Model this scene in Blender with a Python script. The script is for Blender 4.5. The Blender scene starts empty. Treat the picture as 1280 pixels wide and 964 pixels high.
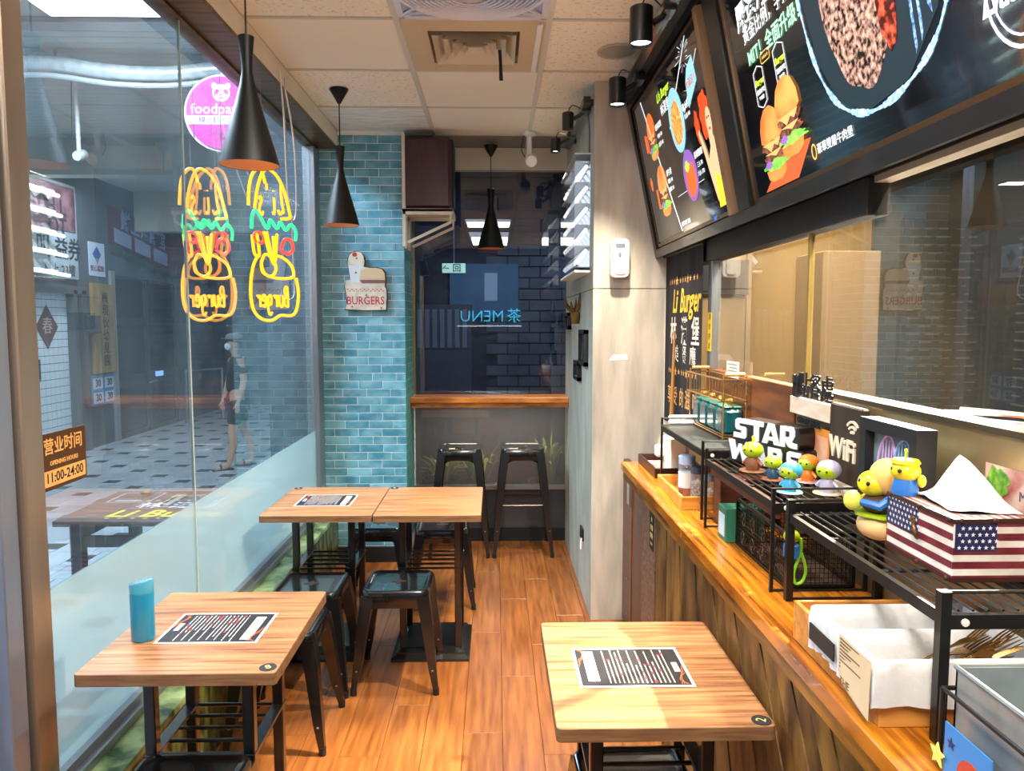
import bpy, bmesh, math, random
from mathutils import Vector, Matrix
random.seed(7)
SC = bpy.context.scene
COL = SC.collection
PI = math.pi
def R(a): return math.radians(a)

# ---------------------------------------------------------------- camera
cam_d = bpy.data.cameras.new('camera')
cam = bpy.data.objects.new('camera', cam_d); COL.objects.link(cam)
cam_d.sensor_fit = 'HORIZONTAL'; cam_d.sensor_width = 36.0
cam_d.lens = 945 / 1280 * 36.0
cam_d.clip_start = 0.02; cam_d.clip_end = 200
PITCH = math.atan(78 / 945); YAW = -math.atan(20.5 / 945)
cam.location = (0, 0, 1.556)
cam.rotation_euler = (PI / 2 - PITCH, 0, YAW)
SC.camera = cam

# ---------------------------------------------------------------- world, view
SC.view_settings.view_transform = 'Standard'
SC.view_settings.look = 'None'
SC.view_settings.exposure = 1.2
SC.view_settings.gamma = 1.0
W = bpy.data.worlds.new('daylight'); SC.world = W
W.use_nodes = True
bg = W.node_tree.nodes['Background']
bg.inputs['Color'].default_value = (0.55, 0.66, 0.80, 1)
bg.inputs['Strength'].default_value = 0.5

# ---------------------------------------------------------------- lights
def area(name, loc, rot, sx, sy, power, color, parent=None, spread=180):
    l = bpy.data.lights.new(name, 'AREA'); l.shape = 'RECTANGLE'; l.size = sx; l.size_y = sy
    l.energy = power; l.color = color; l.spread = R(spread)
    o = bpy.data.objects.new(name, l); COL.objects.link(o); o.location = loc; o.rotation_euler = rot
    if parent: o.parent = parent
    return o
def spot(name, loc, target, power, angle, color, blend=0.5, size=0.03):
    l = bpy.data.lights.new(name, 'SPOT'); l.energy = power; l.spot_size = R(angle); l.spot_blend = blend
    l.color = color; l.shadow_soft_size = size
    o = bpy.data.objects.new(name, l); COL.objects.link(o); o.location = loc
    o.rotation_euler = (Vector(target) - Vector(loc)).to_track_quat('-Z', 'Y').to_euler()
    return o
WARM = (1.0, 0.86, 0.66); NEUT = (1.0, 0.925, 0.81); COOL = (0.72, 0.86, 1.0)
# ceiling light panels of the room (their fittings are built further down)
area('dining_panel_light', (-0.08, 1.55, 2.72), (0, 0, 0), 0.5, 0.5, 12, NEUT)
area('entrance_panel_light', (-0.08, -0.3, 2.72), (0, 0, 0), 0.5, 1.1, 44, NEUT)
area('kitchen_panel_light', (1.25, 1.9, 2.555), (0, 0, 0), 0.06, 1.2, 45, NEUT)
spot('kitchen_spot_beam', (1.5, 2.6, 2.40), (0.25, 1.75, 0.7), 680, 56, (1.0, 0.93, 0.82), 0.3, 0.012)
area('kitchen_back_light', (1.5, 3.3, 2.56), (0, 0, 0), 0.3, 0.5, 9, WARM)
area('arcade_panel_light', (-2.52, 3.9, 3.50), (0, 0, 0), 0.7, 2.4, 190, COOL)
area('arcade_tube_light', (-4.9, 9.4, 3.35), (0, 0, 0), 0.3, 1.0, 32, (0.9, 0.95, 1.0))

# ---------------------------------------------------------------- materials
MATS = {}
def lin(c):
    if isinstance(c, str):
        c = c.lstrip('#'); c = [int(c[i:i + 2], 16) / 255 for i in (0, 2, 4)]
        c = [x / 12.92 if x <= 0.04045 else ((x + 0.055) / 1.055) ** 2.4 for x in c]
    return tuple(c[:3]) + (1.0,)
def mat(name, col, rough=0.5, metal=0.0, col2=None, scale=8.0, stretch=(1, 1, 1), detail=4.0, bump=0.0,
        bscale=None, emit=0.0, rand=0.0, spec=0.5, coat=0.0, ramp=(0.35, 0.65), rvar=0.0):
    if name in MATS: return MATS[name]
    m = bpy.data.materials.new(name); m.use_nodes = True
    nt = m.node_tree; N = nt.nodes; L = nt.links
    b = N['Principled BSDF']
    b.inputs['Base Color'].default_value = lin(col)
    b.inputs['Roughness'].default_value = rough; b.inputs['Metallic'].default_value = metal
    b.inputs['Specular IOR Level'].default_value = spec
    b.inputs['Coat Weight'].default_value = coat
    tc = N.new('ShaderNodeTexCoord'); mp = N.new('ShaderNodeMapping')
    mp.inputs['Scale'].default_value = stretch
    L.new(tc.outputs['Object'], mp.inputs['Vector'])
    vec = mp.outputs['Vector']
    oi = None
    if rand:
        oi = N.new('ShaderNodeObjectInfo')
        ad = N.new('ShaderNodeVectorMath'); ad.operation = 'ADD'
        ml = N.new('ShaderNodeMath'); ml.operation = 'MULTIPLY'; ml.inputs[1].default_value = 37.0
        L.new(oi.outputs['Random'], ml.inputs[0]); L.new(vec, ad.inputs[0]); L.new(ml.outputs[0], ad.inputs[1])
        vec = ad.outputs[0]
    csock = None
    if col2 is not None:
        nz = N.new('ShaderNodeTexNoise'); nz.inputs['Scale'].default_value = scale; nz.inputs['Detail'].default_value = detail
        L.new(vec, nz.inputs['Vector'])
        cr = N.new('ShaderNodeValToRGB')
        cr.color_ramp.elements[0].position = ramp[0]; cr.color_ramp.elements[0].color = lin(col)
        cr.color_ramp.elements[1].position = ramp[1]; cr.color_ramp.elements[1].color = lin(col2)
        L.new(nz.outputs['Fac'], cr.inputs['Fac']); csock = cr.outputs['Color']
    if rand:
        hs = N.new('ShaderNodeHueSaturation')
        if csock: L.new(csock, hs.inputs['Color'])
        else: hs.inputs['Color'].default_value = lin(col)
        mr = N.new('ShaderNodeMapRange'); mr.inputs['To Min'].default_value = 1 - rand; mr.inputs['To Max'].default_value = 1 + rand
        L.new(oi.outputs['Random'], mr.inputs['Value']); L.new(mr.outputs['Result'], hs.inputs['Value'])
        csock = hs.outputs['Color']
    if csock: L.new(csock, b.inputs['Base Color'])
    if rvar:
        n3 = N.new('ShaderNodeTexNoise'); n3.inputs['Scale'].default_value = 5; L.new(vec, n3.inputs['Vector'])
        m3 = N.new('ShaderNodeMapRange'); m3.inputs['To Min'].default_value = max(0, rough - rvar); m3.inputs['To Max'].default_value = rough + rvar
        L.new(n3.outputs['Fac'], m3.inputs['Value']); L.new(m3.outputs['Result'], b.inputs['Roughness'])
    if bump:
        n2 = N.new('ShaderNodeTexNoise'); n2.inputs['Scale'].default_value = bscale or scale; n2.inputs['Detail'].default_value = 5
        L.new(vec, n2.inputs['Vector'])
        bp = N.new('ShaderNodeBump'); bp.inputs['Strength'].default_value = bump; bp.inputs['Distance'].default_value = 0.004
        L.new(n2.outputs['Fac'], bp.inputs['Height']); L.new(bp.outputs['Normal'], b.inputs['Normal'])
    if emit:
        b.inputs['Emission Strength'].default_value = emit
        b.inputs['Emission Color'].default_value = lin(col)
        if csock: L.new(csock, b.inputs['Emission Color'])
    MATS[name] = m
    return m
def glass(name, ior=1.8, tint=(0.93, 0.97, 0.96), film=0.0, filmcol='#9fb8b8', dirt=0.0):
    """thin pane: clear body, fresnel mirror on the outer faces"""
    m = bpy.data.materials.new(name); m.use_nodes = True
    nt = m.node_tree; N = nt.nodes; L = nt.links
    for n in list(N):
        if n.type == 'BSDF_PRINCIPLED': N.remove(n)
    out = [n for n in N if n.type == 'OUTPUT_MATERIAL'][0]
    tr = N.new('ShaderNodeBsdfTransparent'); tr.inputs['Color'].default_value = lin(tint)
    gl = N.new('ShaderNodeBsdfGlossy'); gl.inputs['Roughness'].default_value = 0.0
    fr = N.new('ShaderNodeFresnel'); fr.inputs['IOR'].default_value = ior
    ge = N.new('ShaderNodeNewGeometry')
    inv = N.new('ShaderNodeMath'); inv.operation = 'SUBTRACT'; inv.inputs[0].default_value = 1.0
    L.new(ge.outputs['Backfacing'], inv.inputs[1])
    mu = N.new('ShaderNodeMath'); mu.operation = 'MULTIPLY'
    L.new(fr.outputs['Fac'], mu.inputs[0]); L.new(inv.outputs[0], mu.inputs[1])
    base = tr.outputs[0]
    if film or dirt:
        d = N.new('ShaderNodeBsdfDiffuse'); d.inputs['Color'].default_value = lin(filmcol)
        t = N.new('ShaderNodeBsdfTranslucent'); t.inputs['Color'].default_value = lin(filmcol)
        a = N.new('ShaderNodeMixShader'); a.inputs[0].default_value = 0.5
        L.new(d.outputs[0], a.inputs[1]); L.new(t.outputs[0], a.inputs[2])
        b = N.new('ShaderNodeMixShader')
        if dirt:
            tc = N.new('ShaderNodeTexCoord'); mp = N.new('ShaderNodeMapping'); mp.inputs['Scale'].default_value = (1, 1.4, 0.7)
            nz = N.new('ShaderNodeTexNoise'); nz.inputs['Scale'].default_value = 1.6; nz.inputs['Detail'].default_value = 8
            L.new(tc.outputs['Object'], mp.inputs[0]); L.new(mp.outputs[0], nz.inputs['Vector'])
            mr = N.new('ShaderNodeMapRange'); mr.inputs['From Min'].default_value = 0.35; mr.inputs['From Max'].default_value = 0.75
            mr.inputs['To Min'].default_value = 0.02; mr.inputs['To Max'].default_value = dirt
            L.new(nz.outputs['Fac'], mr.inputs['Value']); L.new(mr.outputs['Result'], b.inputs[0])
        else: b.inputs[0].default_value = film
        L.new(tr.outputs[0], b.inputs[1]); L.new(a.outputs[0], b.inputs[2])
        base = b.outputs[0]
    mx = N.new('ShaderNodeMixShader')
    L.new(mu.outputs[0], mx.inputs[0]); L.new(base, mx.inputs[1]); L.new(gl.outputs[0], mx.inputs[2])
    L.new(mx.outputs[0], out.inputs['Surface'])
    MATS[name] = m
    return m
def emis(name, col, s=1.0): return mat(name, col, rough=0.4, emit=s)

# ---------------------------------------------------------------- mesh helpers
BASE = {}
def inv_base(p):
    if p is None: return Matrix.Identity(4)
    l, rz = BASE.get(p.name, (Vector((0, 0, 0)), 0))
    return (Matrix.Translation(l) @ Matrix.Rotation(rz, 4, 'Z')).inverted()
class MB:
    def __init__(s, M=None): s.v = []; s.f = []; s.M = M or Matrix.Identity(4); s.sm = []
    def add(s, vs, fs, smooth=False):
        o = len(s.v); s.v += [s.M @ Vector(v) for v in vs]
        s.f += [tuple(i + o for i in f) for f in fs]; s.sm += [smooth] * len(fs); return s
    def box(s, a, b, bev=0.0, rz=0.0):
        (x0, y0, z0), (x1, y1, z1) = a, b
        if x0 > x1: x0, x1 = x1, x0
        if y0 > y1: y0, y1 = y1, y0
        if z0 > z1: z0, z1 = z1, z0
        c = Vector(((x0 + x1) / 2, (y0 + y1) / 2, (z0 + z1) / 2)); rm = Matrix.Rotation(rz, 3, 'Z')
        if bev <= 0:
            vs = [(x, y, z) for z in (z0, z1) for x, y in ((x0, y0), (x1, y0), (x1, y1), (x0, y1))]
            fs = [(3, 2, 1, 0), (4, 5, 6, 7), (0, 1, 5, 4), (1, 2, 6, 5), (2, 3, 7, 6), (3, 0, 4, 7)]
        else:
            e = min(bev, (x1 - x0) / 2.01, (y1 - y0) / 2.01, (z1 - z0) / 2.01)
            vs = []; fs = []
            bm = bmesh.new(); bmesh.ops.create_cube(bm, size=1)
            for v in bm.verts: v.co = Vector((c.x + v.co.x * (x1 - x0), c.y + v.co.y * (y1 - y0), c.z + v.co.z * (z1 - z0)))
            bmesh.ops.bevel(bm, geom=bm.edges[:], offset=e, segments=1, profile=0.5, affect='EDGES')
            bm.verts.index_update()
            vs = [tuple(v.co) for v in bm.verts]; fs = [tuple(v.index for v in f.verts) for f in bm.faces]; bm.free()
        if rz: vs = [tuple(c + rm @ (Vector(v) - c)) for v in vs]
        return s.add(vs, fs)
    def cbox(s, c, d, bev=0.0, rz=0.0):
        return s.box([c[i] - d[i] / 2 for i in range(3)], [c[i] + d[i] / 2 for i in range(3)], bev, rz)
    def tube(s, pts, r, seg=8, closed=False, caps=True):
        P = [Vector(p) for p in pts]; n = len(P); rr = r if isinstance(r, (list, tuple)) else [r] * n
        vs = []; fs = []; up = None
        for i in range(n):
            if closed: t = P[(i + 1) % n] - P[i - 1]
            else: t = P[min(i + 1, n - 1)] - P[max(i - 1, 0)]
            if t.length < 1e-9: t = Vector((0, 0, 1))
            t.normalize()
            if up is None: up = Vector((0, 0, 1)) if abs(t.z) < 0.9 else Vector((1, 0, 0))
            a = up - t * up.dot(t)
            if a.length < 1e-5: a = t.orthogonal()
            a.normalize(); b = t.cross(a); up = a
            for k in range(seg):
                w = 2 * PI * (k + 0.5) / seg
                vs.append(P[i] + a * math.cos(w) * rr[i] + b * math.sin(w) * rr[i])
        m = n if closed else n - 1
        for i in range(m):
            j = (i + 1) % n
            for k in range(seg):
                l = (k + 1) % seg; fs.append((i * seg + k, i * seg + l, j * seg + l, j * seg + k))
        if caps and not closed:
            fs.append(tuple(range(seg - 1, -1, -1))); fs.append(tuple((n - 1) * seg + k for k in range(seg)))
        return s.add(vs, fs, seg > 4)
    def lathe(s, prof, c=(0, 0, 0), seg=24, sx=1, sy=1, flat=False):
        vs = []; fs = []; n = len(prof)
        for r, z in prof:
            for k in range(seg):
                w = 2 * PI * k / seg; vs.append((c[0] + r * math.cos(w) * sx, c[1] + r * math.sin(w) * sy, c[2] + z))
        for i in range(n - 1):
            for k in range(seg):
                l = (k + 1) % seg; fs.append((i * seg + k, i * seg + l, (i + 1) * seg + l, (i + 1) * seg + k))
        if prof[0][0] > 1e-6: fs.append(tuple(range(seg - 1, -1, -1)))
        if prof[-1][0] > 1e-6: fs.append(tuple((n - 1) * seg + k for k in range(seg)))
        return s.add(vs, fs, not flat)
    def ell(s, c, r, seg=16, rings=10):
        prof = [(math.sin(PI * i / rings), -math.cos(PI * i / rings)) for i in range(rings + 1)]
        prof[0] = (0.001, -1); prof[-1] = (0.001, 1)
        vs = []; fs = []
        for a, z in prof:
            for k in range(seg):
                w = 2 * PI * k / seg; vs.append((c[0] + a * math.cos(w) * r[0], c[1] + a * math.sin(w) * r[1], c[2] + z * r[2]))
        for i in range(rings):
            for k in range(seg):
                l = (k + 1) % seg; fs.append((i * seg + k, i * seg + l, (i + 1) * seg + l, (i + 1) * seg + k))
        return s.add(vs, fs, True)
    def prism(s, poly, F, d):
        """poly in 2D; F maps (u, v, w) to 3D; extruded from w=0 to w=d"""
        n = len(poly); vs = [F(u, v, 0) for u, v in poly] + [F(u, v, d) for u, v in poly]
        fs = [tuple(range(n - 1, -1, -1)), tuple(range(n, 2 * n))] + [(i, (i + 1) % n, (i + 1) % n + n, i + n) for i in range(n)]
        return s.add(vs, fs)
    def quad(s, a, b, c, d): return s.add([a, b, c, d], [(0, 1, 2, 3)])
    def build(s, name, m, parent=None, world=True, smooth=None, fix=True):
        me = bpy.data.meshes.new(name)
        T = inv_base(parent) if (world and parent) else None
        vs = [tuple(T @ v) if T else tuple(v) for v in s.v]
        me.from_pydata(vs, [], s.f)
        if isinstance(m, (list, tuple)):
            for k in m: me.materials.append(k)
        else: me.materials.append(m)
        if fix:
            bm = bmesh.new(); bm.from_mesh(me); bmesh.ops.recalc_face_normals(bm, faces=bm.faces[:]); bm.to_mesh(me); bm.free()
        for p, q in zip(me.polygons, s.sm): p.use_smooth = q
        if any(s.sm):
            try: me.set_sharp_from_angle(angle=R(42))
            except Exception: pass
        me.update()
        o = bpy.data.objects.new(name, me); COL.objects.link(o)
        if parent: o.parent = parent; BASE[o.name] = BASE.get(parent.name, (Vector((0, 0, 0)), 0))
        return o
def tag(o, label=None, cat=None, group=None, kind=None):
    if label: o['label'] = label
    if cat: o['category'] = cat
    if group: o['group'] = group
    if kind: o['kind'] = kind
    return o
def thing(name, label=None, cat=None, loc=(0, 0, 0), rz=0.0, group=None, kind=None):
    o = bpy.data.objects.new(name, None); COL.objects.link(o); o.empty_display_size = 0.05
    o.location = loc; o.rotation_euler = (0, 0, rz); BASE[o.name] = (Vector(loc), rz)
    return tag(o, label, cat, group, kind)
def kids(o): return [c for c in bpy.data.objects if c.parent == o]
def copy_tree(o, loc=None, rz=None, label=None, parent=None):
    ch = kids(o); c = o.copy(); COL.objects.link(c)
    if parent: c.parent = parent
    if loc is not None: c.location = loc
    if rz is not None: c.rotation_euler = (0, 0, rz)
    if label: c['label'] = label
    for k in ch: copy_tree(k, parent=c)
    return c
def textverts(body, size, shear=0.0, depth=0.0, bold=0.0, align='CENTER', xs=1.0, spacing=1.0):
    cu = bpy.data.curves.new('t', 'FONT'); cu.body = body; cu.size = size; cu.align_x = align; cu.align_y = 'CENTER'
    cu.shear = shear; cu.extrude = depth / 2; cu.offset = bold; cu.resolution_u = 2; cu.space_character = spacing
    o = bpy.data.objects.new('t', cu); COL.objects.link(o)
    bpy.context.view_layer.update()
    me = bpy.data.meshes.new_from_object(o.evaluated_get(bpy.context.evaluated_depsgraph_get()))
    vs = [(v.co.x * xs, v.co.y, v.co.z + depth / 2) for v in me.vertices]; fs = [tuple(p.vertices) for p in me.polygons]
    bpy.data.objects.remove(o); bpy.data.curves.remove(cu); bpy.data.meshes.remove(me)
    return vs, fs
def text(mb, body, size, F, at=(0, 0), **kw):
    """adds lettering; F maps (u right, v up, w out of the surface) to 3D"""
    vs, fs = textverts(body, size, **kw)
    mb.add([F(at[0] + x, at[1] + y, z) for x, y, z in vs], fs); return mb
def star(cx, cy, r, q=0.4, n=5):
    return [(cx + math.sin(PI * i / n) * (r if i % 2 == 0 else r * q), cy + math.cos(PI * i / n) * (r if i % 2 == 0 else r * q)) for i in range(2 * n)]
def disc(cx, cy, rx, ry=None, n=20):
    ry = ry or rx
    return [(cx + rx * math.cos(2 * PI * i / n), cy + ry * math.sin(2 * PI * i / n)) for i in range(n)]
def rect(x0, y0, x1, y1): return [(x0, y0), (x1, y0), (x1, y1), (x0, y1)]
def rrect(x0, y0, x1, y1, r, n=4):
    P = []
    for cx, cy, a in ((x1 - r, y0 + r, -90), (x1 - r, y1 - r, 0), (x0 + r, y1 - r, 90), (x0 + r, y0 + r, 180)):
        for i in range(n + 1): w = R(a + 90 * i / n); P.append((cx + r * math.cos(w), cy + r * math.sin(w)))
    return P
def spline(P, k=6, closed=False):
    P = [Vector(p) for p in P]; n = len(P); out = []
    for i in range(n if closed else n - 1):
        g = lambda j: P[j % n] if closed else P[max(0, min(n - 1, j))]
        a, b, c, d = g(i - 1), g(i), g(i + 1), g(i + 2)
        for t in range(k):
            t /= k
            out.append(0.5 * ((2 * b) + (c - a) * t + (2 * a - 5 * b + 4 * c - d) * t * t + (3 * b - a - 3 * c + d) * t ** 3))
    if not closed: out.append(P[-1])
    return out
def poly_part(name, m, parent, polys, F, d=0.0006):
    mb = MB()
    for p in polys: mb.prism(p, F, d)
    return mb.build(name, m, parent)

# palette
BLACK = mat('black_steel', '#0c0d10', 0.28, 0.0, coat=0.5, spec=0.6)
MATBLK = mat('matt_black', '#15161a', 0.6)
LAMPBLK = mat('lamp_black', '#15140f', 0.45, 0.3)
GOLDIN = mat('amber_lamp_lining', '#ff8a0a', 0.4, 0.0)
WHITE = mat('white_plastic', '#e9e7e3', 0.4)
WOODTOP = mat('laminate_wood', '#714628', 0.32, 0, '#bf8759', 2.6, (1.3, 30, 3), 8, bump=0.08, bscale=30, rand=0.05, ramp=(0.30, 0.64))
WOODEDGE = mat('laminate_edge', '#6a4b32', 0.5, 0, '#8a6746', 4, (2, 8, 30), 4)
FLOORW = mat('floor_plank_wood', '#663616', 0.30, 0, '#a1632e', 2.4, (20, 1.3, 3), 8, bump=0.05, bscale=14, rand=0.10, ramp=(0.25, 0.75))
COUNTERW = mat('varnished_plank', '#6b2f06', 0.22, 0, '#d1811f', 2.6, (30, 1.4, 3), 7, bump=0.15, bscale=20, coat=0.5, rand=0.08, ramp=(0.3, 0.66))
PANELW = mat('stained_board', '#3c2610', 0.5, 0, '#87622c', 2.6, (5, 5, 1.6), 6, bump=0.3, bscale=22, rand=0.28)
BRICKM = mat('teal_brick_tile', '#4a90a8', 0.28, 0, '#86c2d4', 7, (1, 1, 1.5), 5, bump=0.35, bscale=26, rand=0.14)
GROUT = mat('grout', '#eef6f5', 0.8)
STEEL = mat('brushed_steel', '#a9a9ab', 0.28, 0.9, '#c9cbd0', 5, (1, 1, 0.1), 3, bump=0.05, bscale=60)
ALU = mat('aluminium', '#9fa3a8', 0.35, 0.8)
BRONZE = mat('bronze_anodised', '#8a6330', 0.35, 0.7, '#5c4222', 3, (1, 8, 1))
CEILT = mat('ceiling_tile_plain', '#efe5cf', 0.8)
CEILP = mat('ceiling_tile_speckled', '#d8cdb6', 0.85, 0, '#f3e9d3', 60, (1, 1, 1), 2, bump=0.4, bscale=90, ramp=(0.33, 0.42))
CEILW = mat('ceiling_tile_wavy', '#d6d9cf', 0.7, 0, '#efefe6', 14, (0.6, 3, 1), 1, bump=0.6, bscale=12)
TBAR = mat('ceiling_grid', '#cfcab8', 0.6)
WALLP = mat('grey_wall_board', '#a8a49c', 0.7, 0, '#c4beb4', 3, (6, 6, 1), 6, bump=0.1, bscale=40)
DARKW = mat('dark_wall', '#1d222b', 0.7)
CLEAR = glass('clear_glass', 2.9, (0.88, 0.93, 0.96), dirt=0.10, filmcol='#a8c0cc')
FILM = glass('frosted_film', 1.5, (0.8, 0.92, 0.95), film=0.70, filmcol='#c3d6d8')
KGLASS = glass('kitchen_glass', 2.1, (0.97, 0.95, 0.9), dirt=0.025, filmcol='#b0a080')
BGLASS = glass('back_glass', 2.0, (0.8, 0.85, 0.9))
ACRYL = glass('acrylic', 1.4, (0.95, 0.97, 1.0))
# ================================================================ SETTING
CZ = 2.75
fl = thing('floor', kind='structure')
MB().box((-1.35, -1.7, -0.12), (0.9, 5.36, -0.006)).build('subfloor', mat('subfloor', '#2a1808', 0.8), fl)
PW = 0.148; PL = 0.94; k = 0
x = -1.16; row = 0
plank = None
pm = MB().box((0.0006, 0.0006, -0.008), (PW - 0.0006, PL - 0.0006, 0.0), 0.0012)
while x < 0.88:
    y = 1.1 - [0.0, 0.52, 0.23, 0.74, 0.39][row % 5] * PL
    while y < 5.33:
        if plank is None:
            plank = pm.build('plank', FLOORW, fl); p = plank
        else:
            p = plank.copy(); COL.objects.link(p)
        p.location = (x, y, 0); y += PL
        if y > 5.34:
            p.scale = (1, (5.335 - (y - PL)) / PL, 1)
        if p.location.x + PW > 0.5 and p.location.y > 3.9:
            p.scale = (max(0.05, (0.497 - x) / PW), p.scale[1], 1)
            pass
    x += PW; row += 1
for p in [o for o in kids(fl) if o.scale[0] < 0.12]: bpy.data.objects.remove(p)
MB().box((-1.3, -1.65, -0.008), (0.88, 1.1 - 0.94, -0.001)).build('floor_behind', FLOORW, fl)

# ceiling: grid, tiles, fittings
ce = thing('ceiling', kind='structure')
MB().box((-1.2, -1.7, CZ + 0.03), (0.92, 5.4, CZ + 0.1)).build('slab', mat('slab', '#8f8a80', 0.9), ce)
GX = [-0.996, -0.39, 0.216, 0.822]; GY = [-1.83 + 0.615 * i for i in range(12)]   # ... 3.09, 3.705, 4.32, 4.935, 5.55
g = MB()
for gx in GX: g.box((gx - 0.012, -1.6, CZ - 0.004), (gx + 0.012, 5.33, CZ + 0.012))
for gy in GY[1:]:
    if gy < 5.33: g.box((-0.98, gy - 0.009, CZ - 0.003), (0.9, gy + 0.009, CZ + 0.012))
g.build('grid_bar', TBAR, ce)
kinds = {}
protos = {}
FAN = (1, 7); VENT = (1, 8); LEDS = [(1, 5), (1, 2), (1, 3)]
for i in range(4):
    for j in range(11):
        if (i, j) in (FAN, VENT) or (i, j) in LEDS: continue
        x0 = GX[i] + 0.010; x1 = (GX[i + 1] if i < 3 else 0.88) - 0.010; y0 = GY[j] + 0.007; y1 = min(GY[j + 1] - 0.007, 5.32)
        if y1 - y0 < 0.05 or x1 - x0 < 0.03: continue
        m = CEILT
        if i == 0 and j in (7, 9): m = CEILP
        if i == 0 and j == 10: m = CEILW
        if i in (2, 3): m = CEILP
        MB().box((x0, y0, CZ + 0.003), (x1, y1, CZ + 0.014), 0.002).build('ceiling_tile', m, ce)

# header box along the window and behind
MB().box((-1.20, -1.6, 2.657), (-0.985, 4.86, CZ + 0.02), 0.004).build('trim_1', mat('cream_header', '#e6dfca', 0.6, 0, '#f2ecdc', 4, (1, 1, 1)), None)['kind'] = 'structure'
MB().box((-0.62, 5.32, 2.61), (0.9, 5.40, CZ + 0.01), 0.003).build('trim_2', mat('cream_trim', '#dcd5c4', 0.6), None)['kind'] = 'structure'

# ---- left window wall
w1 = thing('window_1', kind='structure')
f = MB()
f.box((-1.19, 1.80, 2.642), (-0.988, 4.86, 2.657)).box((-1.15, 1.835, 2.632), (-1.11, 4.86, 2.642))
f.build('top_rail', BRONZE, w1)
f = MB()
f.box((-1.17, 1.80, 0.36), (-1.085, 4.86, 0.385)).box((-1.155, 1.80, 0.385), (-1.105, 4.86, 0.41))
f.build('bottom_rail', ALU, w1)
MB().box((-1.20, 1.79, 0.0), (-1.115, 1.872, 2.645), 0.004).build('post', mat('post_steel', '#94806a', 0.3, 0.75, '#b0a394', 4, (1, 1, 0.2)), w1)
MB().box((-1.175, 4.72, 0.0), (-1.10, 4.85, 2.63), 0.004).build('post', ALU, w1)
gx0, gx1 = -1.134, -1.126
for (a, b) in ((1.872, 2.812), (2.816, 4.72)):
    MB().box((gx0, a, 0.885), (gx1, b, 2.635)).build('pane', CLEAR, w1)
    MB().box((gx0, a, 0.40), (gx1, b, 0.884)).build('frosted_pane', FILM, w1)
MB().box((-1.135, 2.812, 0.40), (-1.124, 2.816, 2.635)).build('joint', mat('silicone', '#c8d8d4', 0.5), w1)
# green marble ledge
ld = thing('trim_3', kind='structure')
MARB = mat('green_marble', '#2f4a20', 0.25, 0, '#b5d092', 9, (1.0, 1.0, 1.0), 8, ramp=(0.38, 0.72))
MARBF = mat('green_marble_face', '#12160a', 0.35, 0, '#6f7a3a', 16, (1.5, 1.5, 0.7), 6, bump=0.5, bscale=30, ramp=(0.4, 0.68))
MB().box((-1.2, 1.75, 0.335), (-1.0, 4.85, 0.36), 0.002).build('ledge_slab', MARB, ld)
MB().box((-1.2, 1.75, -0.01), (-1.025, 4.85, 0.335)).build('ledge_face', MARBF, ld)
# door beside the window (open leaf, frosted)
d1 = thing('door_1', kind='structure')
d = MB(); d.box((-1.21, 1.72, 0.0), (-1.13, 1.782, 2.645), 0.003)
d.build('stile', mat('door_steel', '#a9b3c4', 0.28, 0.7, '#8d99ae', 3, (1, 1, 0.2)), d1)
d = MB(); d.box((-1.21, 0.75, 0.0), (-1.13, 0.81, 2.63)).box((-1.21, 0.81, 2.5), (-1.13, 1.72, 2.645)).box((-1.21, 0.81, 0.0), (-1.13, 1.72, 0.1))
d.build('frame', ALU, d1)
MB().box((-1.175, 0.81, 0.1), (-1.165, 1.72, 2.5)).build('leaf', glass('door_film', 1.5, (0.9, 0.95, 1.0), film=0.8, filmcol='#b9c8dc'), d1)
MB().box((-1.3, -1.6, 0.0), (-1.15, 0.75, 2.8)).build('wall_left', WALLP)['kind'] = 'structure'

# ---- back wall: glass above the bar shelf, frosted below
w2 = thing('window_2', kind='structure')
MB().box((-0.575, 5.332, 1.06), (0.497, 5.340, 2.61)).build('pane', BGLASS, w2)
MB().box((-0.575, 5.332, 0.405), (0.497, 5.340, 1.0)).build('lower_pane', glass('smoky_glass', 1.5, (0.75, 0.75, 0.75), film=0.45, filmcol='#6a6b70'), w2)
f = MB(); f.box((-0.575, 5.31, 1.06), (-0.562, 5.345, 2.61)); f.build('frame', mat('brass_strip', '#8a7148', 0.4, 0.6), w2)
f = MB(); f.box((-0.575, 5.30, 0.375), (0.497, 5.345, 0.405)); f.build('frame_rail', ALU, w2)
MB().box((-0.575, 5.33, 0.09), (0.497, 5.37, 0.375)).build('lower_panel', mat('slate_panel', '#3d4148', 0.35, 0.2, '#4d5158', 3), w2)
MB().box((-0.575, 5.31, 0.0), (0.497, 5.345, 0.09)).build('baseboard_back', MATBLK)['kind'] = 'structure'

# ---- brick pillar
bp = thing('wall_pillar', kind='structure')
MB().box((-1.128, 4.8662, 0.0), (-0.5785, 5.42, CZ + 0.02)).build('core', GROUT, bp)
ph = 0.0515; pwid = 0.153
bmq = MB().box((0.002, 0, 0.002), (pwid - 0.002, 0.010, ph - 0.003), 0.0015)
brick = None; r = 0; z = 0.105
while z < CZ - 0.03:
    xx = -0.578; first = True
    off = (0.5 if r % 2 else 1.0)
    jit = [0, 0.14, -0.1, 0.06][(r // 2) % 4]
    while xx > -1.125:
        wd = pwid * (off + (jit if off < 1 else jit * 0.3) if first else 1.0); first = False
        x0 = max(xx - wd, -1.128)
        if xx - x0 > 0.02:
            if brick is None: brick = bmq.build('brick', BRICKM, bp); b = brick
            else: b = brick.copy(); COL.objects.link(b)
            b.location = (x0, 4.863, z); b.scale = ((xx - x0) / pwid, 1, 1)
        xx -= wd
    z += ph; r += 1
sb = MB(); z = 0.105; r = 0
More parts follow.
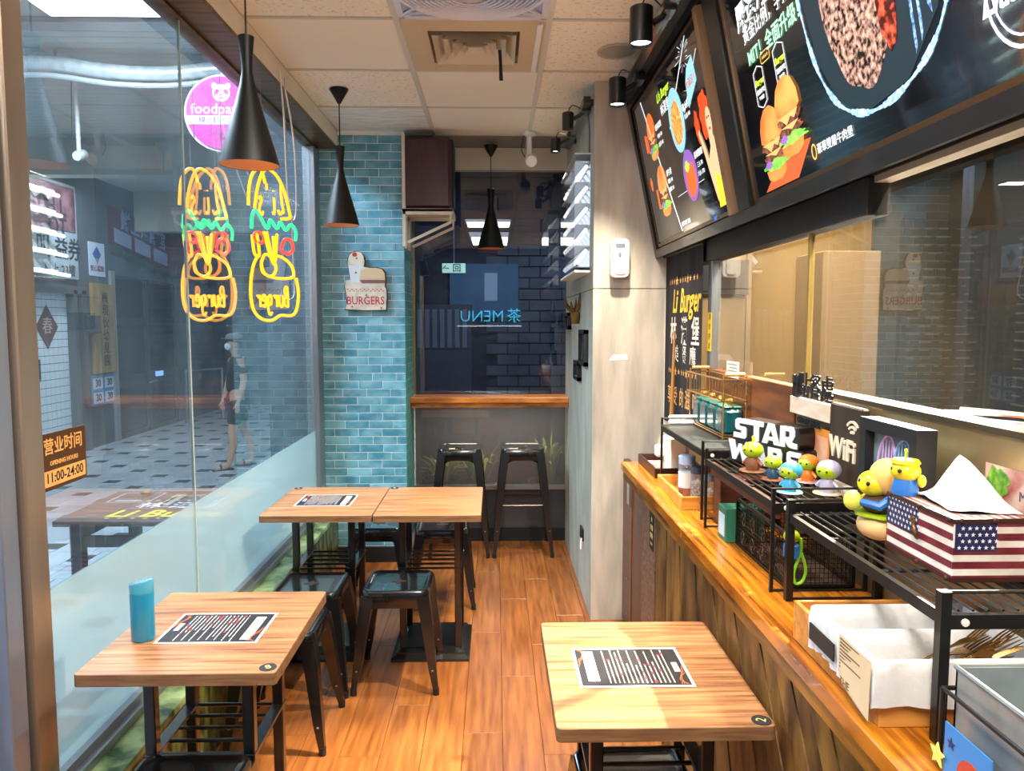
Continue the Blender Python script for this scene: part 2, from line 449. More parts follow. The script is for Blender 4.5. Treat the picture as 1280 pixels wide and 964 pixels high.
while z < CZ - 0.03:
    yy = 4.863; first = True
    while yy < 5.32:
        wd = pwid * (0.5 if (first and r % 2 == 0) else 1); first = False
        y1 = min(yy + wd, 5.325)
        if y1 - yy > 0.015: sb.box((-0.585, yy + 0.0015, z + 0.0015), (-0.575, y1 - 0.0015, z + ph - 0.0015), 0.0015)
        yy += wd
    z += ph; r += 1
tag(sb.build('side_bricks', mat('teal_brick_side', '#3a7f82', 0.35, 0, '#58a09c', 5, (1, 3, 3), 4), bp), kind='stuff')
MB().box((-1.13, 4.84, 0.0), (-0.57, 4.872, 0.1)).build('skirting', MATBLK, bp)

# ---- right column and wall with seams
wr = thing('wall_right', kind='structure')
MB().box((0.5, 3.86, 0.0), (0.97, 5.40, CZ + 0.02)).build('core', mat('joint_grey', '#5a5650', 0.8), wr)
SIDEW = mat('board_greenish', '#a3a597', 0.6, 0, '#bdbdb0', 2.5, (3, 3, 1), 5, bump=0.1, bscale=30)
MB().box((0.495, 3.852, 1.732), (0.505, 5.335, CZ), 0.001).build('wall_panel', SIDEW, wr)
MB().box((0.495, 3.852, 0.0), (0.505, 5.335, 1.728), 0.001).build('wall_panel', SIDEW, wr)
MB().box((0.497, 3.850, 1.732), (0.97, 3.862, CZ), 0.001).build('wall_panel', WALLP, wr)
MB().box((0.497, 3.850, 0.0), (0.97, 3.862, 1.728), 0.001).build('wall_panel', WALLP, wr)

# ---- kitchen partition: steel sill wall, glass, lintel
kp = thing('wall_kitchen', kind='structure')
KST = mat('kitchen_steel', '#97805c', 0.33, 0.7, '#b09a76', 3, (1, 1, 0.3), 4)
MB().box((0.89, -1.6, 0.0), (0.93, 2.205, 1.36)).build('steel_panel', KST, kp)
MB().box((0.885, -1.6, 1.36), (0.95, 2.205, 1.372)).build('steel_sill', mat('sill_bronze', '#4f4636', 0.45, 0.5), kp)
MB().box((0.885, 2.21, 0.0), (0.93, 3.15, 1.368), 0.002).build('wood_panel', mat('walnut_veneer', '#57301a', 0.4, 0, '#7d4a2a', 2, (1, 2, 14), 5), kp)
MB().box((0.90, 2.17, 1.372), (0.908, 3.13, 1.80)).build('pane', KGLASS, kp)
MB().box((0.90, 0.35, 1.372), (0.908, 2.165, 1.90)).build('pane', KGLASS, kp)
MB().box((0.897, 2.163, 1.372), (0.912, 2.172, 1.9)).build('joint', mat('brass_joint', '#b79a55', 0.35, 0.5), kp)
MB().box((0.885, 3.10, 1.368), (0.925, 3.15, 1.86), 0.002).build('frame', ALU, kp)
MB().box((0.875, 1.79, 1.81), (0.93, 3.86, 1.90), 0.002).build('lintel', MATBLK, kp)
MB().box((0.89, 0.35, 1.885), (0.93, 1.79, 1.90)).build('lintel_strip', mat('pale_strip', '#a89f8a', 0.5), kp)
MB().box((0.885, -1.6, 1.37), (0.93, 0.35, CZ)).build('end_panel', WALLP, kp)
MB().box((0.885, 0.35, 1.9), (0.93, 3.86, CZ + 0.02)).build('upper_panel', MATBLK, kp)

# ---- kitchen room beyond the glass
kr = thing('wall_kitchen_far', kind='structure')
GOLDW = mat('golden_steel', '#b08f5c', 0.35, 0.55, '#c9a972', 2, (1, 1, 0.2), 4)
for i, (a, b) in enumerate(((0.97, 1.30), (1.305, 1.62), (1.625, 1.95))):
    MB().box((a, 3.93, 0.0), (b, 3.97, 2.62)).build('steel_sheet', GOLDW, kr)
MB().box((0.93, 3.97, 0.0), (2.75, 4.02, 2.62)).build('backing', mat('kitchen_dark', '#2b2722', 0.7), kr)
KD = mat('kitchen_side', '#2a2520', 0.6, 0, '#231e1a', 2)
k2 = MB(); k2.box((2.6, -0.6, 0), (2.66, 4.0, 2.62)).box((0.93, -0.65, 0), (2.66, -0.6, 2.62)); k2.build('side_wall', KD, kr)
MB().box((0.93, -0.65, 2.62), (2.66, 4.0, 2.68)).build('kitchen_ceiling', mat('kitchen_ceil', '#4a463e', 0.8), kr)
MB().box((0.93, -0.65, -0.1), (2.66, 4.0, 0.0)).build('kitchen_floor', mat('kitchen_floor', '#3b2f26', 0.5), kr)

# ---- entrance wall behind the camera
wb = thing('wall_front', kind='structure')
q = MB(); q.box((-1.3, -1.72, 0), (0.95, -1.65, 2.8)); q.build('backing', mat('stone_dark', '#23272e', 0.8, 0, '#3a4048', 6, (1, 1, 3), 3), wb)
q = MB()
for r in range(22):
    for c in range(6):
        q.box((-1.28 + c * 0.37 + (r % 2) * 0.15 + 0.004, -1.652, 0.06 + r * 0.12 + 0.004), (-1.28 + c * 0.37 + (r % 2) * 0.15 + 0.366, -1.636 + random.random() * 0.012, 0.06 + r * 0.12 + 0.116))
tag(q.build('stone_cladding', mat('stone_block', '#2c333d', 0.75, 0, '#4c5662', 5, (1, 1, 2), 4, bump=0.4), wb), kind='stuff')

# ================================================================ STREET OUTSIDE
SZ = -0.15
sf = thing('floor_arcade', kind='structure')
MB().box((-8, -2, SZ - 0.2), (-1.2, 20, SZ - 0.007)).build('arcade_bed', mat('arcade_grout', '#3f464c', 0.9), sf)
TILE = mat('arcade_tile', '#a0aab2', 0.35, 0, '#b4bdc3', 3, (1, 1, 1), 4, rand=0.10)
TILD = mat('arcade_tile_dark', '#2b3138', 0.4, rand=0.15)
tm = MB().box((0.003, 0.003, -0.01), (0.297, 0.297, 0), 0.002); td = MB().box((0.003, 0.003, -0.01), (0.147, 0.147, 0), 0.002)
t1 = None; t2 = None; n1 = n2 = 0
rest = MB(); restd = MB()
for j in range(0, 46):
    yy = 3.2 + j * 0.3
    sh = (j * 0.15) % 0.9
    xx = -1.25 - sh
    c = 0
    xx = -1.22 + 0.375 * (j % 2)
    while xx > -6.0:
        dark = (c % 3 == 2)
        wd = 0.15 if dark else 0.3
        xx -= wd; c += 1
        if xx + wd > -1.22: continue
        if dark:
            if n2 < 290:
                if t2 is None: t2 = td.build('inset_tile', TILD, sf); t = t2
                else: t = t2.copy(); COL.objects.link(t)
                t.location = (xx, yy + 0.075, SZ); n2 += 1
                rest.box((xx + 0.003, yy + 0.003, SZ - 0.01), (xx + 0.147, yy + 0.072, SZ)); rest.box((xx + 0.003, yy + 0.228, SZ - 0.01), (xx + 0.147, yy + 0.297, SZ))
            else: restd.box((xx + 0.003, yy + 0.075, SZ - 0.01), (xx + 0.147, yy + 0.222, SZ))
        else:
            if n1 < 290 and yy < 12:
                if t1 is None: t1 = tm.build('paving_tile', TILE, sf); t = t1
                else: t = t1.copy(); COL.objects.link(t)
                t.location = (xx, yy, SZ); n1 += 1
            else: rest.box((xx + 0.003, yy + 0.003, SZ - 0.01), (xx + 0.297, yy + 0.297, SZ))
tag(rest.build('far_tiles', TILE, sf), kind='stuff'); tag(restd.build('far_dark_tiles', TILD, sf), kind='stuff')

# arcade ceiling with a skylight opening
ac = thing('ceiling_arcade', kind='structure')
ACM = mat('arcade_ceiling', '#a9b0b0', 0.8, 0, '#b9c0bf', 3)
AZ = 3.55
q = MB(); q.box((-8, -2, AZ + 0.02), (-4.1, 20, AZ + 0.12)).box((-4.1, 5.17, AZ + 0.02), (-1.2, 20, AZ + 0.12)).box((-4.1, -2, AZ + 0.02), (-1.2, 5.17, AZ + 0.12))
q.build('arcade_slab', ACM, ac)
s0 = None
for i in range(58):
    yy = 5.4 + i * 0.11
    if s0 is None: s0 = MB().box((-5.5, 0, AZ - 0.01), (-1.25, 0.1, AZ + 0.018), 0.004).build('ceiling_slat', mat('arcade_slat', '#b4bab8', 0.6, 0, '#c6ccca', 2, (0.5, 5, 1)), ac); s = s0
    else: s = s0.copy(); COL.objects.link(s)
    s.location = (0, yy, 0)
q = MB(); q.box((-5.5, 8.4, 3.15), (-1.25, 8.6, AZ)).box((-5.5, 11.8, 2.95), (-1.25, 12.0, AZ)); q.build('beam', mat('arcade_beam', '#c2c4b8', 0.7), ac)
q = MB(); q.box((-3.2, 5.22, AZ - 0.02), (-1.25, 5.36, AZ + 0.02)); q.build('skylight_bar', ALU, ac)
q = MB(); q.box((-6.2, -2, AZ), (-1.2, -1.9, -0.2)); q.build('arcade_end', DARKW, ac)
# white lagged duct slung under the slats
pts = [(-5.2 + i * 0.4, 5.75 + 0.05 * math.sin(i), 3.40 + 0.03 * math.sin(i * 1.7)) for i in range(11)]
dt = thing('ceiling_duct', 'white foil wrapped duct running under the arcade ceiling', 'duct', (0, 0, 0))
MB().tube(spline(pts, 3), 0.055, 10).build('duct', mat('foil_wrap', '#c9d2d4', 0.35, 0.3, '#e5ecec', 6, (4, 1, 1)), dt)
MB().tube([(p[0], p[1] - 0.02, p[2] - 0.09) for p in spline(pts, 3)], 0.02, 8).build('thin_pipe', mat('pipe_grey', '#b0b8ba', 0.5), dt)
h = MB()
for xk in (-4.6, -3.2, -1.9): h.tube([(xk, 5.75, 3.36), (xk, 5.75, AZ + 0.01)], 0.008, 6)
h.build('hanger', ALU, dt)

# far wall of the arcade at x = -5.5
fw = thing('wall_arcade', kind='structure')
AW = mat('arcade_wall_grey', '#4b545e', 0.7, 0, '#596470', 2)
q = MB()
q.box((-5.7, 6, SZ), (-5.5, 9.15, 3.9)).box((-5.7, 10.3, SZ), (-5.5, 11.05, 3.9)).box((-5.7, 9.15, 1.95), (-5.5, 10.3, 3.9)).box((-5.7, 11.05, 2.25), (-5.5, 16, 3.9))
q.box((-5.7, 13.2, SZ), (-5.5, 16, 3.9)).box((-7, 16, SZ), (-1.2, 16.2, 3.9))
q.build('wall_face', AW, fw)
MB().box((-5.8, 10.95, SZ), (-5.46, 11.06, 2.3)).build('pilaster', mat('pilaster', '#8b8e8e', 0.6), fw)
# tiled niche behind the open doorway
q = MB(); q.box((-5.60, 9.1, SZ), (-5.56, 10.3, 2.0)); q.build('niche_back', mat('niche_grout', '#46576a', 0.7), fw)
q = MB()
for i in range(10):
    for j in range(21): q.box((-5.562, 9.12 + i * 0.1 + 0.004, SZ + j * 0.1 + 0.004), (-5.55, 9.12 + i * 0.1 + 0.096, SZ + j * 0.1 + 0.096))
tag(q.build('white_wall_tiles', mat('white_wall_tile', '#dbe8ee', 0.25), fw), kind='stuff')
q = MB(); q.box((-5.62, 9.95, SZ), (-5.44, 10.02, 1.98)).box((-5.62, 10.14, SZ), (-5.44, 10.24, 1.98)).box((-5.62, 9.0, 1.93), (-5.44, 10.3, 2.03)); q.build('door_frame', mat('grey_frame', '#6c7276', 0.4, 0.5), fw)
# right-hand building end and partition behind the pillar
MB().box((-1.62, 5.42, SZ), (-1.15, 5.6, 3.7)).build('wall_alley', mat('alley_wall', '#1f232a', 0.8))['kind'] = 'structure'
q = MB(); q.box((-1.62, 5.6, SZ), (-1.5, 9.5, 3.7)); q.build('wall_alley_side', mat('alley_wall', '#1f232a', 0.8))['kind'] = 'structure'

# yard behind the back window
yd = thing('wall_yard', kind='structure')
q = MB(); q.box((-1.5, 8.4, SZ), (2.2, 8.5, 3.6)).box((1.6, 5.42, SZ), (1.7, 8.4, 3.6)).box((-1.5, 5.45, 3.3), (1.7, 8.5, 3.4)); q.build('yard_walls', mat('yard_wall', '#262c3a', 0.8, 0, '#343b50', 3), yd)
MB().box((-1.5, 5.42, SZ - 0.1), (1.7, 8.5, SZ)).build('yard_floor', mat('yard_floor', '#22252c', 0.7), yd)
q = MB()
for r in range(16):
    for c in range(7): q.box((-0.1 + c * 0.24 + (r % 2) * 0.12, 8.37, 0.5 + r * 0.12), (-0.1 + c * 0.24 + (r % 2) * 0.12 + 0.225, 8.395, 0.5 + r * 0.12 + 0.105))
tag(q.build('yard_stones', mat('yard_stone', '#4a5262', 0.7, 0, '#5c6478', 4, rand=0.0), yd), kind='stuff')
# ================================================================ TABLES
def table(x0, x1, y0, y1, label, name='cafe_table', disc_at=None, rod_z=0.42, mark='2', mark_rot=0):
    cx, cy = (x0 + x1) / 2, (y0 + y1) / 2; hx, hy = (x1 - x0) / 2, (y1 - y0) / 2
    t = thing(name, label, 'table', (cx, cy, 0), 0, 'wood topped cafe tables')
    top = MB()
    F = lambda u, v, w: (cx + u, cy + v, 0.68 + w)
    e = 0.0015; P0 = rrect(-hx, -hy, hx, hy, 0.012); n = len(P0)
    P1 = rrect(-hx + e, -hy + e, hx - e, hy - e, 0.011)
    vs = [F(u, v, 0) for u, v in P0] + [F(u, v, 0.030 - e) for u, v in P0] + [F(u, v, 0.030) for u, v in P1]
    fs = [tuple(range(n - 1, -1, -1))] + [(i, (i + 1) % n, (i + 1) % n + n, i + n) for i in range(n)] + [(i + n, (i + 1) % n + n, (i + 1) % n + 2 * n, i + 2 * n) for i in range(n)] + [tuple(range(2 * n, 3 * n))]
    top.add(vs, fs)
    o = top.build('tabletop', [WOODTOP, WOODEDGE], t)
    for p in o.data.polygons: p.material_index = 0 if p.normal.z > 0.9 else 1
    lx, ly = 0.128, 0.13
    for sx in (-1, 1):
        for sy in (-1, 1):
            MB().cbox((cx + sx * lx, cy + sy * ly, 0.36), (0.03, 0.03, 0.64), 0.003).build('leg', BLACK, t)
        MB().box((cx + sx * lx - 0.017, cy - ly - 0.02, rod_z - 0.004), (cx + sx * lx + 0.017, cy + ly + 0.02, rod_z + 0.006), 0.001).build('side_rail', BLACK, t)
        MB().box((cx + sx * lx - 0.02, cy - 0.2, 0.668), (cx + sx * lx + 0.02, cy + 0.2, 0.68), 0.001).build('top_bracket', BLACK, t)
    for k in range(5):
        y = cy - ly + 2 * ly * k / 4
        MB().tube([(cx - lx, y, rod_z), (cx + lx, y, rod_z)], 0.0055, 8).build('rod', BLACK, t)
    b = MB(); bx, by = 0.18, 0.20
    lev = [(1.0, 0), (1.0, 0.012), (0.88, 0.026), (0.88, 0.034), (0.70, 0.046), (0.70, 0.05)]
    vs = []; fs = []
    for s_, z in lev: vs += [(cx + a * bx * s_, cy + c * by * s_, z) for a, c in ((-1, -1), (1, -1), (1, 1), (-1, 1))]
    for i in range(5):
        for k in range(4): l = (k + 1) % 4; fs.append((i * 4 + k, i * 4 + l, i * 4 + 4 + l, i * 4 + 4 + k))
    fs += [(3, 2, 1, 0), (20, 21, 22, 23)]
    b.add(vs, fs).build('base_plate', BLACK, t)
    if disc_at:
        dx, dy = disc_at
        dd = MB().lathe([(0.021, 0.0), (0.021, 0.0012), (0.0, 0.0012)], (dx, dy, 0.7101), 24).build('number_disc', MATBLK, t)
        m = MB(); a = mark_rot
        text(m, mark, 0.03, lambda u, v, w: (dx + u * math.cos(a) - v * math.sin(a), dy + u * math.sin(a) + v * math.cos(a), 0.7116 + w), depth=0.0003)
        m.build('number_print', mat('number_gold', '#e9d27a', 0.4), dd)
    return t
table(-1.022, -0.535, 1.78, 2.343, 'wood topped cafe table by the window carrying a blue flask', disc_at=(-0.562, 1.812), mark='8', mark_rot=0.6)
table(0.126, 0.591, 1.513, 2.078, 'wood topped cafe table pushed against the counter front', disc_at=(0.566, 1.538), rod_z=0.50, mark='2', mark_rot=1.2)
table(-1.045, -0.548, 3.288, 3.872, 'wood topped table with a menu near the brick pillar', disc_at=(-1.012, 3.848), mark='6')
table(-0.544, -0.066, 3.282, 3.864, 'bare wood topped table joined to the one holding a menu', disc_at=(-0.520, 3.842), mark='5')

def menu(cx, cy, w, h, rz, label):
    t = thing('menu_sheet', label, 'menu', (cx, cy, 0.7106), rz, 'laminated menus on the tables')
    F = lambda z0: (lambda u, v, wv: (u, v, z0 + wv))
    a = MB().prism(rect(-w / 2, -h / 2, w / 2, h / 2), F(0), 0.0006).build('paper', mat('menu_white', '#f1ece6', 0.3), t, world=False)
    b = MB().prism(rect(-w / 2 + 0.007, -h / 2 + 0.008, w / 2 - 0.007, h / 2 - 0.008), F(0.0006), 0.0002).build('dark_print', mat('menu_dark', '#28272b', 0.3), t, world=False)
    r = random.Random(int(cx * 100)); m = MB(); rd = MB(); og = MB()
    rows = 15; x = -w / 2 + 0.045
    for k in range(rows):
        xx = x + k * (w - 0.11) / rows; y = h / 2 - 0.02; seg = 0
        end = -h / 2 + 0.02 + r.random() * 0.09 * (k % 2)
        while y > end:
            ln = 0.004 + r.random() * 0.010
            mb = rd if (r.random() < 0.10) else m
            wd = 0.0030 if mb is m else 0.006
            mb.prism(rect(xx - wd / 2, y - ln, xx + wd / 2, y), F(0.0008), 0.0002); y -= ln + 0.0025
    m.prism(rrect(w / 2 - 0.052, -h / 2 + 0.02, w / 2 - 0.024, h / 2 - 0.03, 0.003), F(0.0008), 0.0002)
    m.prism(rrect(-w / 2 + 0.018, -0.02, -w / 2 + 0.032, 0.03, 0.002), F(0.0008), 0.0002)
    for sx in (-1, 1):
        for j in range(4):
            P = [(sx * (w / 2 - 0.012 - 0.006 * j), sx * (-h / 2 + 0.012), 0.001), (sx * (w / 2 - 0.03 + 0.004 * j), sx * (-h / 2 + 0.035 + 0.01 * j), 0.001), (sx * (w / 2 - 0.01), sx * (-h / 2 + 0.07 + 0.012 * j), 0.001)]
            og.tube(spline(P, 5), 0.0009, 4)
    m.build('menu_lettering', mat('menu_letter', '#ded6cd', 0.4), t, world=False)
    rd.build('red_print', mat('menu_red', '#b5404a', 0.4), t, world=False)
    og.build('orange_swirl', mat('menu_orange', '#d5713a', 0.4), t, world=False)
    return t
menu(-0.772, 2.060, 0.272, 0.208, 0.0, 'laminated menu lying beside the blue flask')
menu(0.331, 1.796, 0.272, 0.212, PI, 'laminated menu on the table against the counter')
menu(-0.808, 3.578, 0.262, 0.228, 0.0, 'laminated menu on the far table near the brick pillar')

# blue flask
t = thing('flask', 'blue oval flask standing on the near window table', 'flask', (-0.945, 1.985, 0.71))
BL = mat('flask_blue', '#1a86ad', 0.33, coat=0.4); BL2 = mat('flask_cap_blue', '#49b0d2', 0.35)
MB().lathe([(0.0, 0), (0.029, 0.001), (0.031, 0.006), (0.031, 0.128), (0.030, 0.131)], (-0.945, 1.985, 0.71), 32, 1, 0.8).build('body', BL, t)
c = MB().lathe([(0.0298, 0.131), (0.031, 0.133), (0.031, 0.160)], (-0.945, 1.985, 0.71), 32, 1, 0.8)
vs = [v for v in c.v]
for i, v in enumerate(c.v):
    if v.z > 0.865: v.z += (v.x + 0.945) * 0.22
c.v = vs; c.build('cap', BL2, t)
c = MB().lathe([(0.031, 0.160), (0.0305, 0.1618), (0.027, 0.1626), (0.0, 0.1626)], (-0.945, 1.985, 0.71), 32, 1, 0.8)
for v in c.v: v.z += (v.x + 0.945) * 0.22
c.build('lid_plate', mat('flask_lid', '#8ec9dc', 0.15, 0.6), t)

# ================================================================ STOOLS
SEATM = mat('stool_seat', '#0a0b0e', 0.22, coat=0.6, spec=0.6)
def stool(name, H, s, foot, label, group, bar=False):
    t = thing(name, label, 'stool', (0, 0, 0), 0, group)
    h = s / 2
    def ring(a, r, z): return [(u, v, z) for u, v in rrect(-a, -a, a, a, r, 5)]
    L = [ring(h - 0.006, 0.03, H - 0.050), ring(h, 0.035, H - 0.046), ring(h, 0.035, H - 0.010), ring(h - 0.006, 0.032, H - 0.001), ring(h - 0.014, 0.028, H), ring(h - 0.022, 0.024, H - 0.004), ring(h - 0.03, 0.02, H - 0.006)]
    n = len(L[0]); vs = sum(L, []); fs = []
    for i in range(len(L) - 1):
        for k in range(n): l = (k + 1) % n; fs.append((i * n + k, i * n + l, i * n + n + l, i * n + n + k))
    fs.append(tuple((len(L) - 1) * n + k for k in range(n)))
    MB().add(vs, fs, True).build('seat', SEATM, t, world=False)
    q = MB(); q.prism(rrect(-0.032, -0.011, 0.032, 0.011, 0.009), lambda u, v, w: (u, v, H - 0.0058 + w), 0.0006)
    q.prism(rrect(-0.010, -0.03, 0.010, 0.03, 0.009), lambda u, v, w: (u, v, H - 0.0056 + w), 0.0006)
    q.build('handle_slot', mat('slot_dark', '#1c130c', 0.7), t, world=False)
    fh = foot / 2
    for sx in (-1, 1):
        for sy in (-1, 1):
            a = h - 0.026; zt = H - 0.03
            P = [(sx * a, sy * a, zt), (sx * (a + (fh - a) * 0.30), sy * (a + (fh - a) * 0.30), zt * 0.74), (sx * (a + (fh - a) * 0.72), sy * (a + (fh - a) * 0.72), zt * 0.28), (sx * fh, sy * fh, 0.018)]
            q = MB().tube(P, [0.037, 0.034, 0.024, 0.015], 4)
            lg = q.build('leg', BLACK, t, world=False)
            MB().tube([(sx * fh, sy * fh, 0.0), (sx * fh, sy * fh, 0.03)], 0.0135, 8).build('rubber_foot', MATBLK, lg, world=False)
            MB().lathe([(0.004, -0.002), (0.004, 0.002)], (sx * (a + (fh - a) * 0.75), sy * (a + (fh - a) * 0.75) - 0.022, zt * 0.26), 8).build('rivet', ALU, lg, world=False)
    q = MB(); z = H - 0.062; a = h - 0.03
    for sx in (-1, 1):
        q.box((sx * (h - 0.012), -a, z - 0.016), (sx * (h - 0.009), a, H - 0.045)); q.box((-a, sx * (h - 0.012), z - 0.016), (a, sx * (h - 0.009), H - 0.045))
    q.build('apron', BLACK, t, world=False)
    q = MB(); zb = H * (0.78 if not bar else 0.86); k = a + (fh - a) * (1 - zb / H)
    q.tube([(-k, -k, zb), (0, 0, zb + 0.03), (k, k, zb)], 0.006, 6); q.tube([(-k, k, zb), (0, 0, zb + 0.03), (k, -k, zb)], 0.006, 6)
    q.build('brace', BLACK, t, world=False)
    if bar:
        for (z, sd) in ((0.34, -1), (0.34, 1), (0.40, 0)):
            k = a + (fh - a) * (1 - z / H)
            if sd: MB().tube([(-k, sd * k, z), (k, sd * k, z)], 0.009, 8).build('footrest', BLACK, t, world=False)
            else:
                for s2 in (-1, 1): MB().tube([(s2 * k, -k, z), (s2 * k, k, z)], 0.009, 8).build('footrest', BLACK, t, world=False)
    return t
st = stool('metal_stool', 0.435, 0.285, 0.345, 'black metal stool standing free in front of the bare table', 'low black stools')
st.location = (-0.425, 3.24, 0)
for (x, y, rz, lab) in ((-0.80, 3.22, 0.0, 'black metal stool between the two rows of window tables, nearest the marble ledge'),
                        (-0.80, 2.80, 0.0, 'black metal stool tucked behind the flask table, its side edge showing'),
                        (-0.775, 1.768, 0.0, 'black metal stool at the bottom edge, under the flask table front'),
                        (-0.66, 4.22, 0.0, 'black metal stool behind the menu table before the brick pillar'),
                        (-0.30, 4.18, 0.03, 'black metal stool tucked behind the bare table, right of the pillar stool'),
                        (0.345, 1.78, 0.04, 'black metal stool tucked under the counter side table')):
    copy_tree(st, (x, y, 0), rz, lab)
bs = stool('bar_stool', 0.72, 0.285, 0.385, 'tall black bar stool next to the right column', 'tall black bar stools', True)
bs.location = (0.182, 5.11, 0)
copy_tree(bs, (-0.245, 5.11, 0), 0.0, 'tall black bar stool beside the brick pillar')

# bar shelf under the back window
t = thing('bar_shelf', 'thick varnished wooden bar shelf below the back window', 'shelf', (-0.03, 5.2, 1.03))
MB().box((-0.574, 5.07, 1.018), (0.494, 5.331, 1.055), 0.004).build('board', mat('bar_wood', '#8f4f17', 0.3, 0, '#d98a3c', 3, (2, 22, 6), 6, bump=0.2, bscale=20, coat=0.3), t)
q = MB(); q.box((-0.574, 5.10, 0.985), (0.494, 5.12, 1.018)); q.build('apron_board', mat('bar_wood', '#8f4f17'), t)

# ================================================================ COUNTER
t = thing('counter', 'long varnished wooden counter with diagonal stained boards along its front', 'counter', (0.7, 2.0, 0))
for i, (a, b) in enumerate(((0.576, 0.680), (0.681, 0.785), (0.786, 0.886))):
    MB().box((a, 0.35, 0.885), (b, 3.43, 0.92), 0.003).build('worktop_plank', COUNTERW, t)
MB().box((0.585, 0.35, 0.845), (0.61, 3.42, 0.887), 0.003).build('front_edge', mat('edge_board', '#3d2708', 0.4, 0, '#a06a20', 3, (6, 1.2, 6), 6, bump=0.3, bscale=18), t)
MB().box((0.63, 0.35, 0.0), (0.885, 3.12, 0.885)).build('carcass', MATBLK, t)
# front boards: fan out diagonally
y = 2.86; k = 0
def front_board(ya, yb, yc, yd):
    """top edge ya..yb, bottom edge yc..yd (y falls towards the camera)"""
    F = lambda u, v, w: (0.632 - w, u, v)
    MB().prism([(ya, 0.846), (yb, 0.846), (yd, 0.002), (yc, 0.002)], F, 0.012 + 0.003 * (k % 2)).build('front_board', PANELW, t)
while y > 0.5:
    lean = max(0.0, min(0.62, (2.62 - y) * 0.75)) if y < 2.62 else 0.0
    nxt = y - 0.094; lean2 = max(0.0, min(0.62, (2.62 - nxt) * 0.75)) if nxt < 2.62 else 0.0
    front_board(y - 0.001, nxt + 0.001, y - lean - 0.001, nxt - lean2 + 0.001)
    y = nxt; k += 1
hb = MB().box((0.618, 2.864, 0.0), (0.632, 3.12, 0.848)).build('herringbone_panel', mat('herringbone', '#5b4031', 0.45, 0, '#8a6a56', 5, (1, 14, 14), 3), t)
m = MB().box((0.6165, 2.885, 0.66), (0.6182, 2.965, 0.81)); m.build('notice_sticker', MATBLK, t)
F = lambda u, v, w: (0.6164 - w, 2.925 - u, 0.735 + v)
m = MB(); m.prism(rrect(-0.033, -0.068, 0.033, 0.068, 0.004), F, 0.0001)
m = MB()
for ln, vv, sz in (('★', 0.045, 0.03), ('用餐', 0.012, 0.026), ('愉快', -0.02, 0.026), ('★★★', -0.052, 0.014)): text(m, ln, sz, F, (0, vv), depth=0.0003)
m.build('notice_lettering', mat('sticker_gold', '#e8d37e', 0.5), t)

# swing door by the kitchen entrance
t = thing('swing_door', 'dark red brown kitchen swing door beside the grey column', 'door', (0.66, 3.6, 0))
MAH = mat('mahogany', '#3f170c', 0.35, 0, '#5f2a18', 3, (1, 1, 14), 5)
MB().box((0.66, 3.60, 0.02), (0.69, 3.845, 0.86), 0.002).build('leaf', MAH, t)
MB().box((0.66, 3.15, 0.02), (0.69, 3.585, 0.86), 0.002).build('leaf', MAH, t)
MB().box((0.655, 3.585, 0.02), (0.665, 3.60, 0.86)).build('edge_strip', mat('copper_strip', '#9a6a45', 0.35, 0.5), t)
q = MB().box((0.654, 3.64, 0.66), (0.66, 3.70, 0.82)).tube([(0.652, 3.60, 0.66), (0.652, 3.60, 0.84)], 0.007, 8)
q.build('hinge', STEEL, t)
for z in (0.28, 0.10): MB().lathe([(0.006, -0.002), (0.006, 0.002)], (0.656, 3.68, z), 8).build('screw', ALU, t)
# ================================================================ LAMPS
def pendant(x, y, label, zb=2.062):
    t = thing('pendant_lamp', label, 'lamp', (x, y, CZ), 0, 'black cone pendant lamps')
    MB().lathe([(0.002, -0.075), (0.008, -0.072), (0.048, -0.004), (0.048, 0.0)], (x, y, CZ), 24).build('canopy', LAMPBLK, t)
    MB().tube([(x, y, CZ - 0.07), (x, y, zb + 0.40)], 0.003, 6).build('cord', LAMPBLK, t)
    prof = [(0.093, 0.0), (0.082, 0.045), (0.060, 0.12), (0.040, 0.19), (0.024, 0.25), (0.0175, 0.285), (0.0165, 0.30), (0.018, 0.33), (0.0215, 0.37), (0.025, 0.40), (0.022, 0.402), (0.004, 0.402)]
    sh = MB().lathe(prof, (x, y, zb), 40)
    sh.f = [f for f in sh.f if len(f) == 4 or f[0] > 50]; sh.sm = [True] * len(sh.f)
    sh.build('shade', LAMPBLK, t, fix=False)
    MB().lathe([(0.0925, 0.001), (0.080, 0.045), (0.058, 0.12), (0.0375, 0.19), (0.0, 0.23)], (x, y, zb), 40).build('amber_lining', GOLDIN, t, fix=False)
    bulb = MB().ell((x, y, zb + 0.10), (0.026, 0.026, 0.034), 16, 10).build('bulb', emis('bulb_glow', '#ffb454', 35.0), t)
    return t
pendant(-0.79, 2.5, 'black cone pendant lamp hanging nearest, over the window tables')
pendant(-0.80, 4.0, 'black cone pendant lamp in front of the brick pillar')
pendant(-0.03, 5.22, 'black cone pendant lamp before the back window')

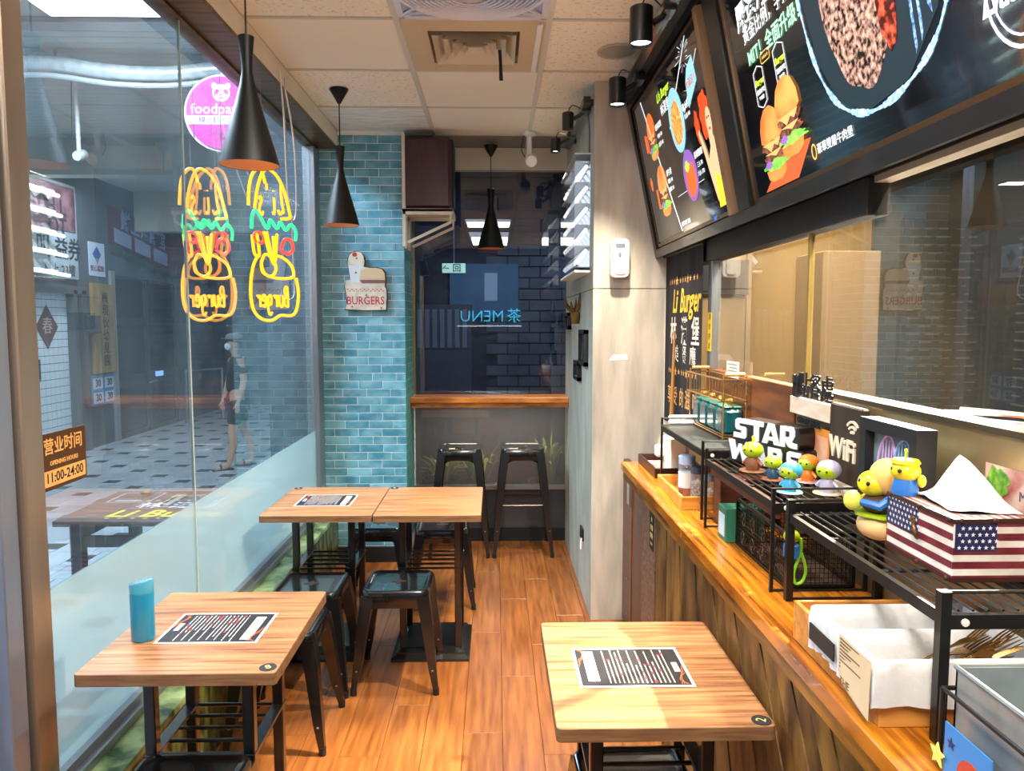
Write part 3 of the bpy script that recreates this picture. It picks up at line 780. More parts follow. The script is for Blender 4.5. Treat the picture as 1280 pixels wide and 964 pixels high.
def spotlight(x, y, z, side, label, r=0.035, h=0.105, on=True, aim=None, power=0, down=True, armx=0.08):
    t = thing('track_spotlight', label, 'spotlight', (x, y, z), 0, 'black track spotlights')
    MB().lathe([(r * 0.86, -h / 2 + 0.012), (r, -h / 2), (r, h / 2 - 0.004), (r - 0.005, h / 2), (0.0, h / 2)], (x, y, z), 24).build('housing', BLACK, t, fix=False)
    MB().lathe([(r * 0.84, -h / 2 + 0.010), (0.0, -h / 2 + 0.009)], (x, y, z), 24).build('lens', emis('spot_lens_on', '#fff2dd', 6.0) if on else MATBLK, t, fix=False)
    MB().tube([(x + r, y, z + 0.01), (x + r + armx * 0.4, y + 0.0, z + 0.03), (x + armx, y, z + 0.045)], 0.011, 8).build('arm', BLACK, t)
    MB().tube(spline([(x, y, z + h / 2), (x + 0.02, y - 0.02, z + h / 2 + 0.03), (x + armx, y, z + 0.055)], 5), 0.003, 6).build('cord', BLACK, t)
    MB().cbox((x + armx + 0.01, y, z + 0.055), (0.045, 0.09, 0.035), 0.003).build('adapter', BLACK, t)
    if power: spot('spotlight_beam', (x, y, z - h / 2 + 0.002), aim or (x - 0.3, y, 0), power, 95, WARM, 0.8, 0.03)
    return t
spotlight(0.50, 2.67, 2.57, 1, 'large black cylinder spotlight nearest the camera, above the menu screens', 0.040, 0.125, True, (-0.35, 2.6, 0), 170)
spotlight(0.53, 3.36, 2.555, 1, 'black cylinder spotlight above the far menu screen, lit', 0.038, 0.115, True, (0.05, 3.7, 0.0), 85)
spotlight(0.375, 3.99, 2.595, 1, 'small black track spotlight on the column wall, nearer of two, aimed away', 0.030, 0.085, False)
spotlight(0.355, 4.55, 2.60, 1, 'small black track spotlight on the column wall, farther of two, lit', 0.030, 0.08, True, (0.1, 4.6, 0), 60)
t = thing('light_track', 'black light track on the ceiling edge over the menu screens', 'light track', (0.6, 2.4, 2.64))
MB().box((0.575, 0.8, 2.62), (0.615, 3.84, 2.655), 0.002).build('rail', BLACK, t)
MB().box((0.615, 0.8, 2.63), (0.70, 3.84, 2.70), 0.002).build('box_cover', MATBLK, t)
t = thing('light_track', 'black light track along the top of the grey column wall', 'light track', (0.46, 4.3, 2.66))
MB().box((0.44, 3.85, 2.645), (0.475, 4.85, 2.68), 0.002).build('rail', BLACK, t)
q = MB(); q.box((0.475, 3.9, 2.65), (0.495, 3.93, 2.68)).box((0.475, 4.7, 2.65), (0.495, 4.73, 2.68)); q.build('bracket', BLACK, t)
MB().tube(spline([(0.47, 3.97, 2.66), (0.485, 3.98, 2.56), (0.488, 4.0, 2.43)], 6), 0.003, 6).build('power_cord', BLACK, t)

spotlight(1.5, 2.6, 2.47, 1, 'black cylinder spotlight inside the kitchen', 0.04, 0.12, False)
t = thing('recessed_downlight', 'round grey recessed downlight in a speckled ceiling tile', 'downlight', (0.54, 3.43, CZ))
MB().lathe([(0.092, 0.0), (0.090, -0.006), (0.078, -0.003), (0.078, 0.002)], (0.54, 3.43, CZ), 32).build('trim_ring', mat('ring_beige', '#c6bba6', 0.5), t, fix=False)
MB().lathe([(0.0, 0.0), (0.078, 0.0), (0.078, 0.0045), (0.0, 0.0045)], (0.54, 3.43, CZ - 0.003), 32).build('diffuser', mat('diffuser_off', '#a79f90', 0.35), t)

# LED panels (behind and above the camera)
for (a, b) in LEDS:
    x0, x1 = GX[a], GX[a + 1]; y0, y1 = GY[b], GY[b + 1]
    t = thing('led_panel', {5: 'square ceiling light panel just behind the camera over the window tables', 3: 'middle square ceiling light panel towards the entrance', 2: 'square ceiling light panel nearest the entrance wall'}[b], 'ceiling light', ((x0 + x1) / 2, (y0 + y1) / 2, CZ), 0, 'ceiling light panels')
    MB().box((x0 + 0.014, y0 + 0.012, CZ - 0.002), (x1 - 0.014, y1 - 0.012, CZ + 0.01)).build('frame', WHITE, t)
    MB().box((x0 + 0.04, y0 + 0.04, CZ - 0.005), (x1 - 0.04, y1 - 0.04, CZ - 0.002)).build('diffuser', emis('led_cool', '#dce6ff', 1.6), t)

# bright panel lamp in the arcade ceiling
t = thing('arcade_light_panel', 'bright white rectangular light panel in the arcade ceiling at top left', 'ceiling light', (-2.5, 3.9, 3.55))
MB().box((-2.90, 2.6, 3.545), (-2.13, 5.16, 3.575)).build('frame', ALU, t)
MB().box((-2.87, 2.63, 3.535), (-2.16, 5.13, 3.546)).build('diffuser', emis('arcade_panel', '#f4fbff', 4.0), t)
# ceiling fan tile
x0, x1, y0, y1 = GX[1] + 0.012, GX[2] - 0.012, GY[7] + 0.008, GY[8] - 0.008
fx, fy = (x0 + x1) / 2, (y0 + y1) / 2
t = thing('ceiling_fan', 'white square ceiling fan with a round ribbed grille', 'fan', (fx, fy, CZ))
FANW = mat('fan_white', '#d9dbe6', 0.35)
q = MB(); w = 0.024
q.box((x0, y0, CZ - 0.004), (x1, y0 + w, CZ + 0.006)).box((x0, y1 - w, CZ - 0.004), (x1, y1, CZ + 0.006)).box((x0, y0, CZ - 0.004), (x0 + w, y1, CZ + 0.006)).box((x1 - w, y0, CZ - 0.004), (x1, y1, CZ + 0.006))
q.build('frame', FANW, t)
MB().box((x0, y0, CZ + 0.004), (x1, y1, CZ + 0.012)).build('recess', mat('fan_recess', '#a9b6d8', 0.5), t)
for a in range(4):
    an = PI / 4 + a * PI / 2; c, s_ = math.cos(an), math.sin(an)
    for off in (-0.025, 0.025):
        MB().tube(spline([(fx + 0.25 * c - off * s_, fy + 0.25 * s_ + off * c, CZ - 0.008), (fx + 0.34 * c - off * 0.4 * s_, fy + 0.34 * s_ + off * 0.4 * c, CZ - 0.004), (fx + 0.405 * c, fy + 0.405 * s_, CZ)], 4), 0.007, 6).build('strut', FANW, t)
for k in range(11):
    r_ = 0.285 - k * 0.021; zz = CZ - 0.006 - 0.035 * (1 - (r_ / 0.29) ** 2)
    MB().tube([(fx + r_ * math.cos(2 * PI * i / 40), fy + r_ * math.sin(2 * PI * i / 40), zz) for i in range(40)], 0.0045 if k else 0.008, 5, True).build('grille_ring', FANW, t)
q = MB()
for i in range(16):
    an = 2 * PI * i / 16 + 0.1
    q.tube([(fx + rr * math.cos(an + (rr - 0.06) * 1.2), fy + rr * math.sin(an + (rr - 0.06) * 1.2), CZ - 0.004 - 0.035 * (1 - (rr / 0.29) ** 2)) for rr in (0.06, 0.13, 0.2, 0.285)], 0.003, 4)
q.build('grille_spokes', FANW, t)
MB().lathe([(0.052, 0.0), (0.050, -0.010), (0.04, -0.014), (0.0, -0.015)], (fx, fy, CZ - 0.034), 28).build('hub', mat('fan_hub', '#cfc3ba', 0.4), t)
for a in range(3):
    an = a * 2 * PI / 3; c, s_ = math.cos(an), math.sin(an)
    MB().add([(fx + 0.05 * c - 0.03 * s_, fy + 0.05 * s_ + 0.03 * c, CZ - 0.004), (fx + 0.05 * c + 0.03 * s_, fy + 0.05 * s_ - 0.03 * c, CZ), (fx + 0.26 * c + 0.06 * s_, fy + 0.26 * s_ - 0.06 * c, CZ), (fx + 0.26 * c - 0.06 * s_, fy + 0.26 * s_ + 0.06 * c, CZ - 0.004)], [(0, 1, 2, 3)]).build('blade', FANW, t)

# air diffuser
x0, x1, y0, y1 = GX[1] + 0.012, GX[2] - 0.012, GY[8] + 0.008, GY[9] - 0.008
fx, fy = (x0 + x1) / 2, (y0 + y1) / 2
t = thing('air_diffuser', 'square stepped ceiling air vent with a black strip dangling from it', 'air vent', (fx, fy, CZ))
VB = mat('vent_beige', '#cdb690', 0.6); VB2 = mat('vent_blade', '#d4c6ab', 0.5)
q = MB(); h = 0.105; H2 = 0.21
def frame_sq(mb, a, b, za, zb):
    """square ring between half-size a (outer) and b (inner), flat faces at za..zb"""
    vs = []
    for r_, z in ((a, za), (b, zb)): vs += [(fx - r_, fy - r_, z), (fx + r_, fy - r_, z), (fx + r_, fy + r_, z), (fx - r_, fy + r_, z)]
    mb.add(vs, [(i, (i + 1) % 4, (i + 1) % 4 + 4, i + 4) for i in range(4)]); return mb
q = MB()
q.box((x0, y0, CZ - 0.003), (x1, fy - 0.19, CZ + 0.01)).box((x0, fy + 0.19, CZ - 0.003), (x1, y1, CZ + 0.01)).box((x0, fy - 0.19, CZ - 0.003), (fx - 0.19, fy + 0.19, CZ + 0.01)).box((fx + 0.19, fy - 0.19, CZ - 0.003), (x1, fy + 0.19, CZ + 0.01))
q.build('plate', VB, t)
MB().box((fx - 0.2, fy - 0.2, CZ + 0.07), (fx + 0.2, fy + 0.2, CZ + 0.075)).build('dark_duct', MATBLK, t)
frame_sq(MB(), 0.19, 0.185, CZ + 0.0, CZ + 0.07).build('throat', VB, t, fix=False)
for k in range(4):
    a = 0.175 - 0.042 * k
    frame_sq(MB(), a, a - 0.038, CZ - 0.014, CZ + 0.028).build('louvre', VB2, t, fix=False)
MB().box((fx - 0.03, fy - 0.03, CZ - 0.012), (fx + 0.03, fy + 0.03, CZ - 0.006)).build('centre_plate', VB2, t)
MB().add([(fx + 0.10, fy + 0.01, CZ - 0.005), (fx + 0.115, fy + 0.01, CZ - 0.005), (fx + 0.118, fy + 0.02, CZ - 0.06), (fx + 0.122, fy + 0.015, CZ - 0.135), (fx + 0.105, fy + 0.015, CZ - 0.135), (fx + 0.104, fy + 0.02, CZ - 0.06)], [(0, 1, 2, 5), (5, 2, 3, 4)]).build('dangling_strip', MATBLK, t)
MB().box((x1 - 0.035, y0 + 0.02, CZ - 0.012), (x1 - 0.012, y1 - 0.01, CZ - 0.003), 0.002).build('side_clip', WHITE, t)

# security cameras
def cctv(x, y, z, ztop, label, m=WHITE):
    t = thing('security_camera', label, 'camera', (x, y, ztop))
    MB().lathe([(0.0, 0.0), (0.04, 0.0), (0.04, -0.02), (0.018, -0.03), (0.016, -(ztop - z) + 0.02), (0.0, -(ztop - z) + 0.02)], (x, y, ztop), 20).build('mount', m, t)
    b = MB(Matrix.Translation((x + 0.01, y - 0.01, z)) @ Matrix.Rotation(R(-70), 4, 'X'))
    b.lathe([(0.0, -0.05), (0.034, -0.05), (0.04, -0.03), (0.04, 0.055), (0.036, 0.06), (0.030, 0.052), (0.0, 0.052)], (0, 0, 0), 24).build('body', m, t, fix=False)
    b = MB(Matrix.Translation((x + 0.01, y - 0.01, z)) @ Matrix.Rotation(R(-70), 4, 'X')); b.lathe([(0.027, 0.053), (0.02, 0.058), (0.0, 0.062)], (0, 0, 0), 16).build('lens', mat('lens_amber', '#8a6a2a', 0.15, 0.5), t, fix=False)
    MB().tube(spline([(x - 0.02, y, z + 0.01), (x - 0.05, y, z + 0.07), (x - 0.03, y, ztop - 0.01), (x, y, ztop)], 6), 0.003, 6).build('cable', MATBLK, t)
    return t
cctv(0.215, 4.85, 2.575, CZ, 'white bullet security camera on the ceiling near the back window')
cctv(-3.3, 6.2, 2.88, 3.55, 'white security camera hanging outside under the arcade ceiling')

# white string of cables by the window post
t = thing('hanging_cable', 'thin white cable looping down in front of the window post', 'cable', (-1.0, 3.7, 2.6))
MB().tube(spline([(-0.975, 3.55, 2.70), (-0.98, 3.62, 2.5), (-1.02, 3.8, 2.2), (-1.04, 3.95, 2.08), (-1.03, 4.0, 2.16), (-0.985, 3.8, 2.45), (-0.975, 3.6, 2.68)], 8), 0.004, 6).build('loop', mat('cable_white', '#e8ddd0', 0.5), t)
MB().tube(spline([(-1.04, 3.95, 2.10), (-1.08, 4.1, 1.9), (-1.09, 4.15, 1.72), (-1.09, 4.05, 1.68)], 6), 0.003, 6).build('tail', mat('cable_white', '#e8ddd0'), t)
# ================================================================ MENU SCREENS
XB, ZB, XT, ZT = 0.83, 1.896, 0.673, 2.646
NL = math.hypot(XT - XB, ZT - ZB)
UP = Vector(((XT - XB) / NL, 0, (ZT - ZB) / NL)); NO = Vector((-UP.z, 0, UP.x))
def TVF(s0, w0=0.0):
    def F(u, v, w=0.0): return Vector((XB, s0 - u, ZB)) + UP * v + NO * (w + w0)
    return F
t = thing('screen_cabinet', 'black slanted cabinet holding two menu screens above the counter', 'cabinet', (0.8, 2.4, ZB))
F = TVF(3.86)
CABM = mat('cabinet_black', '#1b1a1b', 0.35, 0, coat=0.2)
L_ = 3.06
q = MB(); P = [(XB, ZB), (XT, ZT), (0.884, ZT + 0.02), (0.884, ZB + 0.01)]
q.prism(P, lambda u, v, w: (u + 0.012 * (1 if u < 0.88 else 0), 3.86 - w, v), L_); q.build('case', CABM, t)
def fr(u0, v0, u1, v1, d=0.022): return MB().prism(rect(u0, v0, u1, v1), F, d)
fr(0, -0.01, L_, 0.030).build('bottom_rail', CABM, t)
fr(0, 0.725, L_, 0.78).build('top_rail', CABM, t)
fr(0, 0.03, 0.062, 0.725).build('end_stile', CABM, t)
fr(1.37, 0.03, 1.475, 0.725, 0.03).build('centre_stile', mat('stile_satin', '#2a2826', 0.3, 0.4), t)
fr(1.262, 0.03, 1.30, 0.72, 0.030).build('champagne_strip', mat('champagne', '#a98566', 0.35, 0.5), t)
SCR = mat('screen_black', '#101216', 0.08, 0, spec=0.7, coat=0.6, emit=0.1)
def screen(name, s0, u0, v0, u1, v1, label):
    t = thing(name, label, 'screen', (0.75, s0 - (u0 + u1) / 2, ZB + 0.1))
    G = TVF(s0, 0.0)
    q = MB()
    for a in (rect(u0, v0, u1, v0 + 0.014), rect(u0, v1 - 0.008, u1, v1), rect(u0, v0, u0 + 0.008, v1), rect(u1 - 0.008, v0, u1, v1)): q.prism(a, G, 0.018)
    q.build('bezel', mat('bezel_bronze', '#5d452c', 0.3, 0.6), t)
    MB().prism(rect(u0 + 0.006, v0 + 0.01, u1 - 0.006, v1 - 0.006), G, 0.012).build('display', SCR, t)
    return t
def on(t, name, m, polys, F, d=0.0008): return poly_part(name, m, t, polys, F, d)
E_W = emis('px_white', '#eaf2f4', 0.57); E_B = emis('px_blue', '#8fc8dc', 0.52); E_O = emis('px_orange', '#e2632c', 0.57); E_BUN = mat('px_bun', '#e0682e', 0.3, 0, '#f09a50', 9, emit=0.5)
E_MEAT = mat('px_meat', '#3f1e16', 0.3, 0, '#8d5a44', 60, detail=3, emit=0.5); E_G = mat('px_green', '#3fa23a', 0.3, 0, '#9bd35a', 40, emit=0.5)
E_Y = emis('px_yellow', '#f1d22a', 0.52); E_SK = emis('px_skin', '#eeb38a', 0.52); E_R = emis('px_red', '#c93a2a', 0.52); E_P = emis('px_purple', '#8a5fb5', 0.47); E_GT = emis('px_mint', '#9be3b4', 0.52)
E_FRY = mat('px_fries', '#c9742a', 0.3, 0, '#f0bd66', 70, detail=2, ramp=(0.4, 0.6), emit=0.5); E_LG = emis('px_lime', '#b9e03a', 0.52)
E_TAN = emis('px_tan', '#f0a464', 0.52)
def wob(cx, cy, rx, ry, am, seed, n=40):
    r = random.Random(seed); ph = [r.random() * 6 for _ in range(4)]
    return [(cx + rx * math.cos(a) * (1 + am * sum(math.sin((k * 3 + 4) * a + ph[k]) / 2 for k in range(3))), cy + ry * math.sin(a) * (1 + am * sum(math.sin((k * 3 + 4) * a + ph[k]) / 2 for k in range(3)))) for a in [2 * PI * i / n for i in range(n)]]
def burger(t, F, u, v, w, h, tall=1.0, seed=1, w0=0.0):
    """flat picture of a stacked burger on a screen"""
    G = lambda a, b, c: F(u + a * w, v + b * h, 0.0125 + w0 + c)
    on(t, 'burger_bun', E_BUN, [[(-0.5, 0.55), (-0.47, 0.72), (-0.35, 0.88), (-0.15, 0.98), (0.1, 1.0), (0.32, 0.92), (0.47, 0.75), (0.5, 0.57), (0.3, 0.50), (-0.3, 0.50)], [(-0.46, 0.14), (-0.4, 0.02), (-0.2, -0.03), (0.2, -0.03), (0.42, 0.04), (0.48, 0.16), (0.1, 0.22)]], G)
    on(t, 'burger_meat', E_MEAT, [wob(0, 0.45, 0.5, 0.075, 0.08, seed), wob(0.02, 0.31, 0.48, 0.075, 0.08, seed + 1)], lambda a, b, c: G(a, b, c + 0.0004))
    on(t, 'burger_cheese', E_TAN, [[(-0.45, 0.51), (0.42, 0.52), (0.25, 0.42), (0.1, 0.47), (-0.1, 0.38), (-0.25, 0.46)], [(-0.4, 0.37), (0.4, 0.38), (0.1, 0.30), (-0.1, 0.34)]], lambda a, b, c: G(a, b, c + 0.0010))
    on(t, 'burger_lettuce', E_G, [wob(0.05, 0.19, 0.55, 0.07, 0.22, seed + 2)], lambda a, b, c: G(a, b, c + 0.0014))
    on(t, 'burger_slaw', E_P, [wob(-0.28, 0.22, 0.15, 0.05, 0.2, seed + 3)], lambda a, b, c: G(a, b, c + 0.002))
F1 = TVF(3.80)
s1 = screen('menu_screen', 3.80, 0.045, 0.036, 1.215, 0.715, 'wall menu screen at left with noodle plate, burgers and a red haired woman')
G = lambda w: (lambda u, v, c: F1(u, v, 0.0122 + w + c))
on(s1, 'screen_panel', emis('px_slate', '#55504c', 0.18), [[(0.06, 0.06), (0.52, 0.06), (0.20, 0.70), (0.06, 0.70)]], G(0))
on(s1, 'panel_line', E_W, [[(0.515, 0.06), (0.522, 0.06), (0.205, 0.70), (0.197, 0.70)], rect(0.55, 0.20, 0.95, 0.2015), [(1.02, 0.70), (1.025, 0.70), (0.62, 0.47), (0.615, 0.472)], [(1.12, 0.62), (1.123, 0.62), (0.86, 0.47), (0.858, 0.472)]], G(0.0003))
on(s1, 'plate', E_B, [disc(0.735, 0.475, 0.105, 0.125, 32)], G(0.0006)); on(s1, 'noodles', E_FRY, [wob(0.735, 0.465, 0.075, 0.085, 0.05, 5)], G(0.0016))
on(s1, 'bowl', E_P, [disc(0.79, 0.245, 0.095, 0.10, 28)], G(0.0006)); on(s1, 'wings', E_O, [wob(0.76, 0.225, 0.03, 0.06, 0.08, 2), wob(0.80, 0.22, 0.03, 0.06, 0.08, 3), wob(0.835, 0.235, 0.025, 0.055, 0.08, 4)], G(0.0016)); on(s1, 'garnish', E_LG, [wob(0.77, 0.285, 0.03, 0.02, 0.2, 8)], G(0.0026))
burger(s1, F1, 0.30, 0.42, 0.15, 0.20, seed=3); burger(s1, F1, 0.33, 0.16, 0.17, 0.22, seed=9)
on(s1, 'side_fries', E_O, [rect(0.16, 0.47, 0.19, 0.55), rect(0.20, 0.46, 0.215, 0.54), rect(0.195, 0.2, 0.225, 0.29), wob(0.13, 0.33, 0.02, 0.03, 0.15, 4)], G(0.0006))
# woman drawn on the screen
on(s1, 'drawn_hair', emis('px_hair', '#d9481c', 0.52), [wob(1.09, 0.40, 0.055, 0.085, 0.12, 6), wob(0.985, 0.385, 0.025, 0.055, 0.15, 7)], G(0.0006))
on(s1, 'drawn_skin', E_SK, [disc(1.125, 0.37, 0.030, 0.05), [(1.08, 0.10), (1.20, 0.10), (1.20, 0.28), (1.15, 0.31), (1.13, 0.34), (1.10, 0.34), (1.10, 0.29), (1.06, 0.25), (1.04, 0.30), (1.00, 0.37), (0.985, 0.36), (1.02, 0.27), (1.05, 0.18)]], G(0.0016))
on(s1, 'drawn_dress', E_Y, [[(1.09, 0.075), (1.205, 0.075), (1.205, 0.20), (1.16, 0.17), (1.10, 0.20)]], G(0.0026))
on(s1, 'drawn_face', emis('px_dark', '#2a1512', 0.26), [disc(1.135, 0.385, 0.006, 0.004), disc(1.115, 0.385, 0.006, 0.004)], G(0.003)); on(s1, 'drawn_lips', E_R, [disc(1.128, 0.345, 0.009, 0.005)], G(0.003))
on(s1, 'speech_bubble', E_B, [[(0.93, 0.47), (1.07, 0.53), (1.06, 0.62), (0.98, 0.60), (0.94, 0.56)]], G(0.0006))
m = MB(); text(m, '大滿足！', 0.035, G(0.0016), (1.005, 0.545), depth=0.0003); m.build('bubble_lettering', E_R, s1)
m = MB()
for (tx, sz, u, v) in (('經典漢堡', 0.028, 0.44, 0.53), ('牛肉 150', 0.022, 0.44, 0.49), ('起司 160', 0.022, 0.44, 0.455), ('義大利麵', 0.03, 0.90, 0.56 - 0.07), ('奶油 180', 0.02, 0.89, 0.455), ('香辣雞翅', 0.028, 0.935, 0.30), ('三入 90', 0.022, 0.935, 0.262), ('六入 170', 0.022, 0.935, 0.23), ('厚牛堡', 0.03, 0.475, 0.32), ('單點 140', 0.022, 0.475, 0.285), ('套餐 210', 0.022, 0.475, 0.25), ('林漢堡', 0.05, 0.60, 0.565), ('加購 飲料 薯條', 0.022, 0.60, 0.085)):
    text(m, tx, sz, G(0.0008), (u, v), depth=0.0003)
m.build('menu_lettering', E_W, s1)
m = MB(); text(m, "Li's Burger", 0.05, G(0.0008), (0.60, 0.625), depth=0.0003, shear=0.3, bold=0.001); m.build('lime_lettering', E_LG, s1)
m = MB()
for i in range(16): a = 2 * PI * i / 16; m.prism([(0.96 + 0.03 * math.cos(a), 0.65 + 0.03 * math.sin(a)), (0.96 + (0.06 + 0.03 * (i % 3)) * math.cos(a), 0.65 + (0.04 + 0.01 * (i % 2)) * math.sin(a)), (0.963 + (0.06 + 0.03 * (i % 3)) * math.cos(a), 0.652 + (0.04 + 0.01 * (i % 2)) * math.sin(a))], G(0.0008), 0.0003)
m.build('spark_lines', E_W, s1)
m = MB(); text(m, 'AIV', 0.022, lambda u, v, w: F1(u, v, 0.0185 + w), (1.02, 0.045), depth=0.0003); m.build('maker_mark', emis('px_bluemark', '#3a6cff', 0.83), s1)

F2 = TVF(2.372)
s2 = screen('menu_screen', 2.372, 0.0, 0.030, 1.50, 0.715, 'larger wall menu screen at right with a grilled patty in a pan')
G = lambda w: (lambda u, v, c: F2(u, v, 0.0122 + w + c))
burger(s2, F2, 0.205, 0.075, 0.155, 0.20, seed=11); burger(s2, F2, 0.345, 0.115, 0.155, 0.20, seed=15, w0=0.003)
on(s2, 'serving_board', emis('px_board', '#c2562e', 0.47), [[(0.10, 0.05), (0.34, 0.05), (0.45, 0.13), (0.28, 0.14)]], G(0))
on(s2, 'pan', emis('px_pan', '#1a2c36', 0.26), [[(0.56, 0.66), (0.52, 0.45), (0.55, 0.28), (0.62, 0.17), (0.74, 0.115), (0.90, 0.13), (1.02, 0.22), (1.10, 0.40), (1.12, 0.66)]], G(0))
pp = [(0.53, 0.70, 0), (0.50, 0.50, 0), (0.53, 0.30, 0), (0.61, 0.17, 0), (0.74, 0.112, 0), (0.90, 0.125, 0), (1.03, 0.20, 0), (1.11, 0.38, 0), (1.13, 0.68, 0)]
sp = spline(pp, 8); m = MB()
for i in range(len(sp) - 1):
    a, b = sp[i], sp[i + 1]; d = (b - a).normalized(); nn = Vector((-d.y, d.x, 0)) * (0.006 + 0.003 * math.sin(i * 0.9))
    m.prism([tuple((a + nn).xy), tuple((a - nn).xy), tuple((b - nn).xy), tuple((b + nn).xy)], G(0.0008), 0.0004)
m.build('pan_rim', mat('px_rim', '#5c92d8', 0.3, 0, '#b6d6f2', 90, detail=2, emit=0.5), s2)
on(s2, 'patty', mat('px_patty', '#120707', 0.3, 0, '#d6a795', 75, (1, 1, 1), 8, ramp=(0.40, 0.70), emit=0.5), [wob(0.755, 0.415, 0.15, 0.255, 0.025, 21, 60)], G(0.0008))
on(s2, 'patty_glow', mat('px_patty_red', '#3a0d08', 0.3, 0, '#d4553a', 50, detail=5, ramp=(0.4, 0.62), emit=0.5), [wob(0.865, 0.33, 0.035, 0.13, 0.06, 22)], G(0.0016))
m = MB(); r = random.Random(4)
for i in range(9):
    u = 0.935 + i * 0.024 + r.random() * 0.01; m.prism([(u, 0.16 + 0.035 * i * 0.5 + r.random() * 0.05), (u + 0.006 + r.random() * 0.006, 0.18 + 0.0175 * i), (u + 0.012, 0.68), (u + 0.002, 0.68)], G(0.0008), 0.0003)
m.build('pan_gleam', mat('px_gleam', '#274a86', 0.3, 0, '#8fb8ee', 110, detail=2, emit=0.5), s2)
m = MB()
text(m, '嚴選7盎司純牛', 0.078, G(0.0020), (0.10, 0.545), depth=0.0003, align='LEFT', bold=0.0015)
text(m, '黃金比例，手打現煎', 0.048, G(0.0020), (0.13, 0.488), depth=0.0003, align='LEFT')
text(m, '豪華雙層牛肉堡', 0.027, G(0.0020), (0.475, 0.092), depth=0.0003, align='LEFT')
m.build('headline', E_W, s2)
m = MB(); text(m, 'MIT！全面升級！', 0.052, G(0.0020), (0.14, 0.425), depth=0.0003, align='LEFT', bold=0.001); m.build('mint_line', E_GT, s2)
def outline(poly, wd, m, G):
    n = len(poly)
    for i in range(n):
        a, b = Vector(poly[i]), Vector(poly[(i + 1) % n]); d = (b - a)
        if d.length < 1e-6: continue
        d.normalize(); nn = Vector((-d.y, d.x)) * wd
        m.prism([tuple(a + nn), tuple(a - nn), tuple(b - nn), tuple(b + nn)], G, 0.0003)
m = MB(); ly = MB()
for (u, v) in ((0.19, 0.335), (0.345, 0.345)):
    outline([(u - 0.035, v - 0.045), (u, v - 0.058), (u + 0.035, v - 0.045), (u + 0.035, v + 0.045), (u, v + 0.058), (u - 0.035, v + 0.045)], 0.0012, m, G(0.0012))
    text(m, '超厚好吃', 0.015, G(0.0012), (u, v - 0.012), depth=0.0003); text(m, '牛肉堡', 0.012, G(0.0012), (u, v - 0.03), depth=0.0003)
    text(ly, 'Burger', 0.024, G(0.0012), (u, v + 0.014), depth=0.0003, shear=0.3, bold=0.0008)
m.build('tag_outline', E_W, s2); ly.build('tag_lime', E_LG, s2)
m = MB(); outline(rrect(0.225, 0.385, 0.29, 0.412, 0.008), 0.0012, m, G(0.0012)); text(m, '★★★★', 0.012, G(0.0012), (0.258, 0.398), depth=0.0003); outline(disc(0.455, 0.092, 0.012, 0.018, 14), 0.002, m, G(0.0012)); m.build('gold_bubble', emis('px_gold', '#e8b45a', 0.52), s2)
m = MB(); outline(disc(1.225, 0.18, 0.085, 0.10, 30), 0.003, m, G(0.0012)); outline(disc(1.225, 0.18, 0.07, 0.083, 30), 0.002, m, G(0.0012)); text(m, 'Lius', 0.055, G(0.002), (1.17, 0.17), depth=0.0003, shear=0.35, bold=0.0016); text(m, 'Burger', 0.06, G(0.002), (1.27, 0.20), depth=0.0003, shear=0.35, bold=0.0016); m.build('round_logo', emis('px_logo', '#d3dcf5', 0.57), s2)

# ================================================================ NEON BURGER SIGNS
GL = {'L': [[(0.15, 0.85), (0.3, 1.0), (0.42, 0.85), (0.3, 0.4), (0.1, 0.05), (0.25, 0.1), (0.6, 0.0), (0.8, 0.15)]],
      'i': [[(0.45, 0.55), (0.4, 0.2), (0.5, 0.0), (0.65, 0.1)], [(0.5, 0.75), (0.52, 0.78)]],
      "'": [[(0.5, 1.0), (0.45, 0.8)]],
      's': [[(0.7, 0.5), (0.45, 0.6), (0.3, 0.45), (0.6, 0.25), (0.6, 0.05), (0.3, 0.0), (0.15, 0.12)]],
      'B': [[(0.2, 0.0), (0.3, 0.95), (0.65, 0.95), (0.7, 0.7), (0.35, 0.52), (0.75, 0.42), (0.75, 0.1), (0.2, 0.0)]],
      'u': [[(0.15, 0.6), (0.15, 0.15), (0.4, 0.0), (0.7, 0.2), (0.75, 0.6), (0.75, 0.05)]],
      'r': [[(0.2, 0.0), (0.25, 0.6), (0.35, 0.45), (0.7, 0.6)]],
      'g': [[(0.7, 0.5), (0.35, 0.6), (0.2, 0.3), (0.4, 0.1), (0.7, 0.3), (0.72, 0.55), (0.7, -0.2), (0.4, -0.4), (0.15, -0.25)]],
      'e': [[(0.2, 0.3), (0.7, 0.35), (0.6, 0.6), (0.3, 0.55), (0.2, 0.25), (0.4, 0.0), (0.75, 0.12)]]}
NY = emis('neon_amber', '#ffa614', 0.85); NG = emis('neon_green', '#28e878', 0.9); NR = emis('neon_red', '#ff3a28', 1.0)
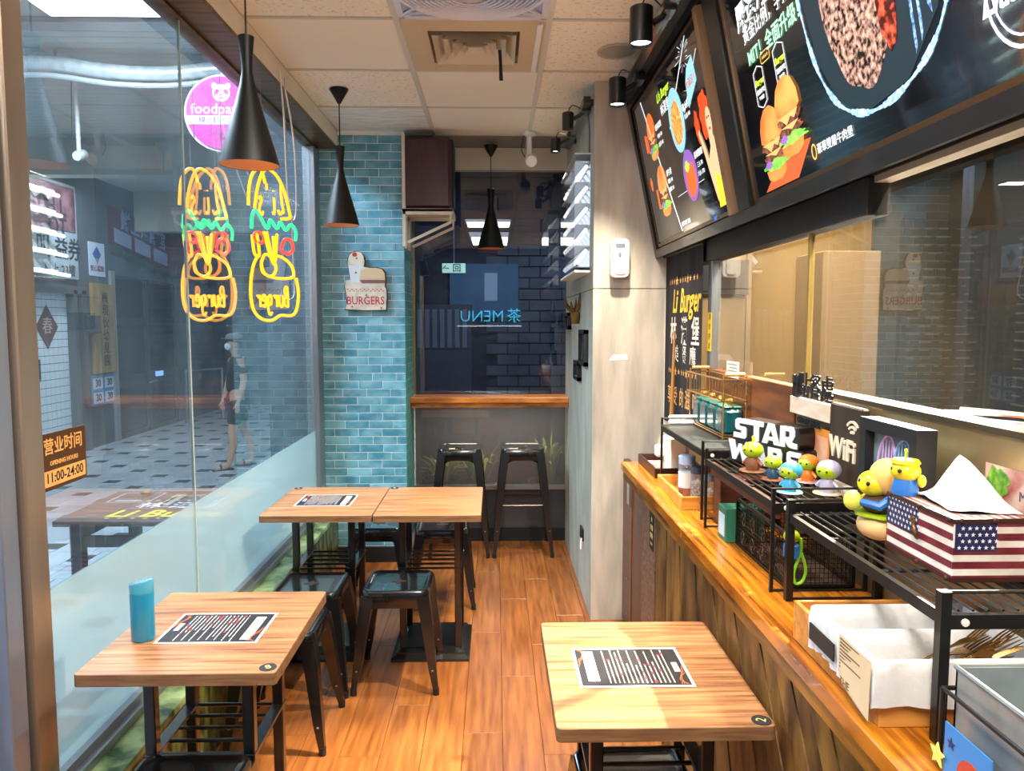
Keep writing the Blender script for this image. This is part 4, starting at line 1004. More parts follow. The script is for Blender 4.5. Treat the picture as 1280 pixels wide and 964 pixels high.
def neon(name, y, x0, x1, z0, z1, label, tr=0.0066):
    t = thing(name, label, 'neon sign', ((x0 + x1) / 2, y, z0), 0, 'neon burger signs')
    W_, H_ = x1 - x0, z1 - z0
    MB().box((x0 - 0.012, y + 0.012, z0 - 0.012), (x1 + 0.012, y + 0.017, z1 + 0.01)).build('acrylic_backing', ACRYL, t)
    def C(pts, k=7, closed=False, dy=0.0): return [(x0 + p.x * W_, y + dy, z0 + p.y * H_) for p in spline([(a, b, 0) for a, b in pts], k, closed)]
    amb = [[(0.0, 0.76), (0.04, 0.90), (0.14, 0.975), (0.28, 0.985), (0.36, 0.90)], [(0.13, 0.74), (0.20, 0.87), (0.30, 0.96), (0.43, 0.99), (0.62, 0.94), (0.76, 0.84), (0.86, 0.70), (0.84, 0.675), (0.66, 0.672)],
           [(0.30, 0.59), (0.50, 0.38), (0.57, 0.55), (0.58, 0.57)], [(0.36, 0.59), (0.46, 0.43), (0.52, 0.40), (0.50, 0.56)], [(0.06, 0.57), (0.1, 0.45), (0.2, 0.44), (0.16, 0.58)],
           [(0.24, 0.40), (0.26, 0.33), (0.45, 0.295), (0.72, 0.285), (0.90, 0.30), (0.88, 0.36), (0.74, 0.41), (0.56, 0.435), (0.50, 0.42)], [(0.30, 0.44), (0.24, 0.38), (0.30, 0.32), (0.44, 0.30), (0.54, 0.34), (0.50, 0.40), (0.38, 0.44), (0.30, 0.44)],
           [(0.18, 0.44), (0.06, 0.36), (0.0, 0.22), (0.04, 0.09), (0.20, 0.025), (0.42, 0.012), (0.58, 0.04), (0.66, 0.045), (0.86, 0.045), (0.96, 0.09), (1.0, 0.19), (0.96, 0.29)]]
    for a in amb: MB().tube(C(a), tr, 8).build('amber_tube', NY, t)
    MB().tube(C([(0.05, 0.61), (0.08, 0.70), (0.16, 0.725), (0.25, 0.68), (0.38, 0.61), (0.45, 0.665), (0.58, 0.61), (0.66, 0.65), (0.76, 0.60), (0.88, 0.635), (0.97, 0.59), (0.96, 0.53)]), tr, 8).build('green_tube', NG, t)
    MB().tube(C([(0.66, 0.48), (0.74, 0.54), (0.88, 0.525), (0.90, 0.47), (0.80, 0.445), (0.70, 0.46)], 6, True), tr, 8).build('red_tube', NR, t)
    MB().tube(C([(0.10, 0.57), (0.2, 0.585), (0.30, 0.56), (0.28, 0.52), (0.16, 0.525)], 6, True), tr, 8).build('red_tube', NR, t)
    def word(wd, u0, u1, v, h):
        n = len(wd); st = (u1 - u0) / n
        for i, ch in enumerate(wd):
            ux = u1 - st * (i + 0.0)          # mirrored: first letter at the right
            for s_ in GL[ch]:
                MB().tube(C([(ux - a * st * 1.15, v + b * h) for a, b in s_], 4, dy=0.006), tr * 0.8, 6).build('letter_tube', NY, t)
    word("Li's", 0.18, 0.74, 0.70, 0.20); word('Burger', 0.10, 0.80, 0.10, 0.13)
    MB().tube([(x0 + 0.3 * W_, y + 0.01, z1 + 0.01), (x0 + 0.3 * W_, y + 0.01, 2.62)], 0.0015, 4).build('hanging_wire', ALU, t)
    MB().tube([(x0 + 0.8 * W_, y + 0.01, z1 + 0.01), (x0 + 0.8 * W_, y + 0.01, 2.62)], 0.0015, 4).build('hanging_wire', ALU, t)
    return t
neon('neon_burger_sign', 3.40, -1.085, -0.875, 1.56, 2.235, 'amber neon burger sign hanging inside the window, the right one')
neon('neon_burger_sign', 3.40, -1.385, -1.152, 1.56, 2.235, 'amber neon burger sign hanging outside the window, the left one')

# ================================================================ PINK ROUND SIGN outside
t = thing('round_sign', 'pink round delivery sign hanging outside the window', 'sign', (-1.395, 4.0, 2.625))
FP = lambda y0: (lambda u, v, w: (-1.395 + u * 0.87, y0 - w, 2.625 + v * 0.87))
PK = emis('sign_pink', '#d94fa8', 0.24)
MB().prism(disc(0, 0, 0.222, n=48), FP(4.05), 0.055).build('rim', mat('sign_rim', '#e9dce8', 0.3), t)
MB().prism(disc(0, 0, 0.208, n=48), FP(3.994), 0.003).build('pink_face', PK, t)
on(t, 'white_band', emis('sign_white', '#f5e6f2', 0.35), [[(-0.197, -0.065), (0.197, -0.065), (0.207, -0.015), (-0.207, -0.015)]], FP(3.9905))
pw = emis('sign_white2', '#fff4fb', 0.4)
pd = [disc(-0.0, 0.115, 0.052, 0.05, 28), disc(-0.04, 0.155, 0.017, n=14), disc(0.04, 0.155, 0.017, n=14)]
on(t, 'bear_head', pw, pd, FP(3.9905)); on(t, 'bear_marks', PK, [[(-0.040, 0.100), (-0.018, 0.112), (-0.012, 0.130), (-0.028, 0.136), (-0.042, 0.120)], [(0.040, 0.100), (0.018, 0.112), (0.012, 0.130), (0.028, 0.136), (0.042, 0.120)], disc(0, 0.104, 0.007, 0.005, 10), disc(0, 0.086, 0.012, 0.005, 12)], FP(3.9895))
m = MB(); text(m, 'foodpanda', 0.085, FP(3.9905), (0, 0.022), depth=0.0005, bold=0.0008); m.build('sign_lettering', pw, t)
m = MB(); text(m, '線上訂・立即送', 0.042, FP(3.989), (0.01, -0.042), depth=0.0005); text(m, '⌂', 0.06, FP(3.99), (0, -0.13), depth=0.0005); m.build('band_lettering', mat('sign_grey', '#7a6a86', 0.5), t)
MB().tube([(-1.395, 4.02, 2.81), (-1.395, 4.02, 3.57)], 0.008, 6).build('hanger', ALU, t)

# ================================================================ BURGERS PLAQUE on the pillar
t = thing('burgers_plaque', 'cream wooden plaque reading burgers, shaped as a shake and bun', 'plaque', (-0.82, 4.86, 1.63))
X0, Z0, S_ = -0.957, 1.632, 0.0331 / 55 * 0.5 * 1.0
sc_ = 0.272 / 455.0
def PF(y0): return lambda u, v, w: (-0.957 + (u - 212) * sc_, y0 - w, 1.634 + (715 - v) * sc_)
out = [(212, 705), (235, 640), (228, 560), (215, 480), (218, 410), (240, 402), (268, 395), (262, 300), (245, 220), (250, 165), (275, 110), (330, 86), (390, 95), (425, 140), (440, 185), (430, 245), (500, 258), (560, 255), (620, 270), (650, 310), (655, 380), (648, 470), (665, 500), (668, 580), (660, 650), (660, 712), (440, 718)]
MB().prism(out, PF(4.86), 0.022).build('backing', mat('plaque_edge', '#4a3524', 0.7), t)
def shr(P, k=6):
    c = Vector((sum(p[0] for p in P) / len(P), sum(p[1] for p in P) / len(P)))
    return [(p[0] + (k if p[0] < c.x else -k), p[1] + (k if p[1] < c.y else -k)) for p in P]
MB().prism(shr(out, 8), PF(4.838), 0.003).build('cream_face', mat('plaque_cream', '#cfc2ac', 0.7, 0, '#e8e0d0', 20), t)
on(t, 'shake_cup', mat('cup_white', '#dfe6ea', 0.6), [[(262, 235), (420, 235), (385, 300), (375, 420), (290, 420)]], PF(4.8348), 0.001)
on(t, 'shake_cream', mat('cup_cream', '#ece3cf', 0.6), [disc(345, 165, 80, 70, 24)], PF(4.8348), 0.001)
on(t, 'bun', mat('plaque_bun', '#dcc59c', 0.6), [[(385, 380), (390, 310), (430, 270), (560, 265), (620, 285), (640, 330), (642, 380)]], PF(4.8345), 0.0012)
on(t, 'burger_filling', mat('plaque_meat', '#8a5560', 0.6), [[(380, 390), (642, 390), (645, 422), (400, 425)]], PF(4.834), 0.0014)
PR = mat('plaque_red', '#c13a4a', 0.6)
on(t, 'cherry', PR, [disc(330, 125, 26, 24, 16)], PF(4.8336), 0.0012)
on(t, 'check_band', PR, [[(240 + i * 22, 480 + (i % 2) * 16), (251 + i * 22, 488 + (i % 2) * 16), (262 + i * 22, 480 + (i % 2) * 16), (251 + i * 22, 500 + (i % 2) * 16)] for i in range(18)], PF(4.8348), 0.001)
m = MB(); text(m, 'BURGERS', 0.072, lambda u, v, w: (-0.823 + u, 4.8345 - w, 1.696 + v), depth=0.001, xs=0.80, bold=0.0006); m.build('plaque_lettering', PR, t)
on(t, 'pin', mat('pin', '#6d6a58', 0.4, 0.6), [disc(295, 672, 9), disc(603, 685, 9), disc(447, 550, 9), disc(340, 315, 10), disc(350, 165, 9)], PF(4.833), 0.002)

# ================================================================ MAROON BOX on bracket
t = thing('wall_loudspeaker', 'large dark maroon cabinet on a cream wall bracket beside the brick pillar', 'loudspeaker', (-0.41, 4.9, 2.25))
MB().box((-0.572, 4.76, 2.262), (-0.272, 5.08, 2.70), 0.02).build('cabinet', mat('maroon', '#341820', 0.35, 0, '#43222a', 3, (6, 6, 1), 4), t)
MB().box((-0.29, 4.79, 2.28), (-0.262, 5.05, 2.69), 0.008).build('grille', MATBLK, t)
BRK = mat('bracket_cream', '#d8cdb9', 0.5)
q = MB(); q.box((-0.575, 4.755, 2.225), (-0.262, 4.785, 2.262), 0.002).box((-0.575, 5.04, 2.225), (-0.262, 5.07, 2.262), 0.002).box((-0.575, 4.755, 2.245), (-0.262, 5.07, 2.262)); q.build('bracket_tray', BRK, t)
for yy in (4.77, 5.05): MB().tube([(-0.277, yy, 2.23), (-0.277, yy, 2.18), (-0.545, yy, 2.055)], 0.012, 4).build('bracket_strut', BRK, t)
q = MB(); q.box((-0.575, 4.86, 2.03), (-0.56, 4.89, 2.25)).box((-0.575, 5.04, 2.03), (-0.56, 5.07, 2.25)).box((-0.575, 4.755, 2.03), (-0.555, 4.79, 2.72)); q.build('bracket_plate', BRK, t)

# ================================================================ LIGHT BOX on the column
t = thing('light_box', 'clear acrylic light box full of slanted white tubes on the grey wall', 'light box', (0.45, 4.36, 2.1))
lx0, lx1, ly0, ly1, lz0, lz1 = 0.408, 0.494, 3.95, 4.78, 1.83, 2.42
MB().box((lx1 - 0.006, ly0, lz0), (lx1, ly1, lz1)).build('back_plate', mat('mirror_plate', '#cfd8da', 0.12, 0.9), t)
MB().box((lx0, ly0, lz0), (lx0 + 0.004, ly1, lz1)).build('front_cover', ACRYL, t)
MB().box((lx0 + 0.004, ly0, lz0), (lx1 - 0.006, ly0 + 0.004, lz1)).build('end_cover', ACRYL, t)
q = MB(); q.box((lx0, ly0, lz0 - 0.012), (lx1, ly1, lz0), 0.002).box((lx0, ly0, lz1), (lx1, ly1, lz1 + 0.006)); q.build('edge_tray', mat('tray_white', '#e6eae8', 0.35), t)
TUBE = emis('display_tube', '#f4f8ff', 0.5); rods = None
for j in range(5):
    for i in range(6):
        yy = ly0 + 0.05 + i * 0.135; zz = lz0 + 0.075 + j * 0.108
        o = MB().tube([(lx0 + 0.014, yy, zz - 0.035), (lx1 - 0.016, yy + 0.012, zz + 0.035)], 0.011, 8).build('display_tube', TUBE, t)
        MB().tube([(lx0 + 0.014, yy + 0.03, zz - 0.02), (lx1 - 0.016, yy + 0.03, zz + 0.045)], 0.006, 6).build('display_rod', WHITE, t)
q = MB()
for j in range(6): q.box((lx0 + 0.006, ly0 + 0.006, lz0 + 0.015 + j * 0.108), (lx1 - 0.008, ly1 - 0.006, lz0 + 0.018 + j * 0.108))
q.build('inner_shelf', ALU, t)

# small wall pieces on the column side
def wall_frame(y0, y1, z0, z1, label):
    t = thing('wall_picture', label, 'picture frame', (0.49, (y0 + y1) / 2, (z0 + z1) / 2))
    q = MB(); w = 0.022
    for a in ((y0, z0, y1, z0 + w), (y0, z1 - w, y1, z1), (y0, z0, y0 + w, z1), (y1 - w, z0, y1, z1)): q.box((0.470, a[0], a[1]), (0.494, a[2], a[3]))
    q.build('frame', MATBLK, t)
    MB().box((0.484, y0 + w, z0 + w), (0.490, y1 - w, z1 - w)).build('picture', mat('frame_print', '#4c565c', 0.2, 0, '#20262b', 12), t)
wall_frame(4.02, 4.30, 1.325, 1.52, 'tall black framed picture on the grey wall near the column corner')
wall_frame(4.33, 4.58, 1.222, 1.335, 'small black framed picture low beside the tall one')
wall_frame(4.93, 5.22, 1.515, 1.625, 'small black framed picture next to the back window')
t = thing('antler_hook', 'bronze antler shaped wall hook on the grey wall', 'wall hook', (0.49, 4.45, 1.62))
AM = mat('antler_bronze', '#4a3213', 0.4, 0.4, '#8a6a34', 12)
MB().lathe([(0.0, -0.035), (0.022, -0.033), (0.026, 0.0), (0.030, 0.035), (0.0, 0.04)], (0.468, 4.45, 1.585), 16).build('stem', AM, t)
for (a, b, c) in ((-0.06, 0.02, 0.10), (-0.03, -0.03, 0.07), (0.02, -0.05, 0.12), (0.01, 0.04, 0.09)):
    MB().tube(spline([(0.468, 4.45, 1.61), (0.468 + a * 0.7, 4.45 + b, 1.61 + c * 0.4), (0.468 + a, 4.45 + b * 1.4, 1.61 + c)], 5), [0.012] * 6 + [0.009, 0.008, 0.006, 0.004, 0.003][:5], 8).build('antler', AM, t)
t = thing('wall_socket', 'black wall socket low on the grey wall with a hanging tab', 'socket', (0.49, 4.2, 0.36))
MB().box((0.482, 4.16, 0.33), (0.495, 4.26, 0.40), 0.003).build('plate', MATBLK, t)
MB().tube([(0.480, 4.16, 0.35), (0.476, 4.15, 0.29)], 0.006, 6).build('tab', WHITE, t)
t = thing('air_freshener', 'white wall mounted scent dispenser on the grey column', 'dispenser', (0.62, 3.85, 1.88))
MB().prism(rrect(0.575, 1.785, 0.665, 1.975, 0.024, 6), lambda u, v, w: (u, 3.850 - w, v), 0.062).build('housing', WHITE, t)
MB().prism(rrect(0.590, 1.800, 0.650, 1.960, 0.02, 6), lambda u, v, w: (u, 3.788 - w, v), 0.006).build('cover', mat('cover_white', '#f2f0ec', 0.35), t)
MB().prism(rrect(0.597, 1.928, 0.643, 1.950, 0.004, 3), lambda u, v, w: (u, 3.782 - w, v), 0.001).build('display', mat('lcd', '#6c7887', 0.3), t)
MB().prism(disc(0.618, 1.895, 0.008, 0.013), lambda u, v, w: (u, 3.782 - w, v), 0.003).build('button', mat('lcd', '#6c7887'), t)
t = thing('paper_scrap', 'torn strip of white paper stuck on the grey column', 'paper', (0.63, 3.85, 1.39))
MB().prism([(0.578, 1.365), (0.60, 1.395), (0.672, 1.398), (0.675, 1.370)], lambda u, v, w: (u, 3.8497 - w, v), 0.0008).build('scrap', mat('paper_white', '#f3efe9', 0.8), t)

# ================================================================ BANNER at the kitchen entrance
t = thing('cloth_banner', 'black cloth banner with gold script and white characters by the kitchen', 'banner', (0.89, 3.45, 1.5))
b0, b1 = 3.845, 3.16
def BX(u, v): return 0.866 + 0.0022 * math.sin(u * 24) + 0.001 * math.sin(u * 51 + v * 3)
FBn = lambda u, v, w: (BX(u, v) - w, b0 - u, v)
n = 36; vs = []; fs = []
for j in range(13):
    z = 1.06 + (1.885 - 1.06) * j / 12
    for i in range(n + 1): vs.append(FBn((b0 - b1) * i / n, z, 0))
for j in range(12):
    for i in range(n): a = j * (n + 1) + i; fs.append((a, a + 1, a + n + 2, a + n + 1))
MB().add(vs, fs, True).build('cloth', mat('banner_cloth', '#10131f', 0.9, bump=0.2, bscale=80), t)
YL = mat('banner_gold', '#e6c63c', 0.6); WH = mat('banner_white', '#e4e0dc', 0.7)
FB = lambda u, v, w: (BX(u, v) - 0.0008 - w, b0 - u, v)
m = MB(); text(m, 'Li Burger', 0.155, FB, (0.40, 1.655), depth=0.0004, shear=0.25, bold=0.003, xs=0.84)
m.build('gold_script', YL, t)
m = MB()
for i, ch in enumerate('林漢堡'): text(m, ch, 0.135, FB, (0.18 + i * 0.20, 1.51), depth=0.0004, bold=0.002)
for i, ch in enumerate('美餐廳'): text(m, ch, 0.085, FB, (0.24 + i * 0.15, 1.405), depth=0.0004, bold=0.001)
m.build('white_characters', WH, t)
m = MB()
for i, ch in enumerate('享受的滋味'): text(m, ch, 0.095, FB, (0.11 + i * 0.12, 1.20), depth=0.0004, bold=0.001)
for zz in (1.755, 1.325):
    for i in range(11): m.prism(star(0.09 + i * 0.05, zz, 0.024 if i in (3, 7) else 0.015), FB, 0.0005)
m.build('gold_stars', mat('banner_tan', '#dba766', 0.6), t)
MB().tube([(0.855, 3.86, 1.89), (0.862, 3.15, 1.89)], 0.008, 8).build('rod', MATBLK, t)
t = thing('pole', 'slim golden wooden pole leaning before the black banner', 'pole', (0.83, 3.6, 0.92))
MB().tube([(0.838, 3.58, 0.92), (0.845, 3.58, 1.25), (0.85, 3.58, 1.52)], [0.015, 0.008, 0.005], 8).build('shaft', mat('pole_gold', '#b5803a', 0.4), t)
t = thing('yellow_sticker', 'yellow vertical sticker on the window frame edge', 'sticker', (0.88, 3.12, 1.5))
MB().box((0.8825, 3.085, 1.44), (0.8848, 3.135, 1.60)).build('sheet', mat('sticker_yellow', '#e9c41e', 0.5), t)
m = MB()
for i, ch in enumerate('請勿停留'): text(m, ch, 0.028, lambda u, v, w: (0.8824 - w, 3.11 - u, v), (0, 1.58 - i * 0.04), depth=0.0003)
m.build('sticker_lettering', MATBLK, t)
# ================================================================ RACKS ON THE COUNTER
CT = 0.92
RB = mat('rack_black', '#121110', 0.4, 0.2, coat=0.2)
def rack(x0, x1, y0, y1, zt, label, solid=False, r=0.0045, sq=0.012):
    t = thing('counter_rack', label, 'rack', ((x0 + x1) / 2, (y0 + y1) / 2, CT), 0, 'black metal counter racks')
    for x in (x0, x1):
        for y in (y0, y1):
            MB().cbox((x, y, (CT + zt) / 2 + 0.014), (sq, sq, zt - CT + 0.028)).build('leg', RB, t)
    q = MB(); zr = zt - 0.006
    for y in (y0, y1): q.box((x0, y - sq / 3, zt - 0.03), (x1, y + sq / 3, zt - 0.008))
    for x in (x0, x1): q.box((x - sq / 3, y0, zt - 0.024), (x + sq / 3, y1, zt - 0.004))
    q.build('shelf_frame', RB, t)
    for y in (y0, y1):
        for z in (zt + 0.026, CT + 0.004): MB().tube([(x0, y, z), (x1, y, z)], 0.003, 6).build('end_rail', RB, t)
    if solid:
        MB().box((x0 - 0.004, y0 - 0.004, zt - 0.006), (x1 + 0.004, y1 + 0.004, zt), 0.002).build('shelf_board', mat('black_board', '#1c1f20', 0.35, 0, '#292d2e', 8, (8, 1, 1)), t)
    else:
        n = int((x1 - x0) / 0.021)
        for i in range(1, n):
            x = x0 + (x1 - x0) * i / n; MB().tube([(x, y0, zt - 0.003), (x, y1, zt - 0.003)], 0.0022, 6).build('shelf_wire', RB, t)
        for k in (0.33, 0.66): y = y0 + (y1 - y0) * k; MB().tube([(x0, y, zt - 0.007), (x1, y, zt - 0.007)], 0.003, 6).build('cross_wire', RB, t)
    for x in (x0 + 0.03,):
        MB().lathe([(0.006, 0), (0.006, 0.003), (0.0, 0.004)], (0, 0, 0), 12).build('screw_head', WHITE, t, world=False)
        s_ = kids(t)[-1]; 
    sc = [c for c in kids(t) if c.name.startswith('screw_head')][0]
    sc.rotation_euler = (PI / 2, 0, 0); sc.location = (x0 + 0.03 - (x0 + x1) / 2, y0 - sq / 3 - (y0 + y1) / 2, zt - 0.019 - CT)
    return t
rack(0.668, 0.878, 2.40, 3.00, 1.150, 'black rack with a solid top holding the teal jars, at the far counter end', True, sq=0.008)
rack(0.652, 0.878, 1.735, 2.30, 1.142, 'black wire rack holding the white lettered block and small toys', sq=0.008)
rack(0.672, 0.878, 1.09, 1.68, 1.128, 'nearest black wire rack holding the flag tissue box', sq=0.016)
# walnut box front standing under the middle rack
t = thing('walnut_box', 'dark walnut box with a lighter inside standing under the middle rack', 'box', (0.78, 2.3, CT))
WN = mat('walnut_box', '#3d1c12', 0.4, 0, '#5a3020', 3, (1, 2, 14), 4)
q = MB(); q.box((0.66, 1.74, 1.095), (0.672, 2.28, 1.132)); q.build('side_board', WN, t)
MB().box((0.70, 2.31, CT), (0.87, 2.385, 1.07), 0.003).build('body', WN, t)

# wire basket
t = thing('wire_basket', 'black wire mesh basket with scroll sides under the toy rack', 'basket', (0.775, 1.94, CT))
bx0, bx1, by0, by1, bz0, bz1 = 0.692, 0.862, 1.752, 2.128, CT + 0.002, 1.052
q = MB(); w = 0.008
for z in (bz0 + 0.004, bz1): q.box((bx0, by0, z - w / 2), (bx1, by0 + w, z + w / 2)).box((bx0, by1 - w, z - w / 2), (bx1, by1, z + w / 2)).box((bx0, by0, z - w / 2), (bx0 + w, by1, z + w / 2)).box((bx1 - w, by0, z - w / 2), (bx1, by1, z + w / 2))
for x in (bx0, bx1 - w):
    for y in (by0, by1 - w): q.box((x, y, bz0), (x + w, y + w, bz1))
q.build('frame', RB, t)
def mesh_wall(fix, a0, a1, ax, n, parent, name='mesh_side'):
    q = MB(); r = 0.0009
    for i in range(n + 1):
        a = a0 + (a1 - a0) * i / n
        q.tube([(fix, a, bz0), (fix, a, bz1)] if ax == 'x' else [(a, fix, bz0), (a, fix, bz1)], r, 4, caps=False)
    for j in range(11):
        z = bz0 + (bz1 - bz0) * j / 11
        q.tube([(fix, a0, z), (fix, a1, z)] if ax == 'x' else [(a0, fix, z), (a1, fix, z)], r, 4, caps=False)
    return q.build(name, RB, parent)
mesh_wall(bx0 + 0.004, by0, by1, 'x', 34, t); mesh_wall(bx1 - 0.004, by0, by1, 'x', 34, t); mesh_wall(by0 + 0.004, bx0, bx1, 'y', 16, t); mesh_wall(by1 - 0.004, bx0, bx1, 'y', 16, t)
for k in range(4):
    cy = 1.83 + k * 0.075; q = MB()
    for sg in (1, -1): q.tube([(bx0 - 0.001, cy + sg * 0.022 * (1 - i / 22) * math.cos(i * 0.5) , bz0 + 0.062 + sg * 0.026 * (1 - i / 22) * math.sin(i * 0.5) + sg * 0.024) for i in range(20)], 0.0022, 6)
    q.build('scroll', RB, t)
MB().box((bx0, by0, bz0), (bx1, by1, bz0 + 0.002)).build('floor_mesh', mat('basket_floor', '#3a2414', 0.6), t)
# things inside the basket: papers and card boxes
t = thing('card_box', 'green edged card box at the far end of the wire basket', 'box', (0.70, 2.17, CT))
MB().box((0.665, 2.136, CT), (0.78, 2.21, 1.02), 0.002).build('carton', mat('carton_green', '#1f5b46', 0.5, 0, '#2a7a5c', 3), t)
MB().box((0.664, 2.145, 0.935), (0.665, 2.20, 1.0)).build('pale_label', mat('label_blue', '#a9c6d2', 0.5), t)

# light wooden tray with spice jars
def tray(name, x0, x1, y0, y1, h, m, label, cat='tray', th=0.009, group=None, handle=False):
    t = thing(name, label, cat, ((x0 + x1) / 2, (y0 + y1) / 2, CT), 0, group)
    MB().box((x0 + th, y0 + th, CT), (x1 - th, y1 - th, CT + 0.006)).build('bottom', m, t)
    for a in ((x0, y0, x1, y0 + th), (x0, y1 - th, x1, y1), (x0, y0 + th, x0 + th, y1 - th), (x1 - th, y0 + th, x1, y1 - th)):
        MB().box((a[0], a[1], CT), (a[2], a[3], CT + h), 0.0015).build('side', m, t)
    if handle: MB().prism(rrect((x0 + x1) / 2 - 0.045, CT + 0.018, (x0 + x1) / 2 + 0.045, CT + 0.03, 0.005), lambda u, v, w: (u, y0 - w, v), 0.0012).build('handle_slot', mat('slot_shade', '#a8763c', 0.5), t)
    return t
PINE = mat('bamboo_tray', '#c3822f', 0.4, 0, '#dfa552', 3, (1, 14, 14), 4)
tray('wooden_tray', 0.634, 0.842, 2.525, 2.915, 0.045, PINE, 'light bamboo tray holding three spice jars', handle=True)
tray('dark_tray', 0.652, 0.87, 3.045, 3.41, 0.042, mat('dark_tray', '#2c1510', 0.35), 'dark brown serving tray at the far counter end')
t = thing('red_mat', 'red and white patterned napkin lying in the dark tray', 'napkin', (0.72, 3.25, CT))
MB().box((0.665, 3.12, CT + 0.0065), (0.76, 3.38, CT + 0.016), 0.003).build('cloth', mat('red_napkin', '#c43a3a', 0.8, 0, '#e8c8c0', 30), t)
def jar(x, y, r, h, capm, bodym, fillm, fh, label, capw=1.0):
    z = CT + 0.007; t = thing('spice_jar', label, 'jar', (x, y, z), 0, 'spice jars in the bamboo tray')
    MB().lathe([(0.0, 0.0), (r * 0.9, 0.0), (r, 0.006), (r, h * 0.76), (r * 0.82, h * 0.8)], (x, y, z), 20).build('glass_body', bodym, t)
    MB().lathe([(0.0, 0.003), (r * 0.9, 0.003), (r * 0.93, fh * 0.8), (0.0, fh)], (x, y, z), 18).build('contents', fillm, t)
    MB().lathe([(r * 0.86, h * 0.79), (r * capw, h * 0.8), (r * capw, h * 0.985), (r * 0.9 * capw, h), (0.0, h)], (x, y, z), 20).build('cap', capm, t)
    return t
JG = glass('jar_glass', 1.45, (0.93, 0.93, 0.95), film=0.18, filmcol='#d8dde2')
j = jar(0.695, 2.70, 0.030, 0.150, mat('cap_blue', '#9fb1cf', 0.4), JG, mat('chili_red', '#7d2c12', 0.6, 0, '#b0521e', 60), 0.055, 'tallest jar with a pale blue cap and red powder')
MB().lathe([(0.0308, 0.035), (0.0308, 0.09)], (0.695, 2.70, CT + 0.007), 20).build('paper_wrap', mat('jar_paper', '#dcdad8', 0.6), j)
jar(0.715, 2.615, 0.028, 0.128, mat('cap_smoke', '#4a4f58', 0.2, 0.5), JG, mat('pepper_mix', '#4a4038', 0.7, 0, '#c9b8a4', 120), 0.085, 'middle jar with a dark cap and mixed pepper')
jar(0.745, 2.575, 0.022, 0.105, mat('cap_clear', '#8a97a6', 0.2, 0.4), JG, mat('pink_salt', '#c99f8a', 0.7, 0, '#e4d2c4', 100), 0.06, 'shortest jar with a grey cap and pinkish salt')
# white sauce dispenser
t = thing('sauce_dispenser', 'white plastic pump dispenser behind the spice jars', 'dispenser', (0.745, 3.10, CT))
MB().box((0.70, 3.06, CT + 0.008), (0.80, 3.16, 1.10), 0.02).build('body', mat('ivory', '#eee6dc', 0.4), t)
MB().box((0.665, 3.09, 1.0), (0.705, 3.13, 1.05), 0.008).build('spout', mat('ivory', '#eee6dc'), t)
MB().box((0.70, 3.07, 1.10), (0.80, 3.15, 1.13), 0.01).build('lid', mat('ivory', '#eee6dc'), t)
t = thing('white_holder', 'white plastic lever holder on the far rack end', 'holder', (0.73, 2.97, 1.15))
MB().box((0.695, 2.985, 1.151), (0.80, 3.02, 1.168), 0.006).build('lever', WHITE, t)
MB().box((0.70, 3.005, 1.168), (0.86, 3.035, 1.185), 0.006).build('top_lever', WHITE, t)
MB().box((0.81, 2.99, 1.15), (0.85, 3.03, 1.172), 0.004).build('red_clip', mat('clip_red', '#a8303c', 0.4), t)

# gold caddy with teal jars and wire basket on top
t = thing('gold_caddy', 'gold wire caddy holding four teal jars under a wire basket', 'caddy', (0.84, 2.82, 1.15))
GW = mat('gold_wire', '#b5905a', 0.25, 0.8); cx0, cx1, cy0, cy1 = 0.792, 0.872, 2.60, 3.05
q = MB(); q.tube([(cx0, cy0, 1.158), (cx1, cy0, 1.158), (cx1, cy1, 1.158), (cx0, cy1, 1.158)], 0.003, 6, True).tube([(cx0, cy0, 1.166), (cx1, cy0, 1.166), (cx1, cy1, 1.166), (cx0, cy1, 1.166)], 0.002, 6, True)
q.build('base_wire', GW, t)
for (x, y) in ((cx0, cy0), (cx0, cy1), (cx1, cy0), (cx1, cy1)): MB().tube([(x, y, 1.151), (x, y, 1.375)], 0.0032, 6).build('post', GW, t)
MB().tube([(cx0, cy0, 1.27), (cx0 + 0.03, cy0, 1.27), (cx0 + 0.04, cy0, 1.26)], 0.003, 6).build('hook', GW, t)
bz = (1.285, 1.36)
q = MB()
for z in bz: q.tube([(cx0 - 0.01, cy0 - 0.01, z), (cx1 + 0.005, cy0 - 0.01, z), (cx1 + 0.005, cy1 + 0.01, z), (cx0 - 0.01, cy1 + 0.01, z)], 0.003, 6, True)
for i in range(14): y = cy0 - 0.01 + (cy1 - cy0 + 0.02) * i / 13; q.tube([(cx0 - 0.01, y, bz[1]), (cx0 - 0.01, y, bz[0]), (cx1 + 0.005, y, bz[0]), (cx1 + 0.005, y, bz[1])], 0.0013, 4)
for k in range(3): q.tube([(cx0 + 0.015 + k * 0.025 + 0.016 * math.cos(a * PI / 8), cy0 - 0.01, 1.322 + 0.028 * math.sin(a * PI / 8)) for a in range(16)], 0.0014, 4, True)
q.build('basket_wire', GW, t)
for (ya, yb) in ((2.60, 2.60), (3.04, 3.04)): MB().tube([(cx0 + 0.005, ya, 1.378), (cx1 - 0.008, yb, 1.378)], 0.007, 10).build('wooden_grip', mat('grip_wood', '#c98d58', 0.5), t)
TEAL = mat('teal_glaze', '#04454c', 0.12, 0, '#075a60', 12, (8, 8, 0.6), 2, bump=0.3, bscale=30, coat=0.8)
GOLDK = mat('gold_knob', '#c58b3e', 0.2, 0.85)
j0 = None
